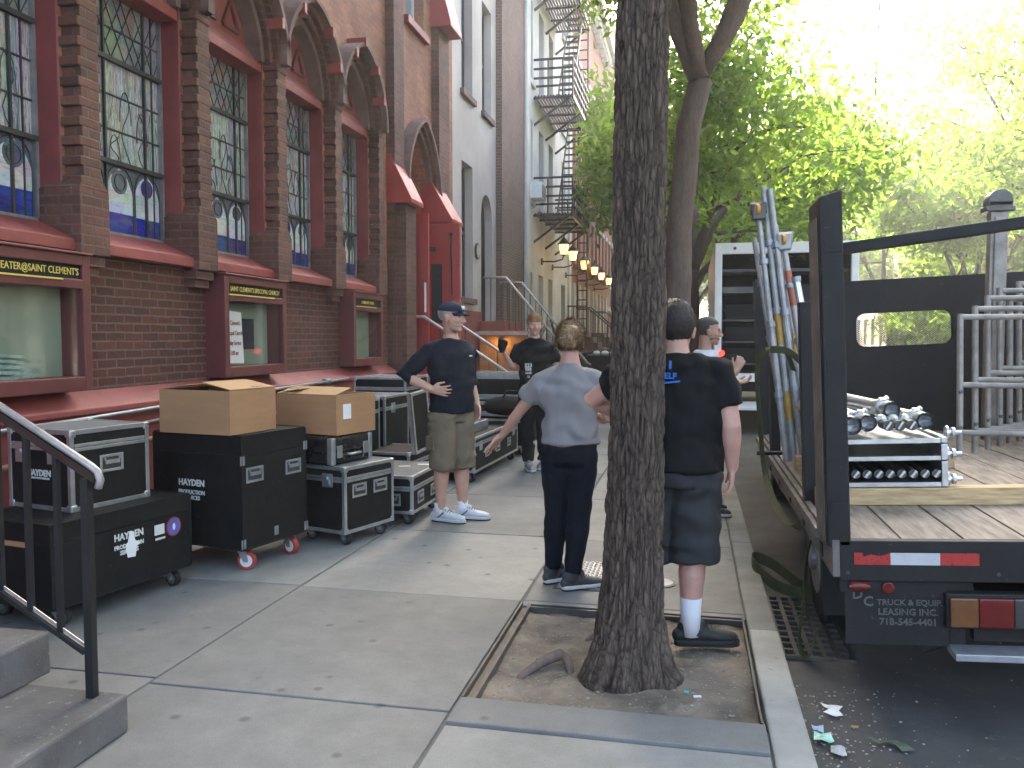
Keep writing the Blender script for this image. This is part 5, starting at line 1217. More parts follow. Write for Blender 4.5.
# 8 low flat case
w, d, h = 0.60, 0.80, 0.30
t8 = case('low flat case with grey top and white tape marks beside the khaki shorts man', (-2.17, 6.37), R(0), w, d, h, ch_=0.10, lid=0.10, e=0.024, handles_f=[(0.12, 0.21)], handles_s=[(-0.2, 0.21), (0.15, 0.21)], top='case_top', wheel=('rubber', 'wheel_grey', 0.045))
mb = MB()
for x, y, a in ((-0.1, -0.1, 0.1), (0.05, 0.12, 0.4), (0.18, 0.25, 0.2), (-0.18, 0.2, 0.5)): mb.box(-0.05, 0.05, -0.02, 0.02, 0.4012, 0.4022, Matrix.Translation((x, y, 0)) @ Matrix.Rotation(a, 4, 'Z'))
mb.build('tape_mark', 'white_paper', t8)
case('black case with silver edges hidden behind the low flat case', (-2.72, 6.36), R(0), 0.60, 0.5, 0.48, ch_=0.10, lid=0.10, e=0.024, handles_s=[(0, .3)], wheel=('rubber', 'wheel_grey', 0.045))
case('mid height silver edged case below the leaning panel', (-2.5, 7.25), R(-3), 0.55, 0.62, 0.36, ch_=0.10, lid=0.10, e=0.024, handles_f=[(0.1, 0.25)], wheel=('rubber', 'wheel_grey', 0.045))
# 9 long open silver-edged case
w, d, h = 0.66, 1.85, 0.36
t9 = case('long low silver edged case reaching back from the man in khaki shorts', (-2.18, 8.39), R(-2.2), w, d, h, ch_=0.11, lid=0.075, e=0.026, handles_s=[(-0.45, 0.27), (0.0, 0.27), (0.5, 0.27)], handles_f=[(0.0, 0.27)], latches_s=[(-0.7, 0.37), (0.72, 0.37)], wheel=('rubber', 'wheel_grey', 0.045))
t = thing('case_tray', 'open grey equipment tray lying on top of the long low case', 'equipment tray', (-2.55, 8.95, 0.478), R(-2))
mb = MB(); mb.box(-0.26, 0.26, -0.45, 0.45, 0, 0.02)
for a in ((-0.26, -0.235, -0.45, 0.45), (0.235, 0.26, -0.45, 0.45), (-0.235, 0.235, -0.45, -0.425), (-0.235, 0.235, 0.425, 0.45)): mb.box(a[0], a[1], a[2], a[3], 0.021, 0.10)
mb.build('tray', 'alu_dull', t, bevel=0.004)
mb = MB(); mb.box(-0.2, 0.2, -0.38, 0.0, 0.021, 0.08); mb.box(-0.15, 0.2, 0.05, 0.38, 0.021, 0.07); mb.build('equipment', 'case_top', t, bevel=0.008)
# 10.. stack behind the cap man
case('wide low black case at the bottom of the stack behind the men', (-2.05, 10.45), R(-2), 0.9, 0.75, 0.42, ch_=0.11, lid=0.08, e=0.028, handles_f=[(-0.2, .3), (.2, .3)], wheel=('rubber', 'wheel_grey', 0.045))
case('middle case of the stack behind the men, with a pale grey top', (-2.15, 10.5), R(-2), 0.80, 0.65, 0.20, z=0.54, castered=False, lid=0.07, e=0.028, latches_f=[(0.1, 0.12), (-0.2, 0.12)], top='case_top', handles_f=[])
case('topmost silver edged case of the stack behind the men', (-2.10, 10.6), R(-2), 0.92, 0.6, 0.30, z=0.75, castered=False, lid=0.05, e=0.03, handles_f=[])
t = thing('equipment_bag', 'soft black equipment bag lying before the case stack beside the bearded man', 'bag', (-2.1, 10.1, 0.545), R(-5))
mb = MB(); mb.loft([(-0.3, 0, 0.12), (-0.15, 0, 0.13), (0.1, 0, 0.12), (0.28, 0, 0.11)], [(.16, .10), (.19, .125), (.18, .12), (.14, .09)], side=(0, 1, 0)); mb.build('bag', 'tee_black', t, smooth=True)
mb = MB(); mb.tube([(-0.15, -0.1, 0.2), (-0.08, -0.12, 0.32), (0.08, -0.12, 0.32), (0.15, -0.1, 0.2)], 0.012, 6); mb.build('bag_handle', 'rubber', t)
t = thing('lamp_housing', 'small pale lit fixture with a white paper lying on the case stack', 'fixture', (-1.92, 10.15, 0.80), R(0))
mb = MB(); mb.prism([(-0.05, 0), (0.07, 0), (0.09, 0.08), (0.02, 0.2), (-0.06, 0.12)], 'y', -0.05, 0.05); mb.build('housing', 'white_plastic', t, bevel=0.01)
mb = MB(); mb.cyl((0.0, -0.052, 0.08), (0.0, -0.06, 0.08), 0.03, 12); mb.build('lens', 'lens_amber', t)
case('black case behind the long low case, next to the plinth', (-3.0, 9.6), R(0), 0.7, 0.8, 0.62, ch_=0.1, lid=0.1, e=0.026, wheel=('rubber', 'wheel_grey', 0.045))

# ------------------------------------------------------------ flatbed truck
TX, TY, TZ = 0.615, 3.66, 0.67
tr_ = thing('flatbed_truck', 'black stake bed flatbed truck loaded with tubes, seen from its rear', 'truck', (TX, TY, TZ), rot=(0, R(-2.6), 0))
W_, L_ = 2.42, 3.98
mb = MB(); n = 10; pw = W_ / n
for k in range(n): mb.box(0.012 + k * pw * 0.992 + 0.004, 0.012 + (k + 1) * pw * 0.992 - 0.004, 0.052, L_ - 0.01, -0.045, 0.0 + rnd.uniform(-0.002, 0.002))
mb.build('deck', 'planks', tr_, bevel=0.003)
mb = MB(); mb.box(0.0, W_, 0.0, 0.05, -0.165, 0.004); mb.box(0.06, W_, 0.05, 0.1, -0.30, -0.05); mb.build('rear_sill', 'truck_black', tr_, bevel=0.004)
mb = MB(); mb.box(-0.03, 0.0, -0.002, L_, -0.15, 0.008); mb.box(-0.055, -0.0295, 0.3, L_ - 0.1, -0.06, -0.01); mb.build('side_rail', 'truck_edge', tr_, bevel=0.004)
mb = MB(); mb.box(W_, W_ + 0.03, 0, L_, -0.15, 0.008); mb.build('side_rail', 'truck_edge', tr_, bevel=0.004)
mb = MB(); mb.box(0.35, 0.45, 0.1, 8.0, -0.40, -0.16); mb.box(1.95, 2.05, 0.1, 8.0, -0.40, -0.16)
for y in (0.4, 1.2, 2.0, 2.8, 3.6): mb.box(0.02, W_ - 0.02, y, y + 0.06, -0.16, -0.05)
mb.build('chassis', 'truck_black', tr_)
# retro-reflective strip
mb = MB(); mb.box(0.055, 0.195, -0.003, -0.001, -0.095, -0.045); mb.box(0.385, 0.53, -0.003, -0.001, -0.095, -0.045); sr = mb.build('reflector_strip', 'refl_red', tr_)
mb = MB(); mb.box(0.196, 0.384, -0.003, -0.001, -0.095, -0.045); mb.build('white_band', 'refl_white', sr)
mb = MB(); mb.prism([(0.09, -0.062), (0.12, -0.052), (0.16, -0.058), (0.196, -0.044), (0.196, -0.04), (0.09, -0.04)], 'y', -0.0035, -0.0032); mb.build('worn_patch', 'truck_black', sr)
# rear post
mb = MB(); mb.prism([(-0.045, -0.02), (0.045, -0.02), (0.045, 1.45), (-0.045, 1.425)], 'y', 0.0, 0.30)
mb.build('corner_post', 'truck_black', tr_, bevel=0.006)
mb = MB(); mb.box(W_ - 0.05, W_ + 0.03, 0, 0.3, 0.01, 1.45); mb.build('corner_post', 'truck_black', tr_, bevel=0.006)
mb = MB(); mb.box(-0.051, -0.0465, 0.05, 0.28, -0.01, 1.35); mb.build('post_side', 'truck_edge', tr_)
# stakes
for y, h_ in ((0.85, 1.03), (2.62, 1.02)):
    for x in (0.0, W_): 
        mb = MB(); mb.box(x - 0.03, x + 0.03, y, y + 0.09, -0.03, h_); mb.build('stake', 'truck_black', tr_, bevel=0.004)
mb = MB(); mb.box(-0.03, 0.03, 2.715, 2.83, -0.02, 0.95); mb.build('stake', 'truck_black', tr_, bevel=0.004)
mb = MB(); mb.tube([(-0.16, 2.3, 0.06), (0.0, 2.3, 0.06), (0.1, 2.3, 0.06)], 0.014, 8); mb.build('tie_bar', 'truck_black', tr_)
# headboard: panel with rounded mesh window
hb = node('headboard', tr_, (0, L_, 0))
mb = MB(); x0, x1, z0, z1, rr = 0.80, 1.55, 0.73, 1.01, 0.07; Hh = 1.29
out = []
for cx, cz, a0 in ((x1 - rr, z1 - rr, 0), (x0 + rr, z1 - rr, 90), (x0 + rr, z0 + rr, 180), (x1 - rr, z0 + rr, 270)):
    for k in range(7): a = R(a0 + 15 * k); out.append((cx + rr * math.cos(a), cz + rr * math.sin(a)))
nO = len(out); OC = [(W_, Hh), (0, Hh), (0, 0.0), (W_, 0.0)]
for yy in (0.0, -0.04):
    o0 = len(mb.v)
    mb.add([(x, yy, z) for x, z in out] + [(x, yy, z) for x, z in OC], [])
    for q in range(4):
        for k in range(6): mb.f.append((o0 + q * 7 + k, o0 + q * 7 + k + 1, o0 + nO + q)); mb.mi.append(0)
        mb.f.append((o0 + q * 7 + 6, o0 + (q * 7 + 7) % nO, o0 + nO + (q + 1) % 4, o0 + nO + q)); mb.mi.append(0)
for k in range(nO):
    a, b = out[k], out[(k + 1) % nO]; mb.quad((a[0], 0, a[1]), (b[0], 0, b[1]), (b[0], -0.04, b[1]), (a[0], -0.04, a[1]))
for a, b in ((OC[0], OC[1]), (OC[1], OC[2]), (OC[2], OC[3]), (OC[3], OC[0])): mb.quad((a[0], 0, a[1]), (b[0], 0, b[1]), (b[0], -0.04, b[1]), (a[0], -0.04, a[1]))
mb.build('panel', 'truck_black', hb)
mb = MB()
nxm, nzm = 34, 16; dx = (x1 - x0) / nxm; dz = (z1 - z0) / nzm
for i in range(nxm):
    for j in range(nzm):
        cx, cz = x0 + (i + 0.5) * dx, z0 + (j + 0.5) * dz
        mb.bar((cx - dx / 2, -0.02, cz), (cx, -0.02, cz + dz / 2), 0.0045, 0.003); mb.bar((cx, -0.02, cz + dz / 2), (cx + dx / 2, -0.02, cz), 0.0045, 0.003)
        mb.bar((cx - dx / 2, -0.02, cz), (cx, -0.02, cz - dz / 2), 0.0045, 0.003); mb.bar((cx, -0.02, cz - dz / 2), (cx + dx / 2, -0.02, cz), 0.0045, 0.003)
mb.build('mesh_screen', 'truck_edge', hb)
mb = MB(); mb.box(-0.03, 0.04, -0.09, 0.0, 0.0, 1.33); mb.build('upright', 'truck_black', hb); mb = MB(); mb.box(W_ - 0.04, W_ + 0.03, -0.09, 0.0, 0.0, 1.33); mb.build('upright', 'truck_black', hb)
mb = MB(); mb.bar((0.046, 0.08, 1.215), (2.38, -0.10, 1.40), 0.05, 0.048); mb.build('rear_crossbar', 'truck_black', tr_, bevel=0.005)
# under the tail: panel, lamps, bumper, flap lettering
mb = MB(); mb.box(0.02, 0.42, 0.03, 0.045, -0.44, -0.168); pn = mb.build('tail_panel', 'truck_black', tr_)
text('lettering', 'TRUCK & EQUIP.', 0.034, 'letter_worn', pn, (0.272, 0.0285, -0.262), (1, 0, 0), (0, 0, 1), bold=0.02)
text('lettering', 'LEASING INC.', 0.038, 'letter_worn', pn, (0.265, 0.0285, -0.302), (1, 0, 0), (0, 0, 1), bold=0.02)
text('lettering', '718-545-4401', 0.040, 'letter_worn', pn, (0.265, 0.0285, -0.344), (1, 0, 0), (0, 0, 1), bold=0.02)
for chh, x, z in (('D', 0.070, -0.230), ('C', 0.112, -0.260)): text('lettering', chh, 0.058, 'letter_worn', pn, (x, 0.0285, z), (1, 0, 0), (0, 0, 1), bold=0.02)
mb = MB(); mb.box(0.0, 0.21, 0.012, 0.029, -0.215, -0.150 - 0.016); mb.build('lamp_bracket', 'truck_black', tr_)
mb = MB(); mb.box(0.04, 0.115, 0.0, 0.011, -0.182, -0.145 - 0.0225); mb.ball((0.075, 0.006, -0.190), (0.045, 0.012, 0.019), n=16, k=8); mb.build('marker_lamp', 'lens_red', tr_, smooth=False)
mb = MB(); mb.cyl((0.185, 0.011, -0.192), (0.185, -0.004, -0.192), 0.024, 24); mb.build('marker_lamp', 'lens_red', tr_, bevel=0.004)
tl = node('tail_lamp', tr_, (0.415, -0.005, -0.345)); 
mb = MB(); mb.box(-0.012, 0.36, 0.0, 0.06, -0.01, 0.135); mb.build('lamp_body', 'truck_black', tl, bevel=0.006)
mb = MB(); mb.box(0.0, 0.105, -0.016, -0.001, 0.0, 0.12); mb.build('lens', 'lens_amber', tl, bevel=0.006)
mb = MB(); mb.box(0.107, 0.235, -0.016, -0.001, 0.0, 0.12); mb.build('lens', 'lens_red', tl, bevel=0.006)
mb = MB(); mb.box(0.237, 0.345, -0.016, -0.001, 0.0, 0.12); mb.build('lens', 'lens_clear', tl, bevel=0.006)
mb = MB(); mb.box(0.42, 2.0, -0.06, 0.06, -0.47, -0.44); mb.build('bumper_step', 'alu_dull', tr_, bevel=0.004)
for xf_ in (0.43, 1.9): mb = MB(); mb.box(xf_, xf_ + .06, 0.06, 0.3, -0.46, -0.17); mb.build('bumper_bracket', 'truck_black', tr_)
mb = MB(); mb.box(0.52, 0.90, 0.05, 0.1, -0.42, -0.168); mb.build('lamp_panel', 'truck_black', tr_)
def truck_wheel(x, y, r=0.37, wd=0.22, dual=False):
    n_ = node('wheel', tr_, (x, y, -0.80 + r + 0.0))
    mb = MB(); mb.cyl((-wd / 2, 0, 0), (wd / 2, 0, 0), r, 40); mb.build('tyre', 'rubber', n_, bevel=0.03)
    mb = MB(); mb.cyl((-wd / 2 - 0.004, 0, 0), (wd / 2 + 0.004, 0, 0), r * 0.58, 28); mb.cyl((-wd / 2 - 0.03, 0, 0), (wd / 2 + 0.03, 0, 0), r * 0.22, 16); mb.build('rim', 'alu_dull', n_, bevel=0.01)
for x in (0.20, 0.45, 1.97, 2.22): truck_wheel(x, 1.45)
for x in (0.28, 2.12): truck_wheel(x, 5.3)
for xf_ in (0.06, 1.86): mb = MB(); mb.box(xf_, xf_ + 0.5, 0.95, 0.965, -0.62, -0.17); mb.build('mud_flap', 'rubber', tr_)
mb = MB(); mb.cyl((0.2, 1.45, -0.43), (2.2, 1.45, -0.43), 0.07, 14); mb.build('axle', 'truck_black', tr_)
# cab
cb = node('cab', tr_, (0, L_ + 0.12, 0)); mb = MB()
mb.box(0.15, 2.27, 0.0, 1.55, -0.35, 0.62); mb.box(0.2, 2.22, 1.55, 2.6, -0.35, 0.45); mb.box(0.22, 2.2, 0.03, 1.4, 1.18, 1.27)
for x in (0.2, 2.14): mb.box(x, x + 0.08, 0.0, 0.08, 0.62, 1.2); mb.bar((x + 0.04, 1.5, 0.6), (x + 0.04, 1.3, 1.2), 0.08, 0.08)
mb.build('cab_body', 'white_van', cb, bevel=0.04)
# cargo: aluminium beams with tubes
ag = thing('aluminum_beam_stack', 'stack of silver aluminum beams with round bolt ends lying on the truck bed', 'beam stack', (TX, TY, TZ + 0.004), rot=(0, R(-2.6), 0), group=None)
bx0, bx1, by0, by1, bz = 0.10, 0.63, 0.76, 2.0, 0.088
for li, zz in enumerate((0.0, 0.13, 0.215)):
    hh = (0.125, 0.08, 0.03)[li]
    for k in range(2):
        mb = MB(); x = bx0 if k == 0 else bx1 - 0.03
        mb.box(x, x + 0.03, by0 + li * 0.002, by1, bz + zz, bz + zz + hh); mb.build('side_beam', 'alu', ag, bevel=0.004)
    mb = MB(); mb.box(bx0 + 0.032, bx1 - 0.032, by0 + 0.02, by1 - 0.02, bz + zz + 0.004, bz + zz + 0.016); mb.box(bx0 + 0.032, bx1 - 0.032, by0 + 0.005, by0 + 0.02, bz + zz + 0.001, bz + zz + 0.022); mb.build('cross_plate', 'alu', ag)
for k in range(9):
    x = bx0 + 0.055 + k * 0.0535; n_ = node('tube_end', ag)
    mb = MB(); mb.cyl((x, by0 + 0.02, bz + 0.062), (x, by1 - 0.1, bz + 0.062), 0.022, 16); mb.build('tube', 'steel_dark', n_, smooth=False)
    mb = MB(); mb.bar((x - 0.012, by0 + 0.012, bz + 0.048), (x + 0.012, by0 + 0.012, bz + 0.078), 0.010, 0.012); mb.build('bolt', 'alu', n_)
for zz in (0.03, 0.155, 0.26):
    mb = MB(); mb.cyl((bx1 + 0.0, by0 + 0.05, bz + zz), (bx1 + 0.075, by0 + 0.05, bz + zz), 0.010, 8); mb.cyl((bx1 + 0.03, by0 + 0.05, bz + zz), (bx1 + 0.045, by0 + 0.05, bz + zz), 0.026, 12); mb.cyl((bx1 + 0.002, by0 + 0.05, bz + zz), (bx1 + 0.014, by0 + 0.05, bz + zz), 0.034, 16); mb.build('bolt', 'alu', ag)
def ctube(label, a, b, r, cl=1):
    t = thing('clamp_tube', label, 'tube', (TX, TY, TZ + 0.004), rot=(0, R(-2.6), 0), group='silver clamp tubes piled on the beam stack')
    a = Vector(a); b = Vector(b); d_ = (b - a).normalized()
    mb = MB(); u = d_.orthogonal().normalized(); n = 20
    for rr, sgn in ((r, 1), (r * 0.86, -1)):
        pass
    mb.loft([a, b], [r, r], n=n, caps='none'); mb.loft([a, b], [r * .86, r * .86], n=n, caps='none')
    m1, m2 = [], []
    o = mb.build('pipe', 'alu', t, smooth=True)
    mb = MB(); mb.loft([a - d_ * 0.002, a + d_ * 0.06], [r * 1.18, r * 1.18], n=20, caps='none'); mb.loft([a - d_ * 0.002, a + d_ * 0.06], [r * 1.0, r * 1.0], n=20, caps='none')
    A = []
    for k in range(20):
        pass
    mb.build('collar', 'alu_dull', t, smooth=True)
    q = a + d_ * 0.10; mb = MB(); mb.loft([q, q + d_ * 0.06], [r * 1.3, r * 1.3], n=16, caps='flat'); mb.bar(q + Vector((0, 0, r)), q + Vector((0.02, 0.03, r + 0.022)), 0.014); mb.cyl(q + Vector((-.02, 0.03, r + .012)), q + Vector((.03, 0.03, r + .012)), 0.008, 8); mb.build('clamp', 'alu', t)
    mb = MB(); mb.cyl(a + d_ * 0.03 - Vector((r * .9, 0, 0)), a + d_ * 0.03 + Vector((r * .9, 0, 0)), 0.005, 6); mb.build('pin', 'alu', t)
    return t
zt_ = bz + 0.275
ctube('thick silver clamp tube on the left of the beam stack, behind the corner post', (0.20, 0.80, zt_ + 0.03), (0.12, 2.1, zt_ + 0.03), 0.040)
ctube('silver tube with a cross pinned open end, second from the corner post', (0.285, 0.86, zt_ + 0.035), (0.20, 2.2, zt_ + 0.05), 0.037)
ctube('long raised silver clamp tube lying on top of the other tubes', (0.43, 1.0, zt_ + 0.085), (0.22, 2.35, zt_ + 0.10), 0.038)
ctube('rightmost silver clamp tube with a bolted end on the beam stack', (0.57, 0.92, zt_ + 0.032), (0.42, 2.2, zt_ + 0.04), 0.038)
cl = thing('clamp_heap', 'row of dark rubber capped swivel clamps lying between the silver tubes', 'clamps', (TX, TY, TZ + 0.004), rot=(0, R(-2.6), 0))
for k in range(3):
    x = 0.37 + k * 0.055; n_ = node('clamp', cl); mb = MB(); mb.cyl((x, 0.80, zt_ + 0.025), (x, 0.92, zt_ + 0.025), 0.026, 14); mb.build('cap', 'steel_dark', n_)
    mb = MB(); mb.bar((x - 0.012, 0.793, zt_ + 0.01), (x + 0.012, 0.793, zt_ + 0.045), 0.009, 0.010); mb.ball((x, 0.96, zt_ + 0.04), 0.03, n=8, k=6); mb.build('clip', 'alu', n_)
cl2 = thing('coupler_heap', 'heap of small silver couplers at the far left of the beam stack', 'couplers', (TX, TY, TZ + 0.004), rot=(0, R(-2.6), 0))
mb = MB()
for k in range(16):
    c = Vector((rnd.uniform(0.10, 0.32), rnd.uniform(1.75, 2.1), zt_ + 0.1 + rnd.uniform(0.02, 0.1))); mb.cyl(c, c + Vector((rnd.uniform(-.05, .05), rnd.uniform(-.05, .05), rnd.uniform(-.03, .05))), rnd.uniform(0.014, 0.028), 10)
mb.build('couplers', 'alu', cl2)
# lumber
def timber(label, x0, x1, y, rz=0.0, s=0.088, z=0.003):
    t = thing('timber', label, 'timber', (TX, TY, TZ), rot=(0, R(-2.6), 0), group='timber bearers on the truck bed')
    mb = MB(); mt = Matrix.Translation(((x0 + x1) / 2, y, 0)) @ Matrix.Rotation(rz, 4, 'Z'); L = (x1 - x0) / 2
    mb.box(-L, L, -s / 2, s / 2, z, z + s - 0.004, mt); o = mb.build('beam', 'lumber', None, bevel=0.003); o.parent = t
    for e_ in (-L, L):
        q = MB(); a, b = sorted((e_ + math.copysign(0.0005, e_), e_ + math.copysign(0.002, e_))); q.box(a, b, -s / 2 + .003, s / 2 - .003, z + .003, z + s - .007, mt); q.build('end_grain', 'cardboard_in', t)
timber('long pale timber bearer under the front end of the aluminum beams', 0.02, 2.2, 0.80)
timber('short timber bearer under the far end of the aluminum beams', 0.05, 0.98, 1.95, 0.02)
# vertical tube bundle
def local(p): return Vector(p)
tb = thing('stand_bundle', 'upright bundle of long silver telescopic stands strapped to the stakes', 'stand bundle', (TX, TY, TZ), rot=(0, R(-2.6), 0))
specs = [(0.02, 2.15, -0.10, 2.35, 1.72, .022), (0.072, 2.18, -0.055, 2.40, 1.88, .025), (0.125, 2.15, -0.015, 2.38, 1.86, .024), (0.175, 2.2, 0.02, 2.43, 1.62, .022), (0.215, 2.1, 0.06, 2.36, 1.50, .023), (0.05, 2.28, -0.12, 2.5, 1.55, .021), (0.25, 2.2, 0.085, 2.45, 1.4, .020)]
for i, (xb, yb, xt, yt, ht, r) in enumerate(specs):
    n_ = node('stand', tb); a = Vector((xb, yb, 0.02)); b = Vector((xt, yt, ht)); P = lambda f: a.lerp(b, f)
    mb = MB(); mb.cyl(P(0), P(0.55), r, 14); mb.cyl(P(0.55), P(1), r * 0.84, 14); mb.build('tube', 'steel_galv', n_, smooth=False)
    mb = MB()
    for f in (0.25, 0.53, 0.78): mb = MB(); mb.cyl(P(f), P(f + 0.022), r * 1.35, 14); mb.build('collar', 'alu_dull', n_)
    if i in (1, 3):
        for f0, f1 in ((.42, .53), (.15, .27)): mb = MB(); mb.cyl(P(f0), P(f1), r * 1.06, 14); mb.build('yellow_sleeve', 'yellow_tape', n_)
    if i == 4: mb = MB(); mb.cyl(P(0.70), P(0.86), r * 1.0, 14); mb.build('red_sleeve', 'red_tape', n_)
    if i in (0, 4):
        mb = MB(); c = P(0.97); mb.box(c.x - 0.045, c.x + 0.045, c.y - 0.05, c.y + 0.05, c.z - 0.02, c.z + 0.09); mb.cyl(c + Vector((-.055, 0, .06)), c + Vector((.055, 0, .06)), 0.045, 16); mb.build('winch_head', 'steel_dark' if i == 0 else 'alu_dull', n_, bevel=0.01)
        mb = MB(); mb.cyl(c + Vector((-.02, -.055, .05)), c + Vector((.0, -.05, .05)), 0.035, 14); mb.build('wheel', 'orange_grip', n_)
# single leaning silver pole beside
pl_ = thing('pole', 'single silver pole leaning against the truck side by the green strap', 'pole', (TX, TY, TZ), rot=(0, R(-2.6), 0))
mb = MB(); mb.cyl((0.22, 1.9, 0.3), (0.10, 2.05, 1.22), 0.024, 14); mb.build('shaft', 'alu', pl_); mb = MB(); mb.cyl((0.103, 2.047, 1.20), (0.10, 2.05, 1.235), 0.030, 14); mb.build('cap', 'alu_dull', pl_)
# straps
def strap(label, pts, w=0.045, name='ratchet_strap', side=(0, 1, 0), th=0.003):
    mb = MB(); P = [Vector(p) for p in pts]
    # smooth the path
    Q = []
    for i in range(len(P) - 1):
        p0 = P[max(i - 1, 0)]; p1 = P[i]; p2 = P[i + 1]; p3 = P[min(i + 2, len(P) - 1)]
        for k in range(6):
            t = k / 6; Q.append(0.5 * ((2 * p1) + (-p0 + p2) * t + (2 * p0 - 5 * p1 + 4 * p2 - p3) * t * t + (-p0 + 3 * p1 - 3 * p2 + p3) * t ** 3))
    Q.append(P[-1]); s_ = Vector(side); vs = []; fs = []
    for i, q in enumerate(Q):
        t = (Q[min(i + 1, len(Q) - 1)] - Q[max(i - 1, 0)]).normalized(); u = (s_ - t * s_.dot(t)).normalized(); v = t.cross(u)
        vs += [q - u * w / 2 - v * th / 2, q + u * w / 2 - v * th / 2, q + u * w / 2 + v * th / 2, q - u * w / 2 + v * th / 2]
    for i in range(len(Q) - 1):
        for k in range(4): a = i * 4; fs.append((a + k, a + (k + 1) % 4, a + 4 + (k + 1) % 4, a + 4 + k))
    fs += [(0, 1, 2, 3), tuple(len(vs) - 4 + k for k in (3, 2, 1, 0))]
    mb.add(vs, fs); return props(mb.build(name, 'strap_green', smooth=False), label, 'strap', 'olive green webbing straps')
strap('olive green strap wrapped round the upright stand bundle and hanging in a loop', [(0.66, 5.75, 1.30), (0.60, 5.68, 1.42), (0.48, 5.75, 1.43), (0.44, 5.9, 1.3), (0.47, 5.9, 0.9), (0.50, 5.9, 0.62), (0.54, 5.5, 0.45), (0.60, 5.05, 0.42), (0.66, 4.95, 0.50)], side=(0.4, -0.6, 0))
strap('olive green strap sagging from the stands towards the corner post', [(0.50, 5.62, 1.44), (0.62, 5.58, 1.42), (0.76, 5.5, 1.26), (0.86, 5.4, 1.05), (0.90, 5.3, 0.86)], side=(0, -0.5, 1), w=0.05)
strap('olive green strap lying in a loop at the kerb and trailing to the truck', [(0.85, 5.3, -0.10), (0.70, 5.38, -0.07), (0.54, 5.45, -0.04), (0.42, 5.62, 0.035), (0.44, 5.82, 0.035), (0.56, 5.78, 0.0), (0.70, 5.55, -0.06), (0.85, 5.42, -0.10)], side=(0, 0.15, 1), w=0.07)
strap('dark olive strap hanging down from the truck side onto the gutter', [(0.66, 4.55, 0.56), (0.60, 4.5, 0.40), (0.58, 4.45, 0.15), (0.56, 4.42, -0.04), (0.60, 4.38, -0.10), (0.64, 4.40, 0.05)], side=(0.3, 0.8, 0), w=0.06)
# scaffold frames leaning at the right of the bed
def scaf(label, x, y, w, h, lean, yaw):
    t = thing('scaffold_frame', label, 'scaffold frame', (TX + x, TY + y, TZ + 0.05), group='grey scaffold frames standing on the truck bed', rot=(R(lean), 0, R(yaw)))
    mb = MB(); r = 0.021
    for xx in (0, w): mb = MB(); mb.cyl((xx, 0, 0), (xx, 0, h), r, 12); mb.build('upright', 'scaf_grey', t)
    for z in (0.16, h * 0.5, h - 0.02): mb = MB(); mb.cyl((0, 0, z), (w, 0, z), r * 0.9, 12); mb.build('crossbar', 'scaf_grey', t)
    mb = MB(); mb.cyl((w * 0.45, 0, 0.16), (w * 0.45, 0, h - 0.02), r * 0.8, 10); mb.build('inner_post', 'scaf_grey', t)
    for z in (h * 0.45, h * 0.2): mb = MB(); mb.cyl((-.0, 0, z), (-.0, -0.05, z), 0.012, 8); mb.build('lug', 'steel_dark', t)
scaf('nearest grey scaffold frame standing at the right of the truck bed', 1.16, 2.45, 1.1, 0.96, -6, -4)
scaf('second grey scaffold frame from the front, on the truck bed', 1.30, 2.60, 1.1, 1.02, -6, -3)
scaf('third grey scaffold frame from the front, on the truck bed', 1.43, 2.76, 1.1, 1.10, -6, -2)
scaf('fourth and rearmost grey scaffold frame, nearest the headboard', 1.56, 2.92, 1.1, 1.16, -6, -2)
scaf('fifth grey scaffold frame, between the fourth one and the masts', 1.67, 3.06, 1.1, 1.10, -5, -2)
scaf('sixth grey scaffold frame, tallest, against the right of the headboard', 1.78, 3.20, 1.1, 1.22, -5, -1)
# rivets, hinges and wear plates on the truck
for x in (0.03, 0.60, 1.2, 1.8, 2.38):
    mb = MB(); mb.cyl((x, -0.003, -0.13), (x, -0.0005, -0.13), 0.008, 10); mb.build('bolt_head', 'steel_dark', tr_)
for z in (0.12, 0.7, 1.2):
    mb = MB(); mb.box(-0.03, 0.03, -0.006, -0.0005, z, z + 0.05); mb.cyl((0.0, -0.010, z + 0.025), (0.0, -0.006, z + 0.025), 0.009, 10); mb.build('hinge_plate', 'truck_black', tr_)
for k in range(6):
    mb = MB(); mb.box(-0.036, -0.0305, 0.25 + k * 0.62, 0.31 + k * 0.62, -0.13, -0.07); mb.build('stake_pocket', 'truck_black', tr_)
mb = MB(); mb.tube([(0.30, 0.06, -0.45), (0.34, 0.10, -0.5), (0.42, 0.12, -0.48), (0.5, 0.1, -0.40)], 0.008, 6); mb.build('cable', 'rubber', tr_)
# dome topped mast
t = thing('lift_mast', 'thick grey lift mast with a dome shaped head, rising behind the scaffold frames', 'mast', (TX + 1.62, TY + 3.3, TZ + 0.06))
mb = MB(); mb.box(-0.06, 0.06, -0.045, 0.045, 0, 1.72); mb.box(-0.035, 0.035, -0.06, -0.0455, 0, 1.68); mb.build('mast', 'scaf_grey', t, bevel=0.006)
mb = MB(); mb.box(-0.10, 0.10, -0.07, 0.07, 1.722, 1.76); mb.cyl((0, -0.065, 1.80), (0, 0.065, 1.80), 0.085, 24); mb.box(-0.085, 0.085, -0.065, 0.065, 1.7605, 1.80); mb.build('head', 'steel_dark', t, bevel=0.008)
t = thing('lift_mast', 'thinner grey mast beside the dome topped one, cut by the right frame edge', 'mast', (TX + 1.9, TY + 3.35, TZ + 0.07))
mb = MB(); mb.box(-0.05, 0.05, -0.04, 0.04, 0, 1.6); mb.build('mast', 'scaf_grey', t, bevel=0.006); mb = MB(); mb.box(-0.06, 0.06, -0.05, 0.05, 1.602, 1.64); mb.build('cap', 'steel_dark', t)

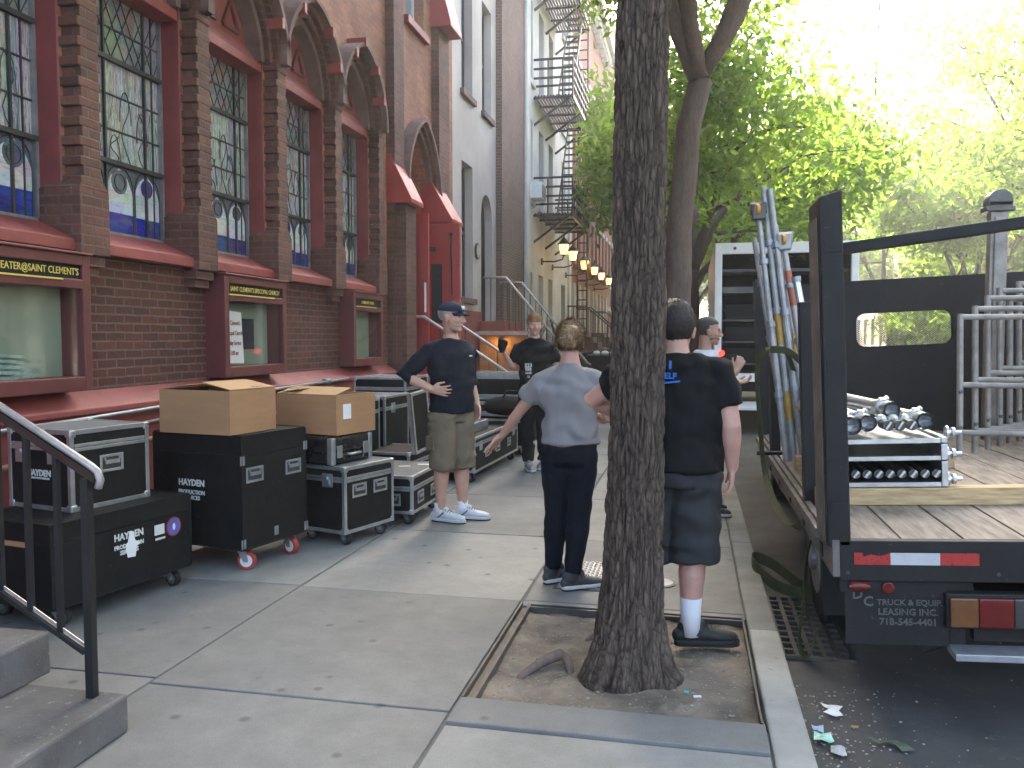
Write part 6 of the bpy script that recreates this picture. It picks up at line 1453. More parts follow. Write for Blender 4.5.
# ------------------------------------------------------------ white box truck ahead
bt = thing('box_truck', 'white box truck with its dark cargo box open at the rear', 'truck', (0.42, 16.0, 0))
bw, bl, bz0, bz1 = 2.5, 6.0, 0.85, 3.20
mb = MB(); mb.box(0, 0.05, 0.1, bl, bz0, bz1); mb.box(bw - 0.05, bw, 0.1, bl, bz0, bz1); mb.box(0.05, bw - 0.05, bl - 0.05, bl, bz0, bz1); mb.box(0, bw, 0.1, bl, bz1 + 0.001, bz1 + 0.05); mb.build('cargo_box', 'white_van', bt)
mb = MB(); mb.box(0, 0.13, 0, 0.1, bz0 - 0.1, bz1 - 0.16); mb.box(bw - 0.13, bw, 0, 0.1, bz0 - 0.1, bz1 - 0.16); mb.box(0, bw, -0.002, 0.1, bz1 - 0.16, bz1 + 0.04); mb.box(0.13, bw - 0.13, 0, 0.1, bz0 - 0.15, bz0); mb.build('rear_frame', 'white_van', bt, bevel=0.01)
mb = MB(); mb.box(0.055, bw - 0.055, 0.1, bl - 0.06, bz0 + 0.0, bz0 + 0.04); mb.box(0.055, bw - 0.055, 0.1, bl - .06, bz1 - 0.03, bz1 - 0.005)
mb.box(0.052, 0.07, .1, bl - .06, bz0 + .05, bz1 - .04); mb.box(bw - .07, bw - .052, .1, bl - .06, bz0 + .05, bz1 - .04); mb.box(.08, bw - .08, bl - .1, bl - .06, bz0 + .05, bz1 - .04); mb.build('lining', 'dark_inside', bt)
for z in (2.35, 2.75):
    mb = MB(); mb.box(0.08, bw - 0.08, 0.5, 1.5, z, z + 0.12 if z < 2.7 else z + 0.05); mb.build('shelf', 'case_top', bt)
mb = MB(); mb.cyl((0.35, 0.01, bz1 - 0.06), (0.35, -0.02, bz1 - 0.06), 0.03, 12); mb.cyl((bw - .35, 0.01, bz1 - 0.06), (bw - .35, -0.02, bz1 - 0.06), 0.03, 12); mb.build('marker_lamp', 'lens_red', bt)
for x in (0.14, bw - 0.14):
    mb = MB(); mb.cyl((x, -0.001, 1.22), (x, -0.03, 1.22), 0.055, 16); mb.build('brake_lamp', 'tail_glow', bt)
mb = MB(); mb.box(0.1, bw - 0.1, -1.3, -0.05, 0.28, 0.34); mb.build('lift_gate', 'white_van', bt, bevel=0.01)
mb = MB(); mb.box(0.3, 0.4, -0.05, 0.3, 0.30, 0.75); mb.box(bw - 0.4, bw - 0.3, -0.05, 0.3, 0.30, 0.75); mb.box(0.2, bw - .2, 0.3, bl, 0.5, 0.84); mb.build('chassis', 'truck_black', bt)
for x in (0.05, bw - 0.3):
    for y in (1.4, 7.4):
        n_ = node('wheel', bt, (x, y, 0.36)); mb = MB(); mb.cyl((0, 0, 0), (0.25, 0, 0), 0.42, 32); mb.build('tyre', 'rubber', n_, bevel=0.03); mb = MB(); mb.cyl((-0.01, 0, 0), (0.26, 0, 0), 0.24, 24); mb.build('rim', 'alu_dull', n_)
mb = MB(); mb.box(0.15, bw - 0.15, bl + 0.1, bl + 2.0, 0.5, 2.3); mb.build('cab', 'white_van', bt, bevel=0.08)
# contents of the box truck
def rack(label, x, y, w, h, n, m_='steel_dark'):
    t = thing('equipment_rack', label, 'equipment rack', (0.42 + x, 16.0 + y, 0.89), group='racks loaded in the white box truck')
    mb = MB()
    for xx in (0, w): mb.box(xx - 0.02, xx + 0.02, 0, 0.04, 0, h); mb.box(xx - 0.02, xx + 0.02, 0.5, 0.54, 0, h)
    for k in range(n): mb.box(0.02, w - 0.02, 0, 0.54, 0.1 + k * (h - 0.1) / n, 0.13 + k * (h - 0.1) / n)
    mb.build('frame', 'steel_dark', t)
    mb = MB()
    for k in range(n): mb.box(0.06, w - 0.06, 0.05, 0.5, 0.132 + k * (h - .1) / n, 0.1 + (k + 0.75) * (h - 0.1) / n)
    mb.build('equipment', 'case_black', t, bevel=0.01)
rack('left metal rack inside the white box truck', 0.15, 0.5, 0.7, 1.35, 3)
rack('middle metal rack inside the white box truck', 0.95, 0.6, 0.7, 1.25, 3)
rack('right metal rack inside the white box truck', 1.72, 0.6, 0.6, 1.2, 3)

# ------------------------------------------------------------ litter
def scrap(name, label, x, y, poly, mat, cat='litter', z=None, crump=0.01):
    z = z if z is not None else road_z(x) + 0.004
    bm = bmesh.new(); vs = [bm.verts.new((px, py, 0)) for px, py in poly]; bm.faces.new(vs); bmesh.ops.triangulate(bm, faces=bm.faces)
    bmesh.ops.subdivide_edges(bm, edges=bm.edges, cuts=3, use_grid_fill=True)
    for v in bm.verts: v.co.z = 0.004 + crump * (1 + noise.noise(v.co * 22 + Vector((x * 9, y, 0)))) + 0.1 * abs(v.co.x) * crump * 10
    me = bpy.data.meshes.new(name); bm.to_mesh(me); bm.free(); me.materials.append(M[mat] if isinstance(mat, str) else mat)
    o = bpy.data.objects.new(name, me); COL.objects.link(o); o.location = (x, y, z); s_ = o.modifiers.new('thick', 'SOLIDIFY'); s_.thickness = 0.0015
    return props(o, label, cat)
scrap('paper_scrap', 'white torn paper scrap lying in the gutter', 0.63, 3.80, [(-.05, -.04), (.0, -.055), (.03, -.05), (.02, .0), (.045, .05), (-.0, .045), (-.05, .05), (-.02, .0)], 'white_paper')
scrap('wrapper', 'crumpled white and green wrapper in the gutter near the kerb corner', 0.545, 3.52, [(-.04, -.03), (.0, -.04), (.04, -.02), (.03, .03), (-.03, .04)], simple('wrapper_green', (0.12, 0.50, 0.28), 0.4, var=0.3, scale=40, col2=(0.6, 0.65, 0.7)), crump=0.015)
scrap('wrapper', 'pale blue crumpled wrapper beside the green one', 0.535, 3.60, [(-.02, -.03), (.02, -.03), (.025, .02), (-.02, .03)], simple('wrapper_blue', (0.35, 0.45, 0.65), 0.4, var=0.2, scale=30), crump=0.015)
scrap('fallen_leaf', 'dull green fallen leaf on the asphalt at the bottom', 0.80, 3.50, [(-.09, .03), (-.05, .0), (-.0, .02), (.03, -.04), (.08, -.03), (.06, .01), (.0, .05), (-.04, .03)], 'leaf_litter', 'leaf', crump=0.012)
scrap('paper_scrap', 'grey crumpled paper at the kerb foot', 0.585, 3.42, [(-.03, -.03), (.03, -.03), (.03, .03), (-.02, .04)], 'refl_white', crump=0.012)
scrap('yellow_scrap', 'tiny yellow scrap in the gutter', 0.69, 3.66, [(-.015, -.008), (.015, -.01), (.012, .01), (-.01, .012)], 'yellow_tape', crump=0.004)
mb = MB(); r2 = random.Random(3)
for k in range(240):
    x = abs(r2.gauss(0, 0.22)) + 0.48; y = 3.0 + r2.random() * 1.1; s_ = r2.uniform(0.002, 0.007)
    mb.ball((x, y, road_z(x) + s_ * .4), (s_, s_ * r2.uniform(.5, 1), s_ * .5), n=6, k=4)
for k in range(120):
    x = r2.uniform(0.6, 3); y = r2.uniform(2.9, 5); s_ = r2.uniform(0.002, 0.006); mb.ball((x, y, road_z(x) + s_ * .4), (s_, s_, s_ * .5), n=6, k=4)
props(mb.build('gutter_grit', 'pebble' if 'pebble' in M else bpy.data.materials['pebble']), 'pale grit and crumbs scattered over the gutter and asphalt', 'grit', kind='stuff')
mb = MB(); mb.box(-0.004, 0.004, -0.016, 0.016, 0, 0.007); o = props(mb.build('cigarette_end', 'white_paper', loc=(0.045, 3.60, -0.018)), 'white cigarette end on the soil before the tree trunk', 'cigarette end'); o.rotation_euler = (0, 0, 1.7)
mb = MB(); mb.box(-0.010, 0.010, -0.007, 0.007, 0, 0.006); o = props(mb.build('bottle_cap', 'teal', loc=(0.0, 3.63, -0.015)), 'small teal plastic piece on the soil before the trunk', 'plastic piece')

# ------------------------------------------------------------ people
def V(*a): return Vector(a)
def hand(mb, wrist, d, palm, thumb, curl=25, size=1.0, spread=0.10, curls=None):
    """wrist point, d towards the fingers, palm = the way the palm faces, thumb = side of the thumb"""
    d = Vector(d).normalized(); thumb = Vector(thumb); thumb = (thumb - d * thumb.dot(d)).normalized(); pn = Vector(palm); pn = (pn - d * pn.dot(d) - thumb * pn.dot(thumb)).normalized(); w = Vector(wrist); k = size
    mb.loft([w - d * 0.03 * k, w + d * 0.02 * k, w + d * 0.055 * k, w + d * 0.085 * k], [(.026 * k, .019 * k), (.033 * k, .017 * k), (.041 * k, .015 * k), (.041 * k, .012 * k)], side=thumb, n=14)
    for i, (off, ln) in enumerate(((.031, .072), (.010, .080), (-.011, .074), (-.031, .058))):
        p = w + d * (0.085 - (0.008 if i == 3 else 0) - (0.002 if i == 0 else 0)) * k + thumb * off * k
        a = (curls[i] if curls else curl); dd = (d + thumb * (spread * (1.5 - i) / 1.5)).normalized(); pts = [p - dd * 0.02 * k, p]; ang = R(a * 0.5)
        for f in (0.45, 0.31, 0.24):
            v = dd * math.cos(ang) + pn * math.sin(ang); pts.append(pts[-1] + v * ln * f * k); ang += R(a)
        mb.loft(pts, [.0100 * k, .0100 * k, .0092 * k, .0082 * k, .0070 * k], n=10)
    p = w + d * 0.022 * k + thumb * 0.026 * k; v = (d * 0.62 + thumb * 0.70 + pn * 0.25).normalized(); v2 = (d * 0.9 + thumb * 0.25 + pn * 0.30).normalized()
    mb.loft([p - v * 0.01 * k, p + v * 0.035 * k, p + v * 0.035 * k + v2 * 0.032 * k, p + v * 0.035 * k + v2 * 0.055 * k], [.015 * k, .0125 * k, .0105 * k, .0085 * k], n=10)
def head_parts(mb, c, rot, k=1.0, beard=False):
    T = lambda *p: c + rot @ (Vector(p) * k)
    def ell(p, r): mb.ball(T(*p), tuple(q * k for q in r), rot=rot, n=22, k=16)
    ell((0, -.015, .035), (.076, .096, .083)); ell((0, .022, -.01), (.066, .070, .085)); ell((0, .030, -.062), (.054, .058, .048))
    ell((0, .068, -.092), (.026, .022, .018)); ell((0, .078, .028), (.050, .018, .013))
    for s in (-1, 1):
        ell((s * .036, .062, -.020), (.024, .022, .022)); ell((s * .078, -.008, -.008), (.010, .019, .031)); ell((s * .080, -.014, .004), (.012, .016, .018))
    mb.loft([T(0, .082, .026), T(0, .100, -.002), T(0, .113, -.026)], [.008 * k, .009 * k, .012 * k], n=12); 
    for s in (-1, 1): ell((s * .012, .100, -.030), (.009, .010, .008))
    ell((0, .088, -.052), (.024, .011, .006)); ell((0, .086, -.063), (.021, .011, .007))
def shell(name, mat, parent, c, rot, k, test, r=(.084, .106, .092), off=(0, -.017, .038), jitter=.006, freq=26, thick=.012, n=64, kk=44, extra=None):
    """hair, beard or cap shell: part of an ellipsoid kept by test(local point)"""
    mb = MB(); vs = []; ok = {}
    for i in range(kk + 1):
        th = PI * (i + 0.001) / (kk + 0.002)
        for j in range(n):
            ph = 2 * PI * j / n; q = Vector((r[0] * math.sin(th) * math.cos(ph), r[1] * math.sin(th) * math.sin(ph), r[2] * math.cos(th)))
            u = q.normalized(); st = noise.noise(Vector((u.x * freq, u.y * freq, u.z * freq * 0.35))) * jitter
            q = q + u * st + Vector(off)
            if extra: q = extra(q, u)
            vs.append(q)
    fs = []
    for i in range(kk):
        for j in range(n):
            a = (i * n + j, (i + 1) * n + j, (i + 1) * n + (j + 1) % n, i * n + (j + 1) % n)
            m = sum((vs[q] for q in a), Vector()) / 4
            if test(m): fs.append(a)
    mb.add([c + rot @ (v * k) for v in vs], fs); o = mb.build(name, mat, parent, smooth=True)
    bm = bmesh.new(); bm.from_mesh(o.data); bmesh.ops.delete(bm, geom=[v for v in bm.verts if not v.link_faces], context='VERTS'); bm.to_mesh(o.data); bm.free()
    s = o.modifiers.new('s', 'SOLIDIFY'); s.thickness = thick * k; s.offset = -0.3; return o
def strands(name, mat, parent, c, rot, k, test, count, length, r=(.084, .106, .092), off=(0, -.017, .038), flow=(0, 0, -1), lift=.25, seed=1, wdt=.0016):
    """short hair tufts laid over the shell so that the outline is not smooth"""
    r_ = random.Random(seed); mb = MB(); n = 0; tries = 0
    while n < count and tries < count * 20:
        tries += 1; u = Vector((r_.gauss(0, 1), r_.gauss(0, 1), r_.gauss(0, 1))).normalized(); q = Vector((u.x * r[0], u.y * r[1], u.z * r[2])) + Vector(off)
        if not test(q): continue
        fl = Vector(flow) if not callable(flow) else flow(q); t = (fl - u * fl.dot(u)); t = t.normalized() if t.length > .05 else u.orthogonal().normalized()
        t = (t + u * lift * r_.uniform(0, 1.2) + Vector((r_.gauss(0, .25), r_.gauss(0, .25), r_.gauss(0, .25)))).normalized(); L = length * r_.uniform(.5, 1.2)
        p0 = q - u * .004; p1 = q + t * L * .55 + u * .001; p2 = q + t * L - u * L * .12; sd = t.cross(u).normalized() * wdt
        mb.add([c + rot @ (v * k) for v in (p0 - sd, p0 + sd, p1 + sd * .8, p1 - sd * .8, p2)], [(0, 1, 2, 3), (3, 2, 4)]); n += 1
    return mb.build(name, mat, parent, fix=False)
def folds(amp=.006, f=7.0, seed=0, vert=0.5):
    amp = amp * 2.3
    def fn(co, nr):
        a = noise.noise(Vector((co.x * f, co.y * f, co.z * f * (1 + vert)) ) + Vector((seed, 0, 0)))
        w = math.sin(co.z * 38 + 14 * co.x + 6 * noise.noise(co * 5 + Vector((0, seed, 0)))) * noise.noise(co * 4 + Vector((seed, 3, 0)))
        b = noise.noise(Vector((co.x * f * 2.6, co.y * f * 2.6, co.z * f * 2.0)) + Vector((0, seed, 5)))
        return amp * (0.9 * a + 1.1 * w + 0.6 * b + 0.3)
    return fn
def shoe(parent, ankle, yaw, L, mat, sole, k=1.0, laces='sole_white', z0=0.0):
    n_ = node('shoe', parent, (ankle[0] - .022 * math.sin(yaw), ankle[1] + .022 * math.cos(yaw), z0), (0, 0, yaw)); q = L / 0.29
    mb = MB(); P = [(-.082, .048), (-.05, .052), (0.0, .056), (.05, .054), (.10, .046), (.15, .042), (.185, .038)]; W = [(.028, .034), (.035, .042), (.038, .046), (.041, .042), (.046, .034), (.045, .029), (.034, .022)]
    mb.loft([(0, y * q, z * q) for y, z in P], [(a * q, b * q) for a, b in W], side=(1, 0, 0), n=18)
    mb.loft([(0, -.035, .06), (0, -.03, .112)], [(.038, .05), (.039, .047)], side=(1, 0, 0), n=16, caps='flat'); mb.ball((0, .030, .092), (.024, .030, .034)); mb.ball((0, -.070, .085), (.022, .018, .035))
    remesh(mb, 'upper', mat, n_, 0.0045, 4)
    out = []
    for (y, w) in ((-.098, .012), (-.09, .026), (-.05, .036), (0.02, .038), (.08, .045), (.13, .048), (.17, .042), (.20, .026), (.212, .010)): out.append((w * q, y * q))
    poly = out + [(-x, y) for x, y in reversed(out)]
    mb = MB(); mb.prism(poly, 'z', 0.008, 0.032); so_ = mb.build('sole', sole, n_, bevel=0.006); mb = MB(); mb.prism([(x * 1.01, y * 1.005) for x, y in poly], 'z', 0.0, 0.0078); mb.build('outsole', 'rubber', n_)
    mb = MB()
    for s_ in (-1, 1):
        for yy in (.005,): mb.tube([(s_ * .036, (yy - .03) * q, .040), (s_ * .041, yy * q, .062), (s_ * .034, (yy + .022) * q, .082)], .0055, 6); mb.build('side_stripe', laces, n_); mb = MB()
    mb = MB()
    for i in range(5): y = .040 + i * .018; z = .108 - i * .0090; mb.tube([(-.026, y * q, z * q - .012), (0, y * q + .004, z * q + .002), (.026, y * q, z * q - .012)], .0036, 6)
    mb.build('laces', laces, n_); return n_
def person(label, loc, rz, J, parts, H):
    t = thing('person', label, 'person', loc, rz)
    c = Vector(J['head']); rot = Matrix.Rotation(R(J.get('hyaw', 0)), 3, 'Z') @ Matrix.Rotation(R(J.get('hpitch', 0)), 3, 'X'); k = J.get('hk', 1.0)
    mb = MB(); head_parts(mb, c, rot, k)
    nb = Vector(J['neck'])
    mb.loft([nb - V(0, 0, .05), nb + V(0, 0, .02), c + rot @ V(0, -.02, -.03)], [(.075 * k, .065 * k), (.056 * k, .056 * k), (.055 * k, .058 * k)], n=16)
    tor = J['torso']; mb.loft([V(0, y, z) + V(x, 0, 0) for (x, y, z, a, b) in tor], [(a - .014, b - .014) for (x, y, z, a, b) in tor], side=(1, 0, 0), n=24, caps='flat')
    ar = J.get('arm', (.050, .043, .040, .027))
    for s in (0, 1):
        sh, el, wr = Vector(J['sh'][s]), Vector(J['el'][s]), Vector(J['wr'][s])
        f = el.lerp(wr, 0.3); mb.loft([sh, sh.lerp(el, .5), el, f, wr.lerp(el, .12), wr], [ar[0], ar[0] * .93, ar[1] * .93, ar[2], ar[3] * 1.08, ar[3]], n=14)
        h = J['hand'][s]; hand(mb, wr, **h)
        hp, kn, an = Vector(J['hip'][s]), Vector(J['kn'][s]), Vector(J['an'][s]); lg = J.get('leg', (.085, .056, .058, .036))
        calf = kn.lerp(an, .3) + V(0, -.012, 0)
        mb.loft([hp, hp.lerp(kn, .5), kn, calf, kn.lerp(an, .75), an], [lg[0], lg[0] * .86, lg[1], lg[2], lg[3] * 1.12, lg[3]], n=16)
    remesh(mb, 'body', parts['skin'], t, 0.0056, 3)
    for s in (-1, 1):
        q = MB(); q.ball(c + rot @ (V(s * .031, .0765, .008) * k), .0066 * k, n=12, k=8); q.build('eye', 'eye', t, smooth=True)
    return t, c, rot, k
def garment(t, name, mat, lofts, vox=.009, sm=5, fold=None):
    mb = MB()
    for pts, rad, side in lofts: mb.loft(pts, rad, side=side, n=22, caps='flat')
    return remesh(mb, name, mat, t, vox, sm, fold)
def shirt(t, J, mat, hem, slv, ease=.012, fold=None, neck=.075, sleeve_r=(.072, .066), name='shirt'):
    tor = [q for q in J['torso'] if q[2] > hem + .02]; base = min(J['torso'], key=lambda q: abs(q[2] - hem))
    L = [([V(base[0], base[1], hem)] + [V(x, y, z) for (x, y, z, a, b) in tor], [(base[3] + ease + .014, base[4] + ease + .022)] + [(a + ease, b + ease) for (x, y, z, a, b) in tor], (1, 0, 0))]
    for s in (0, 1):
        sh, el, wr = Vector(J['sh'][s]), Vector(J['el'][s]), Vector(J['wr'][s])
        inn = sh.lerp(V(0, sh.y, J['neck'][2] - .03), .55)
        if slv <= 1: e = sh.lerp(el, slv); L.append(([inn, sh, sh.lerp(e, .55), e], [sleeve_r[0] * .62, sleeve_r[0] * .88, sleeve_r[0] * .97, sleeve_r[1]], (0, 1, 0)))
        else: e = el.lerp(wr, slv - 1); L.append(([inn, sh, sh.lerp(el, .5), el, e], [sleeve_r[0] * .62, sleeve_r[0] * .9, sleeve_r[0] * .9, sleeve_r[1], sleeve_r[1] * .86], (0, 1, 0)))
    nb = Vector(J['neck']); top = J['torso'][-1]
    L.append(([V(top[0], top[1], top[2] - .06), nb + V(0, -.008, -.014)], [(top[3] * .85, top[4]), (neck, neck * .92)], (1, 0, 0)))
    return garment(t, name, mat, L, fold=fold)
def legs_garment(t, J, mat, end, name, top, r=(.108, .095, .088), waist=None, fold=None, ease=.012):
    L = []; base = J['torso'][0]; w = waist or (base[3] + ease, base[4] + ease)
    L.append(([V(0, base[1], top), V(0, base[1], base[2]), V(0, base[1], base[2] - .07)], [(w[0] * .95, w[1] * .97), (w[0], w[1]), (w[0] * .93, w[1] * .95)], (1, 0, 0)))
    hz_ = J['hip'][0][2]; L.append(([V(0, -.075, hz_ - .035), V(0, .07, hz_ - .035)], [(.07, .075), (.07, .075)], (1, 0, 0)))
    for s in (0, 1):
        hp, kn, an = Vector(J['hip'][s]), Vector(J['kn'][s]), Vector(J['an'][s])
        def at_z(z):
            return hp.lerp(kn, (hp.z - z) / (hp.z - kn.z)) if z > kn.z else kn.lerp(an, (kn.z - z) / (kn.z - an.z))
        zs_ = [hp.z + .02, hp.z - .12, (hp.z + kn.z) / 2, kn.z + .02]
        if len(r) > 3: zs_ += [kn.z - .14, (kn.z + an.z) / 2 - .06, end]; rr = [r[0], r[0], r[1], r[2], r[3], r[4], r[5]]
        else: zs_ = [z for z in zs_ if z > end + .04] + [end]; rr = [r[0], r[0], r[1], r[2]][:len(zs_) - 1] + [r[2]]
        L.append(([at_z(min(z, hp.z)) + V(0, 0, max(0, z - hp.z)) for z in zs_], rr, (1, 0, 0)))
    return garment(t, name, mat, L, fold=fold)
def sock(t, an, zt, r=.043, mat='sock', z0=.05):
    mb = MB(); mb.loft([V(an[0], an[1], z0), V(an[0], an[1] - .002, (z0 + zt) / 2), V(an[0], an[1] - .006, zt)], [r, r * .98, r * 1.08], n=16, caps='flat'); mb.build('sock', mat, t, smooth=True)

# --- man in cap, hand on hip
J = dict(head=(0.02, .045, 1.68), hyaw=28, hpitch=-4, hk=1.06, neck=(0.0, .0, 1.53),
         torso=[(0, 0, .90, .165, .125), (0, .01, 1.0, .175, .135), (0, .02, 1.12, .178, .140), (0, .01, 1.26, .185, .135), (0, 0, 1.38, .190, .122), (0, -.01, 1.445, .155, .098), (0, -.01, 1.50, .10, .075)],
         sh=[(.185, -.01, 1.415), (-.185, -.01, 1.415)], el=[(.37, -.14, 1.21), (-.24, -.07, 1.18)], wr=[(.225, .05, 1.10), (-.235, .04, .96)],
         hand=[dict(d=(-.55, .80, -.12), palm=(-.6, -.5, -.35), thumb=(.2, .1, .9), curl=16, spread=.22), dict(d=(0, .15, -1), palm=(1, 0, 0), thumb=(0, 1, 0), curl=25)],
         hip=[(.09, 0, .88), (-.09, 0, .88)], kn=[(.10, .02, .49), (-.09, .03, .49)], an=[(.10, -.02, .085), (-.095, .03, .085)], leg=(.09, .060, .064, .038), arm=(.054, .048, .044, .030))
t, c, rot, k = person('bearded man in navy cap and khaki shorts standing with one hand on his hip', (-1.93, 6.66, 0), R(-128), J, dict(skin='skin'), 1.8)
shirt(t, J, 'sweater_navy', .915, 1.32, ease=.016, fold=folds(.007, 6, 1), neck=.072, sleeve_r=(.073, .063), name='sweater')
legs_garment(t, J, 'shorts_khaki', .44, 'shorts', .935, r=(.118, .112, .108), fold=folds(.007, 6, 2))
mb = MB(); mb.box(.205, .222, -.05, .06, .60, .72); mb.build('cargo_pocket', 'shorts_khaki', t, bevel=.01)
for s in (0, 1): sock(t, J['an'][s], .155, .043); shoe(t, J['an'][s], R((26, 40)[s]), .29, 'shoe_white', 'sole_white', laces='shoe_grey')
cap_t = lambda p: p.z > .045
cp = shell('cap', cloth('cap_navy', (0.02, 0.024, 0.045)), t, c, rot, k, cap_t, r=(.090, .110, .096), off=(0, -.012, .026), jitter=.001, thick=.004)
mb = MB(); vs = []
for i in range(9):
    a = R(-62 + 124 * i / 8); 
    for j in range(5):
        f = j / 4; rr = (.088 + .0 * f, .098 + .075 * f * math.cos(a * 0.9)); vs.append(c + rot @ V(rr[0] * math.sin(a), -.012 + rr[1] * math.cos(a), .052 - .022 * f - .020 * abs(math.sin(a)) ** 2 * 1.0))
fs = [(i * 5 + j, i * 5 + j + 1, (i + 1) * 5 + j + 1, (i + 1) * 5 + j) for i in range(8) for j in range(4)]
mb.add(vs, fs); br = mb.build('brim', 'cap_navy' if 'cap_navy' in M else bpy.data.materials['cap_navy'], cp, smooth=True); s_ = br.modifiers.new('s', 'SOLIDIFY'); s_.thickness = .004
n_ = node('badge', cp); text('emblem', 'NY', .042, 'white_paper', n_, c + rot @ V(0, .0985, .082), rot @ V(-1, 0, 0), rot @ V(0, -.35, .93), bold=.04, extrude=.002)
bt_test = lambda p: p.z < -.038 and p.y > .012 and not (p.z > -.062 and abs(p.x) < .022 and p.y > .08)
shell('beard', simple('stubble', (0.28, 0.19, 0.155), 0.8, var=0.3, scale=60), t, c, rot, k, lambda p: p.z < -.056 and p.y > .03, r=(.058, .066, .088), off=(0, .028, -.026), jitter=.002, freq=60, thick=.003)
shell('hair', 'hair_grey', t, c, rot, k, lambda p: p.z > -.03 and p.z < .06 and p.y < -.01, r=(.080, .100, .088), jitter=.002, thick=.004)
n_ = node('chest_logo', t); mb = MB(); mb.box(-.105, -.075, .150, .153, 1.362, 1.372); mb.build('logo', 'stencil', n_)

# --- woman in grey tee, back to the camera
J = dict(head=(0.0, .03, 1.485), hyaw=2, hpitch=-3, hk=.95, neck=(0.0, -.005, 1.385),
         torso=[(0, 0, .84, .150, .120), (0, 0, .92, .147, .115), (0, 0, 1.02, .140, .105), (0, .0, 1.14, .150, .110), (0, -.005, 1.23, .158, .105), (0, -.01, 1.295, .105, .078), (0, -.01, 1.345, .060, .056)],
         sh=[(.158, -.01, 1.255), (-.158, -.01, 1.255)], el=[(.235, .03, 1.03), (-.315, .08, 1.06)], wr=[(.13, .22, 1.02), (-.435, .18, .90)],
         hand=[dict(d=(-.8, .5, .1), palm=(-.2, -.6, -.6), thumb=(0, .1, 1), curl=30, size=.92), dict(d=(-.62, .25, -.68), palm=(-.35, .1, -.95), thumb=(-.35, -.75, .2), curl=9, size=.95, spread=.34)],
         hip=[(.075, 0, .82), (-.075, 0, .82)], kn=[(.060, .02, .46), (-.085, .06, .46)], an=[(.02, -.03, .085), (-.105, .10, .085)], leg=(.088, .054, .052, .034), arm=(.044, .037, .035, .023))
t, c, rot, k = person('woman in grey tee and dark jeans seen from behind, left arm stretched out', (-.705, 4.98, 0), R(5), J, dict(skin='skin'), 1.62)
shirt(t, J, 'tee_grey', .885, .60, ease=.014, fold=folds(.008, 6, 4), neck=.060, sleeve_r=(.064, .066), name='tee_shirt')
legs_garment(t, J, 'jeans', .10, 'jeans', .905, r=(.096, .084, .068, .070, .056, .050), fold=folds(.0022, 9, 5))
shoe(t, J['an'][0], R(-62), .26, 'shoe_grey', 'sole_white', laces='shoe_grey'); shoe(t, J['an'][1], R(-50), .26, 'shoe_grey', 'sole_white', laces='shoe_grey')
ht = lambda p: (p.z > -.075 + max(0, p.y) * 1.7) and (p.y < .05 or p.z > .085)
hh = shell('hair', 'hair_dark_blond', t, c, rot, k, ht, r=(.085, .107, .096), jitter=.007, freq=34, thick=.012, extra=lambda q, u: Vector((q.x * (1 - .35 * max(0, -q.z) / .07), q.y, q.z)))
for mt_, sd_, ct_ in (('hair_blond', 3, 2200), ('hair_dark_blond', 4, 1600), ('hair_pale', 6, 700)): strands('hair_strands', mt_, hh, c, rot, k, ht, ct_, .060, r=(.088, .110, .098), flow=lambda q: V(-q.x * 3, -.10, .06 - q.z * .8), lift=.30, seed=sd_, wdt=.0021)
mb = MB()
for (x, y, z, r) in ((.0, -.145, .038, .046), (.022, -.135, .070, .034), (-.02, -.138, .012, .036), (.015, -.142, .0, .032)): mb.ball(c + V(x, y, z), (r, r * .8, r * 1.05))
remesh(mb, 'bun', 'hair_blond', t, .006, 3, lambda co, nr: .006 * noise.noise(Vector((co.x * 60, co.y * 60, co.z * 22))))
strands('bun_strands', 'hair_pale', hh, c, rot, k, lambda p: True, 260, .05, r=(.052, .044, .054), off=(0, -.145, .036), flow=lambda q: V(-q.z, 0, q.x), lift=.5, seed=9, wdt=.002)
strands('bun_strands', 'hair_blond', hh, c, rot, k, lambda p: True, 500, .045, r=(.050, .042, .052), off=(0, -.145, .036), flow=lambda q: V(q.z, 0, -q.x) + V(0, .2, .3), lift=.5, seed=5)

# --- bearded man in black facing the camera
J = dict(head=(0, .03, 1.655), hyaw=6, hpitch=-5, neck=(0, 0, 1.52),
         torso=[(0, 0, .92, .150, .115), (0, 0, 1.02, .155, .115), (0, 0, 1.14, .160, .112), (0, 0, 1.28, .178, .118), (0, 0, 1.39, .188, .110), (0, -.01, 1.44, .150, .088), (0, -.01, 1.49, .09, .070)],
         sh=[(.180, 0, 1.395), (-.180, 0, 1.395)], el=[(.255, .04, 1.17), (-.26, .0, 1.16)], wr=[(.335, .20, 1.32), (-.22, .16, 1.00)],
         hand=[dict(d=(.25, .35, .9), palm=(-.9, .2, 0), thumb=(0, -1, 0), curl=42), dict(d=(.1, .7, -.6), palm=(.9, 0, 0), thumb=(0, .5, .8), curl=30)],
         hip=[(.085, 0, .90), (-.085, 0, .90)], kn=[(.085, .03, .49), (-.10, .0, .49)], an=[(.075, .03, .09), (-.115, -.12, .09)], arm=(.045, .040, .038, .027))
t, c, rot, k = person('ginger haired man with moustache in black tee facing the camera between the cases', (-1.74, 9.42, 0), R(-167), J, dict(skin='skin_pink'), 1.78)
shirt(t, J, 'tee_black', .93, .72, ease=.014, fold=folds(.007, 6, 8), neck=.072, sleeve_r=(.072, .074), name='tee_shirt')
legs_garment(t, J, 'pants_black', .10, 'trousers', .95, r=(.10, .09, .076, .074, .068, .066), fold=folds(.005, 7, 9))
for s in (0, 1): shoe(t, J['an'][s], R((10, -16)[s]), .29, 'alu_dull', 'sole_white')
ht = lambda p: (p.z > .062 - .02 * (p.y > .05)) or (p.y < -.02 and p.z > -.06) or (p.y < .015 and p.z > .0)
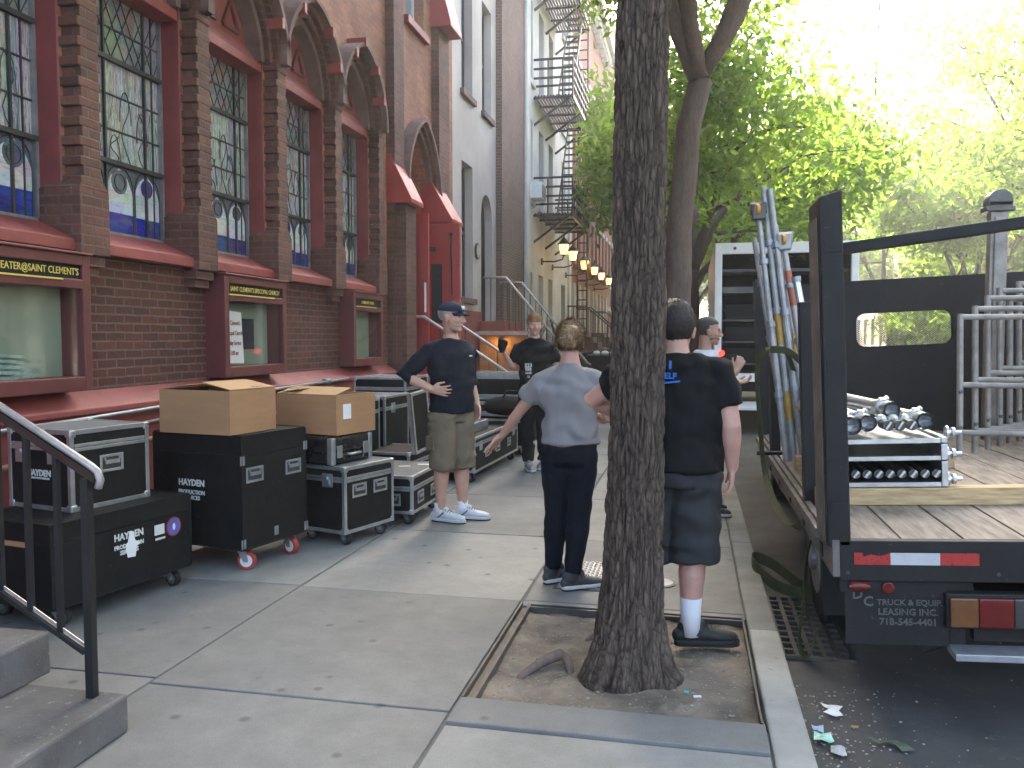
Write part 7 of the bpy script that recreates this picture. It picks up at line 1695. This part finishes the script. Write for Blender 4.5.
hh = shell('hair', 'hair_ginger', t, c, rot, k, ht, r=(.083, .104, .098), off=(0, -.016, .042), jitter=.010, freq=30, thick=.016)
strands('hair_strands', 'hair_ginger', hh, c, rot, k, ht, 1200, .03, r=(.084, .105, .10), off=(0, -.016, .042), flow=(.3, .4, .3), lift=.8, seed=8)
shell('beard', simple('ginger_stubble', (0.36, 0.20, 0.13), 0.8, var=0.3, scale=60), t, c, rot, k, lambda p: p.z < -.066 and p.y > .03, r=(.058, .066, .084), off=(0, .028, -.026), jitter=.002, freq=60, thick=.003)
mb = MB(); mb.loft([c + rot @ V(-.030, .086, -.055), c + rot @ V(0, .100, -.041), c + rot @ V(.030, .086, -.055)], [.004, .006, .004], n=10); mb.build('moustache', 'hair_ginger', t, smooth=True)
n_ = node('chest_print', t)
for i, (ln, sz) in enumerate((('223', .058), ('ESB', .045), ('GHE', .036), ('1S', .030))): text('print', ln, sz, 'stencil', n_, (.075, .137 + .002 * i, 1.20 - i * .042), (-1, 0, 0), (0, .03, 1), bold=.03, extrude=.003)
gl = thing('work_glove', 'black work glove held up in the right hand of the ginger haired man', 'glove', (0, 0, 0))
mb = MB(); mb.loft([V(-.0, 0, -.05), V(0, 0, .0), V(.0, 0, .05)], [(.035, .028), (.055, .04), (.042, .03)]); mb.ball((.035, 0, .03), (.03, .02, .04)); mb.ball((-.03, 0, .04), (.02, .02, .045)); remesh(mb, 'glove', 'tee_black', gl, .006, 3)
gl.location = Matrix.Translation((-1.74, 9.42, 0)) @ Matrix.Rotation(R(-167), 4, 'Z') @ V(.37, .25, 1.42)

# --- big man behind the trunk
J = dict(head=(-0.0, .03, 1.552), hyaw=-6, hpitch=-4, hk=1.12, neck=(0, -.005, 1.455),
         torso=[(0, 0, .88, .212, .165), (0, .01, .98, .220, .175), (0, .01, 1.10, .218, .172), (0, 0, 1.22, .214, .155), (0, -.01, 1.31, .210, .130), (0, -.02, 1.385, .165, .105), (0, -.015, 1.435, .11, .080)],
         sh=[(.215, -.01, 1.345), (-.210, -.01, 1.345)], el=[(.272, -.03, 1.09), (-.415, .06, 1.20)], wr=[(.278, .03, .885), (-.24, .22, 1.10)],
         hand=[dict(d=(-.02, .10, -1), palm=(-1, 0, 0), thumb=(0, 1, .0), curl=26), dict(d=(.8, .3, -.2), palm=(0, -1, 0), thumb=(0, 0, 1), curl=20)],
         hip=[(.10, 0, .84), (-.10, 0, .84)], kn=[(.095, .01, .47), (-.115, .02, .47)], an=[(.09, -.01, .085), (-.13, .02, .085)], leg=(.098, .064, .066, .042), arm=(.058, .050, .047, .031))
t, c, rot, k = person('heavy man in black tee and grey shorts standing right behind the big trunk', (-.075, 4.19, 0), R(-2), J, dict(skin='skin_pink'), 1.7)
shirt(t, J, 'tee_black', .865, .62, ease=.016, fold=folds(.007, 6, 12), neck=.076, sleeve_r=(.080, .078), name='tee_shirt')
legs_garment(t, J, 'shorts_grey', .425, 'shorts', .885, r=(.130, .128, .126), fold=folds(.007, 6, 13))
sock(t, J['an'][0], .24, .050); sock(t, J['an'][1], .24, .050); shoe(t, J['an'][0], R(-76), .30, 'shoe_black', 'rubber', laces='shoe_black'); shoe(t, J['an'][1], R(12), .30, 'shoe_black', 'rubber', laces='shoe_black')
ht = lambda p: (p.z > -.052 + max(0, p.y) * 1.9) and (p.y < .05 or p.z > .085)
hh = shell('hair', 'hair_black', t, c, rot, k, ht, r=(.084, .105, .096), jitter=.006, freq=40, thick=.012)
strands('hair_strands', 'hair_black', hh, c, rot, k, ht, 1500, .022, r=(.085, .107, .097), flow=(0, -.1, -1), lift=.7, seed=12)
n_ = node('back_print', t); text('print', 'I', .05, 'blue_ink', n_, (-.012, -.168, 1.385), (1, 0, 0), (0, .3, 1), bold=.05, extrude=.012); text('print', 'ELF', .038, 'blue_ink', n_, (-.01, -.180, 1.335), (1, 0, 0), (0, .2, 1), bold=.03, extrude=.012)
mb = MB(); mb.bar((-.06, -.192, 1.303), (.035, -.192, 1.313), .016, .008); mb.build('print', 'blue_ink', n_)

# --- man in profile by the box truck
J = dict(head=(0, .03, 1.565), hyaw=0, hpitch=-4, neck=(0, 0, 1.42),
         torso=[(0, 0, .86, .155, .118), (0, 0, .96, .158, .12), (0, 0, 1.08, .165, .12), (0, 0, 1.22, .178, .118), (0, 0, 1.31, .185, .110), (0, -.01, 1.37, .155, .085), (0, -.01, 1.40, .10, .070)],
         sh=[(.180, 0, 1.315), (-.180, 0, 1.315)], el=[(.24, .03, 1.10), (-.235, .05, 1.10)], wr=[(.14, .24, 1.24), (-.10, .27, 1.12)],
         hand=[dict(d=(-.2, .4, .85), palm=(-.8, .2, .0), thumb=(0, -.9, .3), curl=38), dict(d=(.1, .95, .2), palm=(0, 0, 1), thumb=(-.9, 0, .2), curl=25)],
         hip=[(.085, 0, .84), (-.085, 0, .84)], kn=[(.09, .02, .46), (-.09, .0, .46)], an=[(.09, 0, .09), (-.09, 0, .09)], arm=(.045, .040, .038, .027))
t, c, rot, k = person('dark haired man in pale tee seen in profile between the trunk and truck', (.12, 7.35, 0), R(-84), J, dict(skin='skin_tan'), 1.69)
shirt(t, J, 'tee_white', .87, .62, ease=.014, fold=folds(.007, 6, 16), neck=.072, name='tee_shirt')
legs_garment(t, J, 'shorts_grey', .10, 'trousers', .90, r=(.10, .09, .076, .074, .066, .062), fold=folds(.005, 7, 17))
for s in (0, 1): shoe(t, J['an'][s], R((-6, 8)[s]), .28, 'shoe_black', 'sole_white')
ht = lambda p: (p.z > .055 + max(0, p.y) * .3) or (p.y < -.005 and p.z > -.03) 
hh = shell('hair', 'hair_black', t, c, rot, k, ht, r=(.080, .100, .090), jitter=.003, freq=50, thick=.008)
shell('beard', 'hair_black', t, c, rot, k, lambda p: p.z < -.050 and p.y > .01, r=(.058, .071, .085), off=(0, .022, -.027), jitter=.003, freq=60, thick=.004)

# ------------------------------------------------------------ light haze filling the street
hm = bpy.data.materials.new('haze'); hm.use_nodes = True; hn = hm.node_tree; hn.nodes.clear()
ho = hn.nodes.new('ShaderNodeOutputMaterial'); pv = hn.nodes.new('ShaderNodeVolumePrincipled')
pv.inputs['Color'].default_value = (0.93, 0.95, 0.93, 1); pv.inputs['Density'].default_value = 0.003; pv.inputs['Anisotropy'].default_value = 0.6
hn.links.new(pv.outputs[0], ho.inputs['Volume']); M['haze'] = hm
mb = MB(); mb.box(-402, 402, -202, 602, -1.6, 19.0); props(mb.build('haze', 'haze'), kind='stuff')
S.cycles.volume_bounces = 0
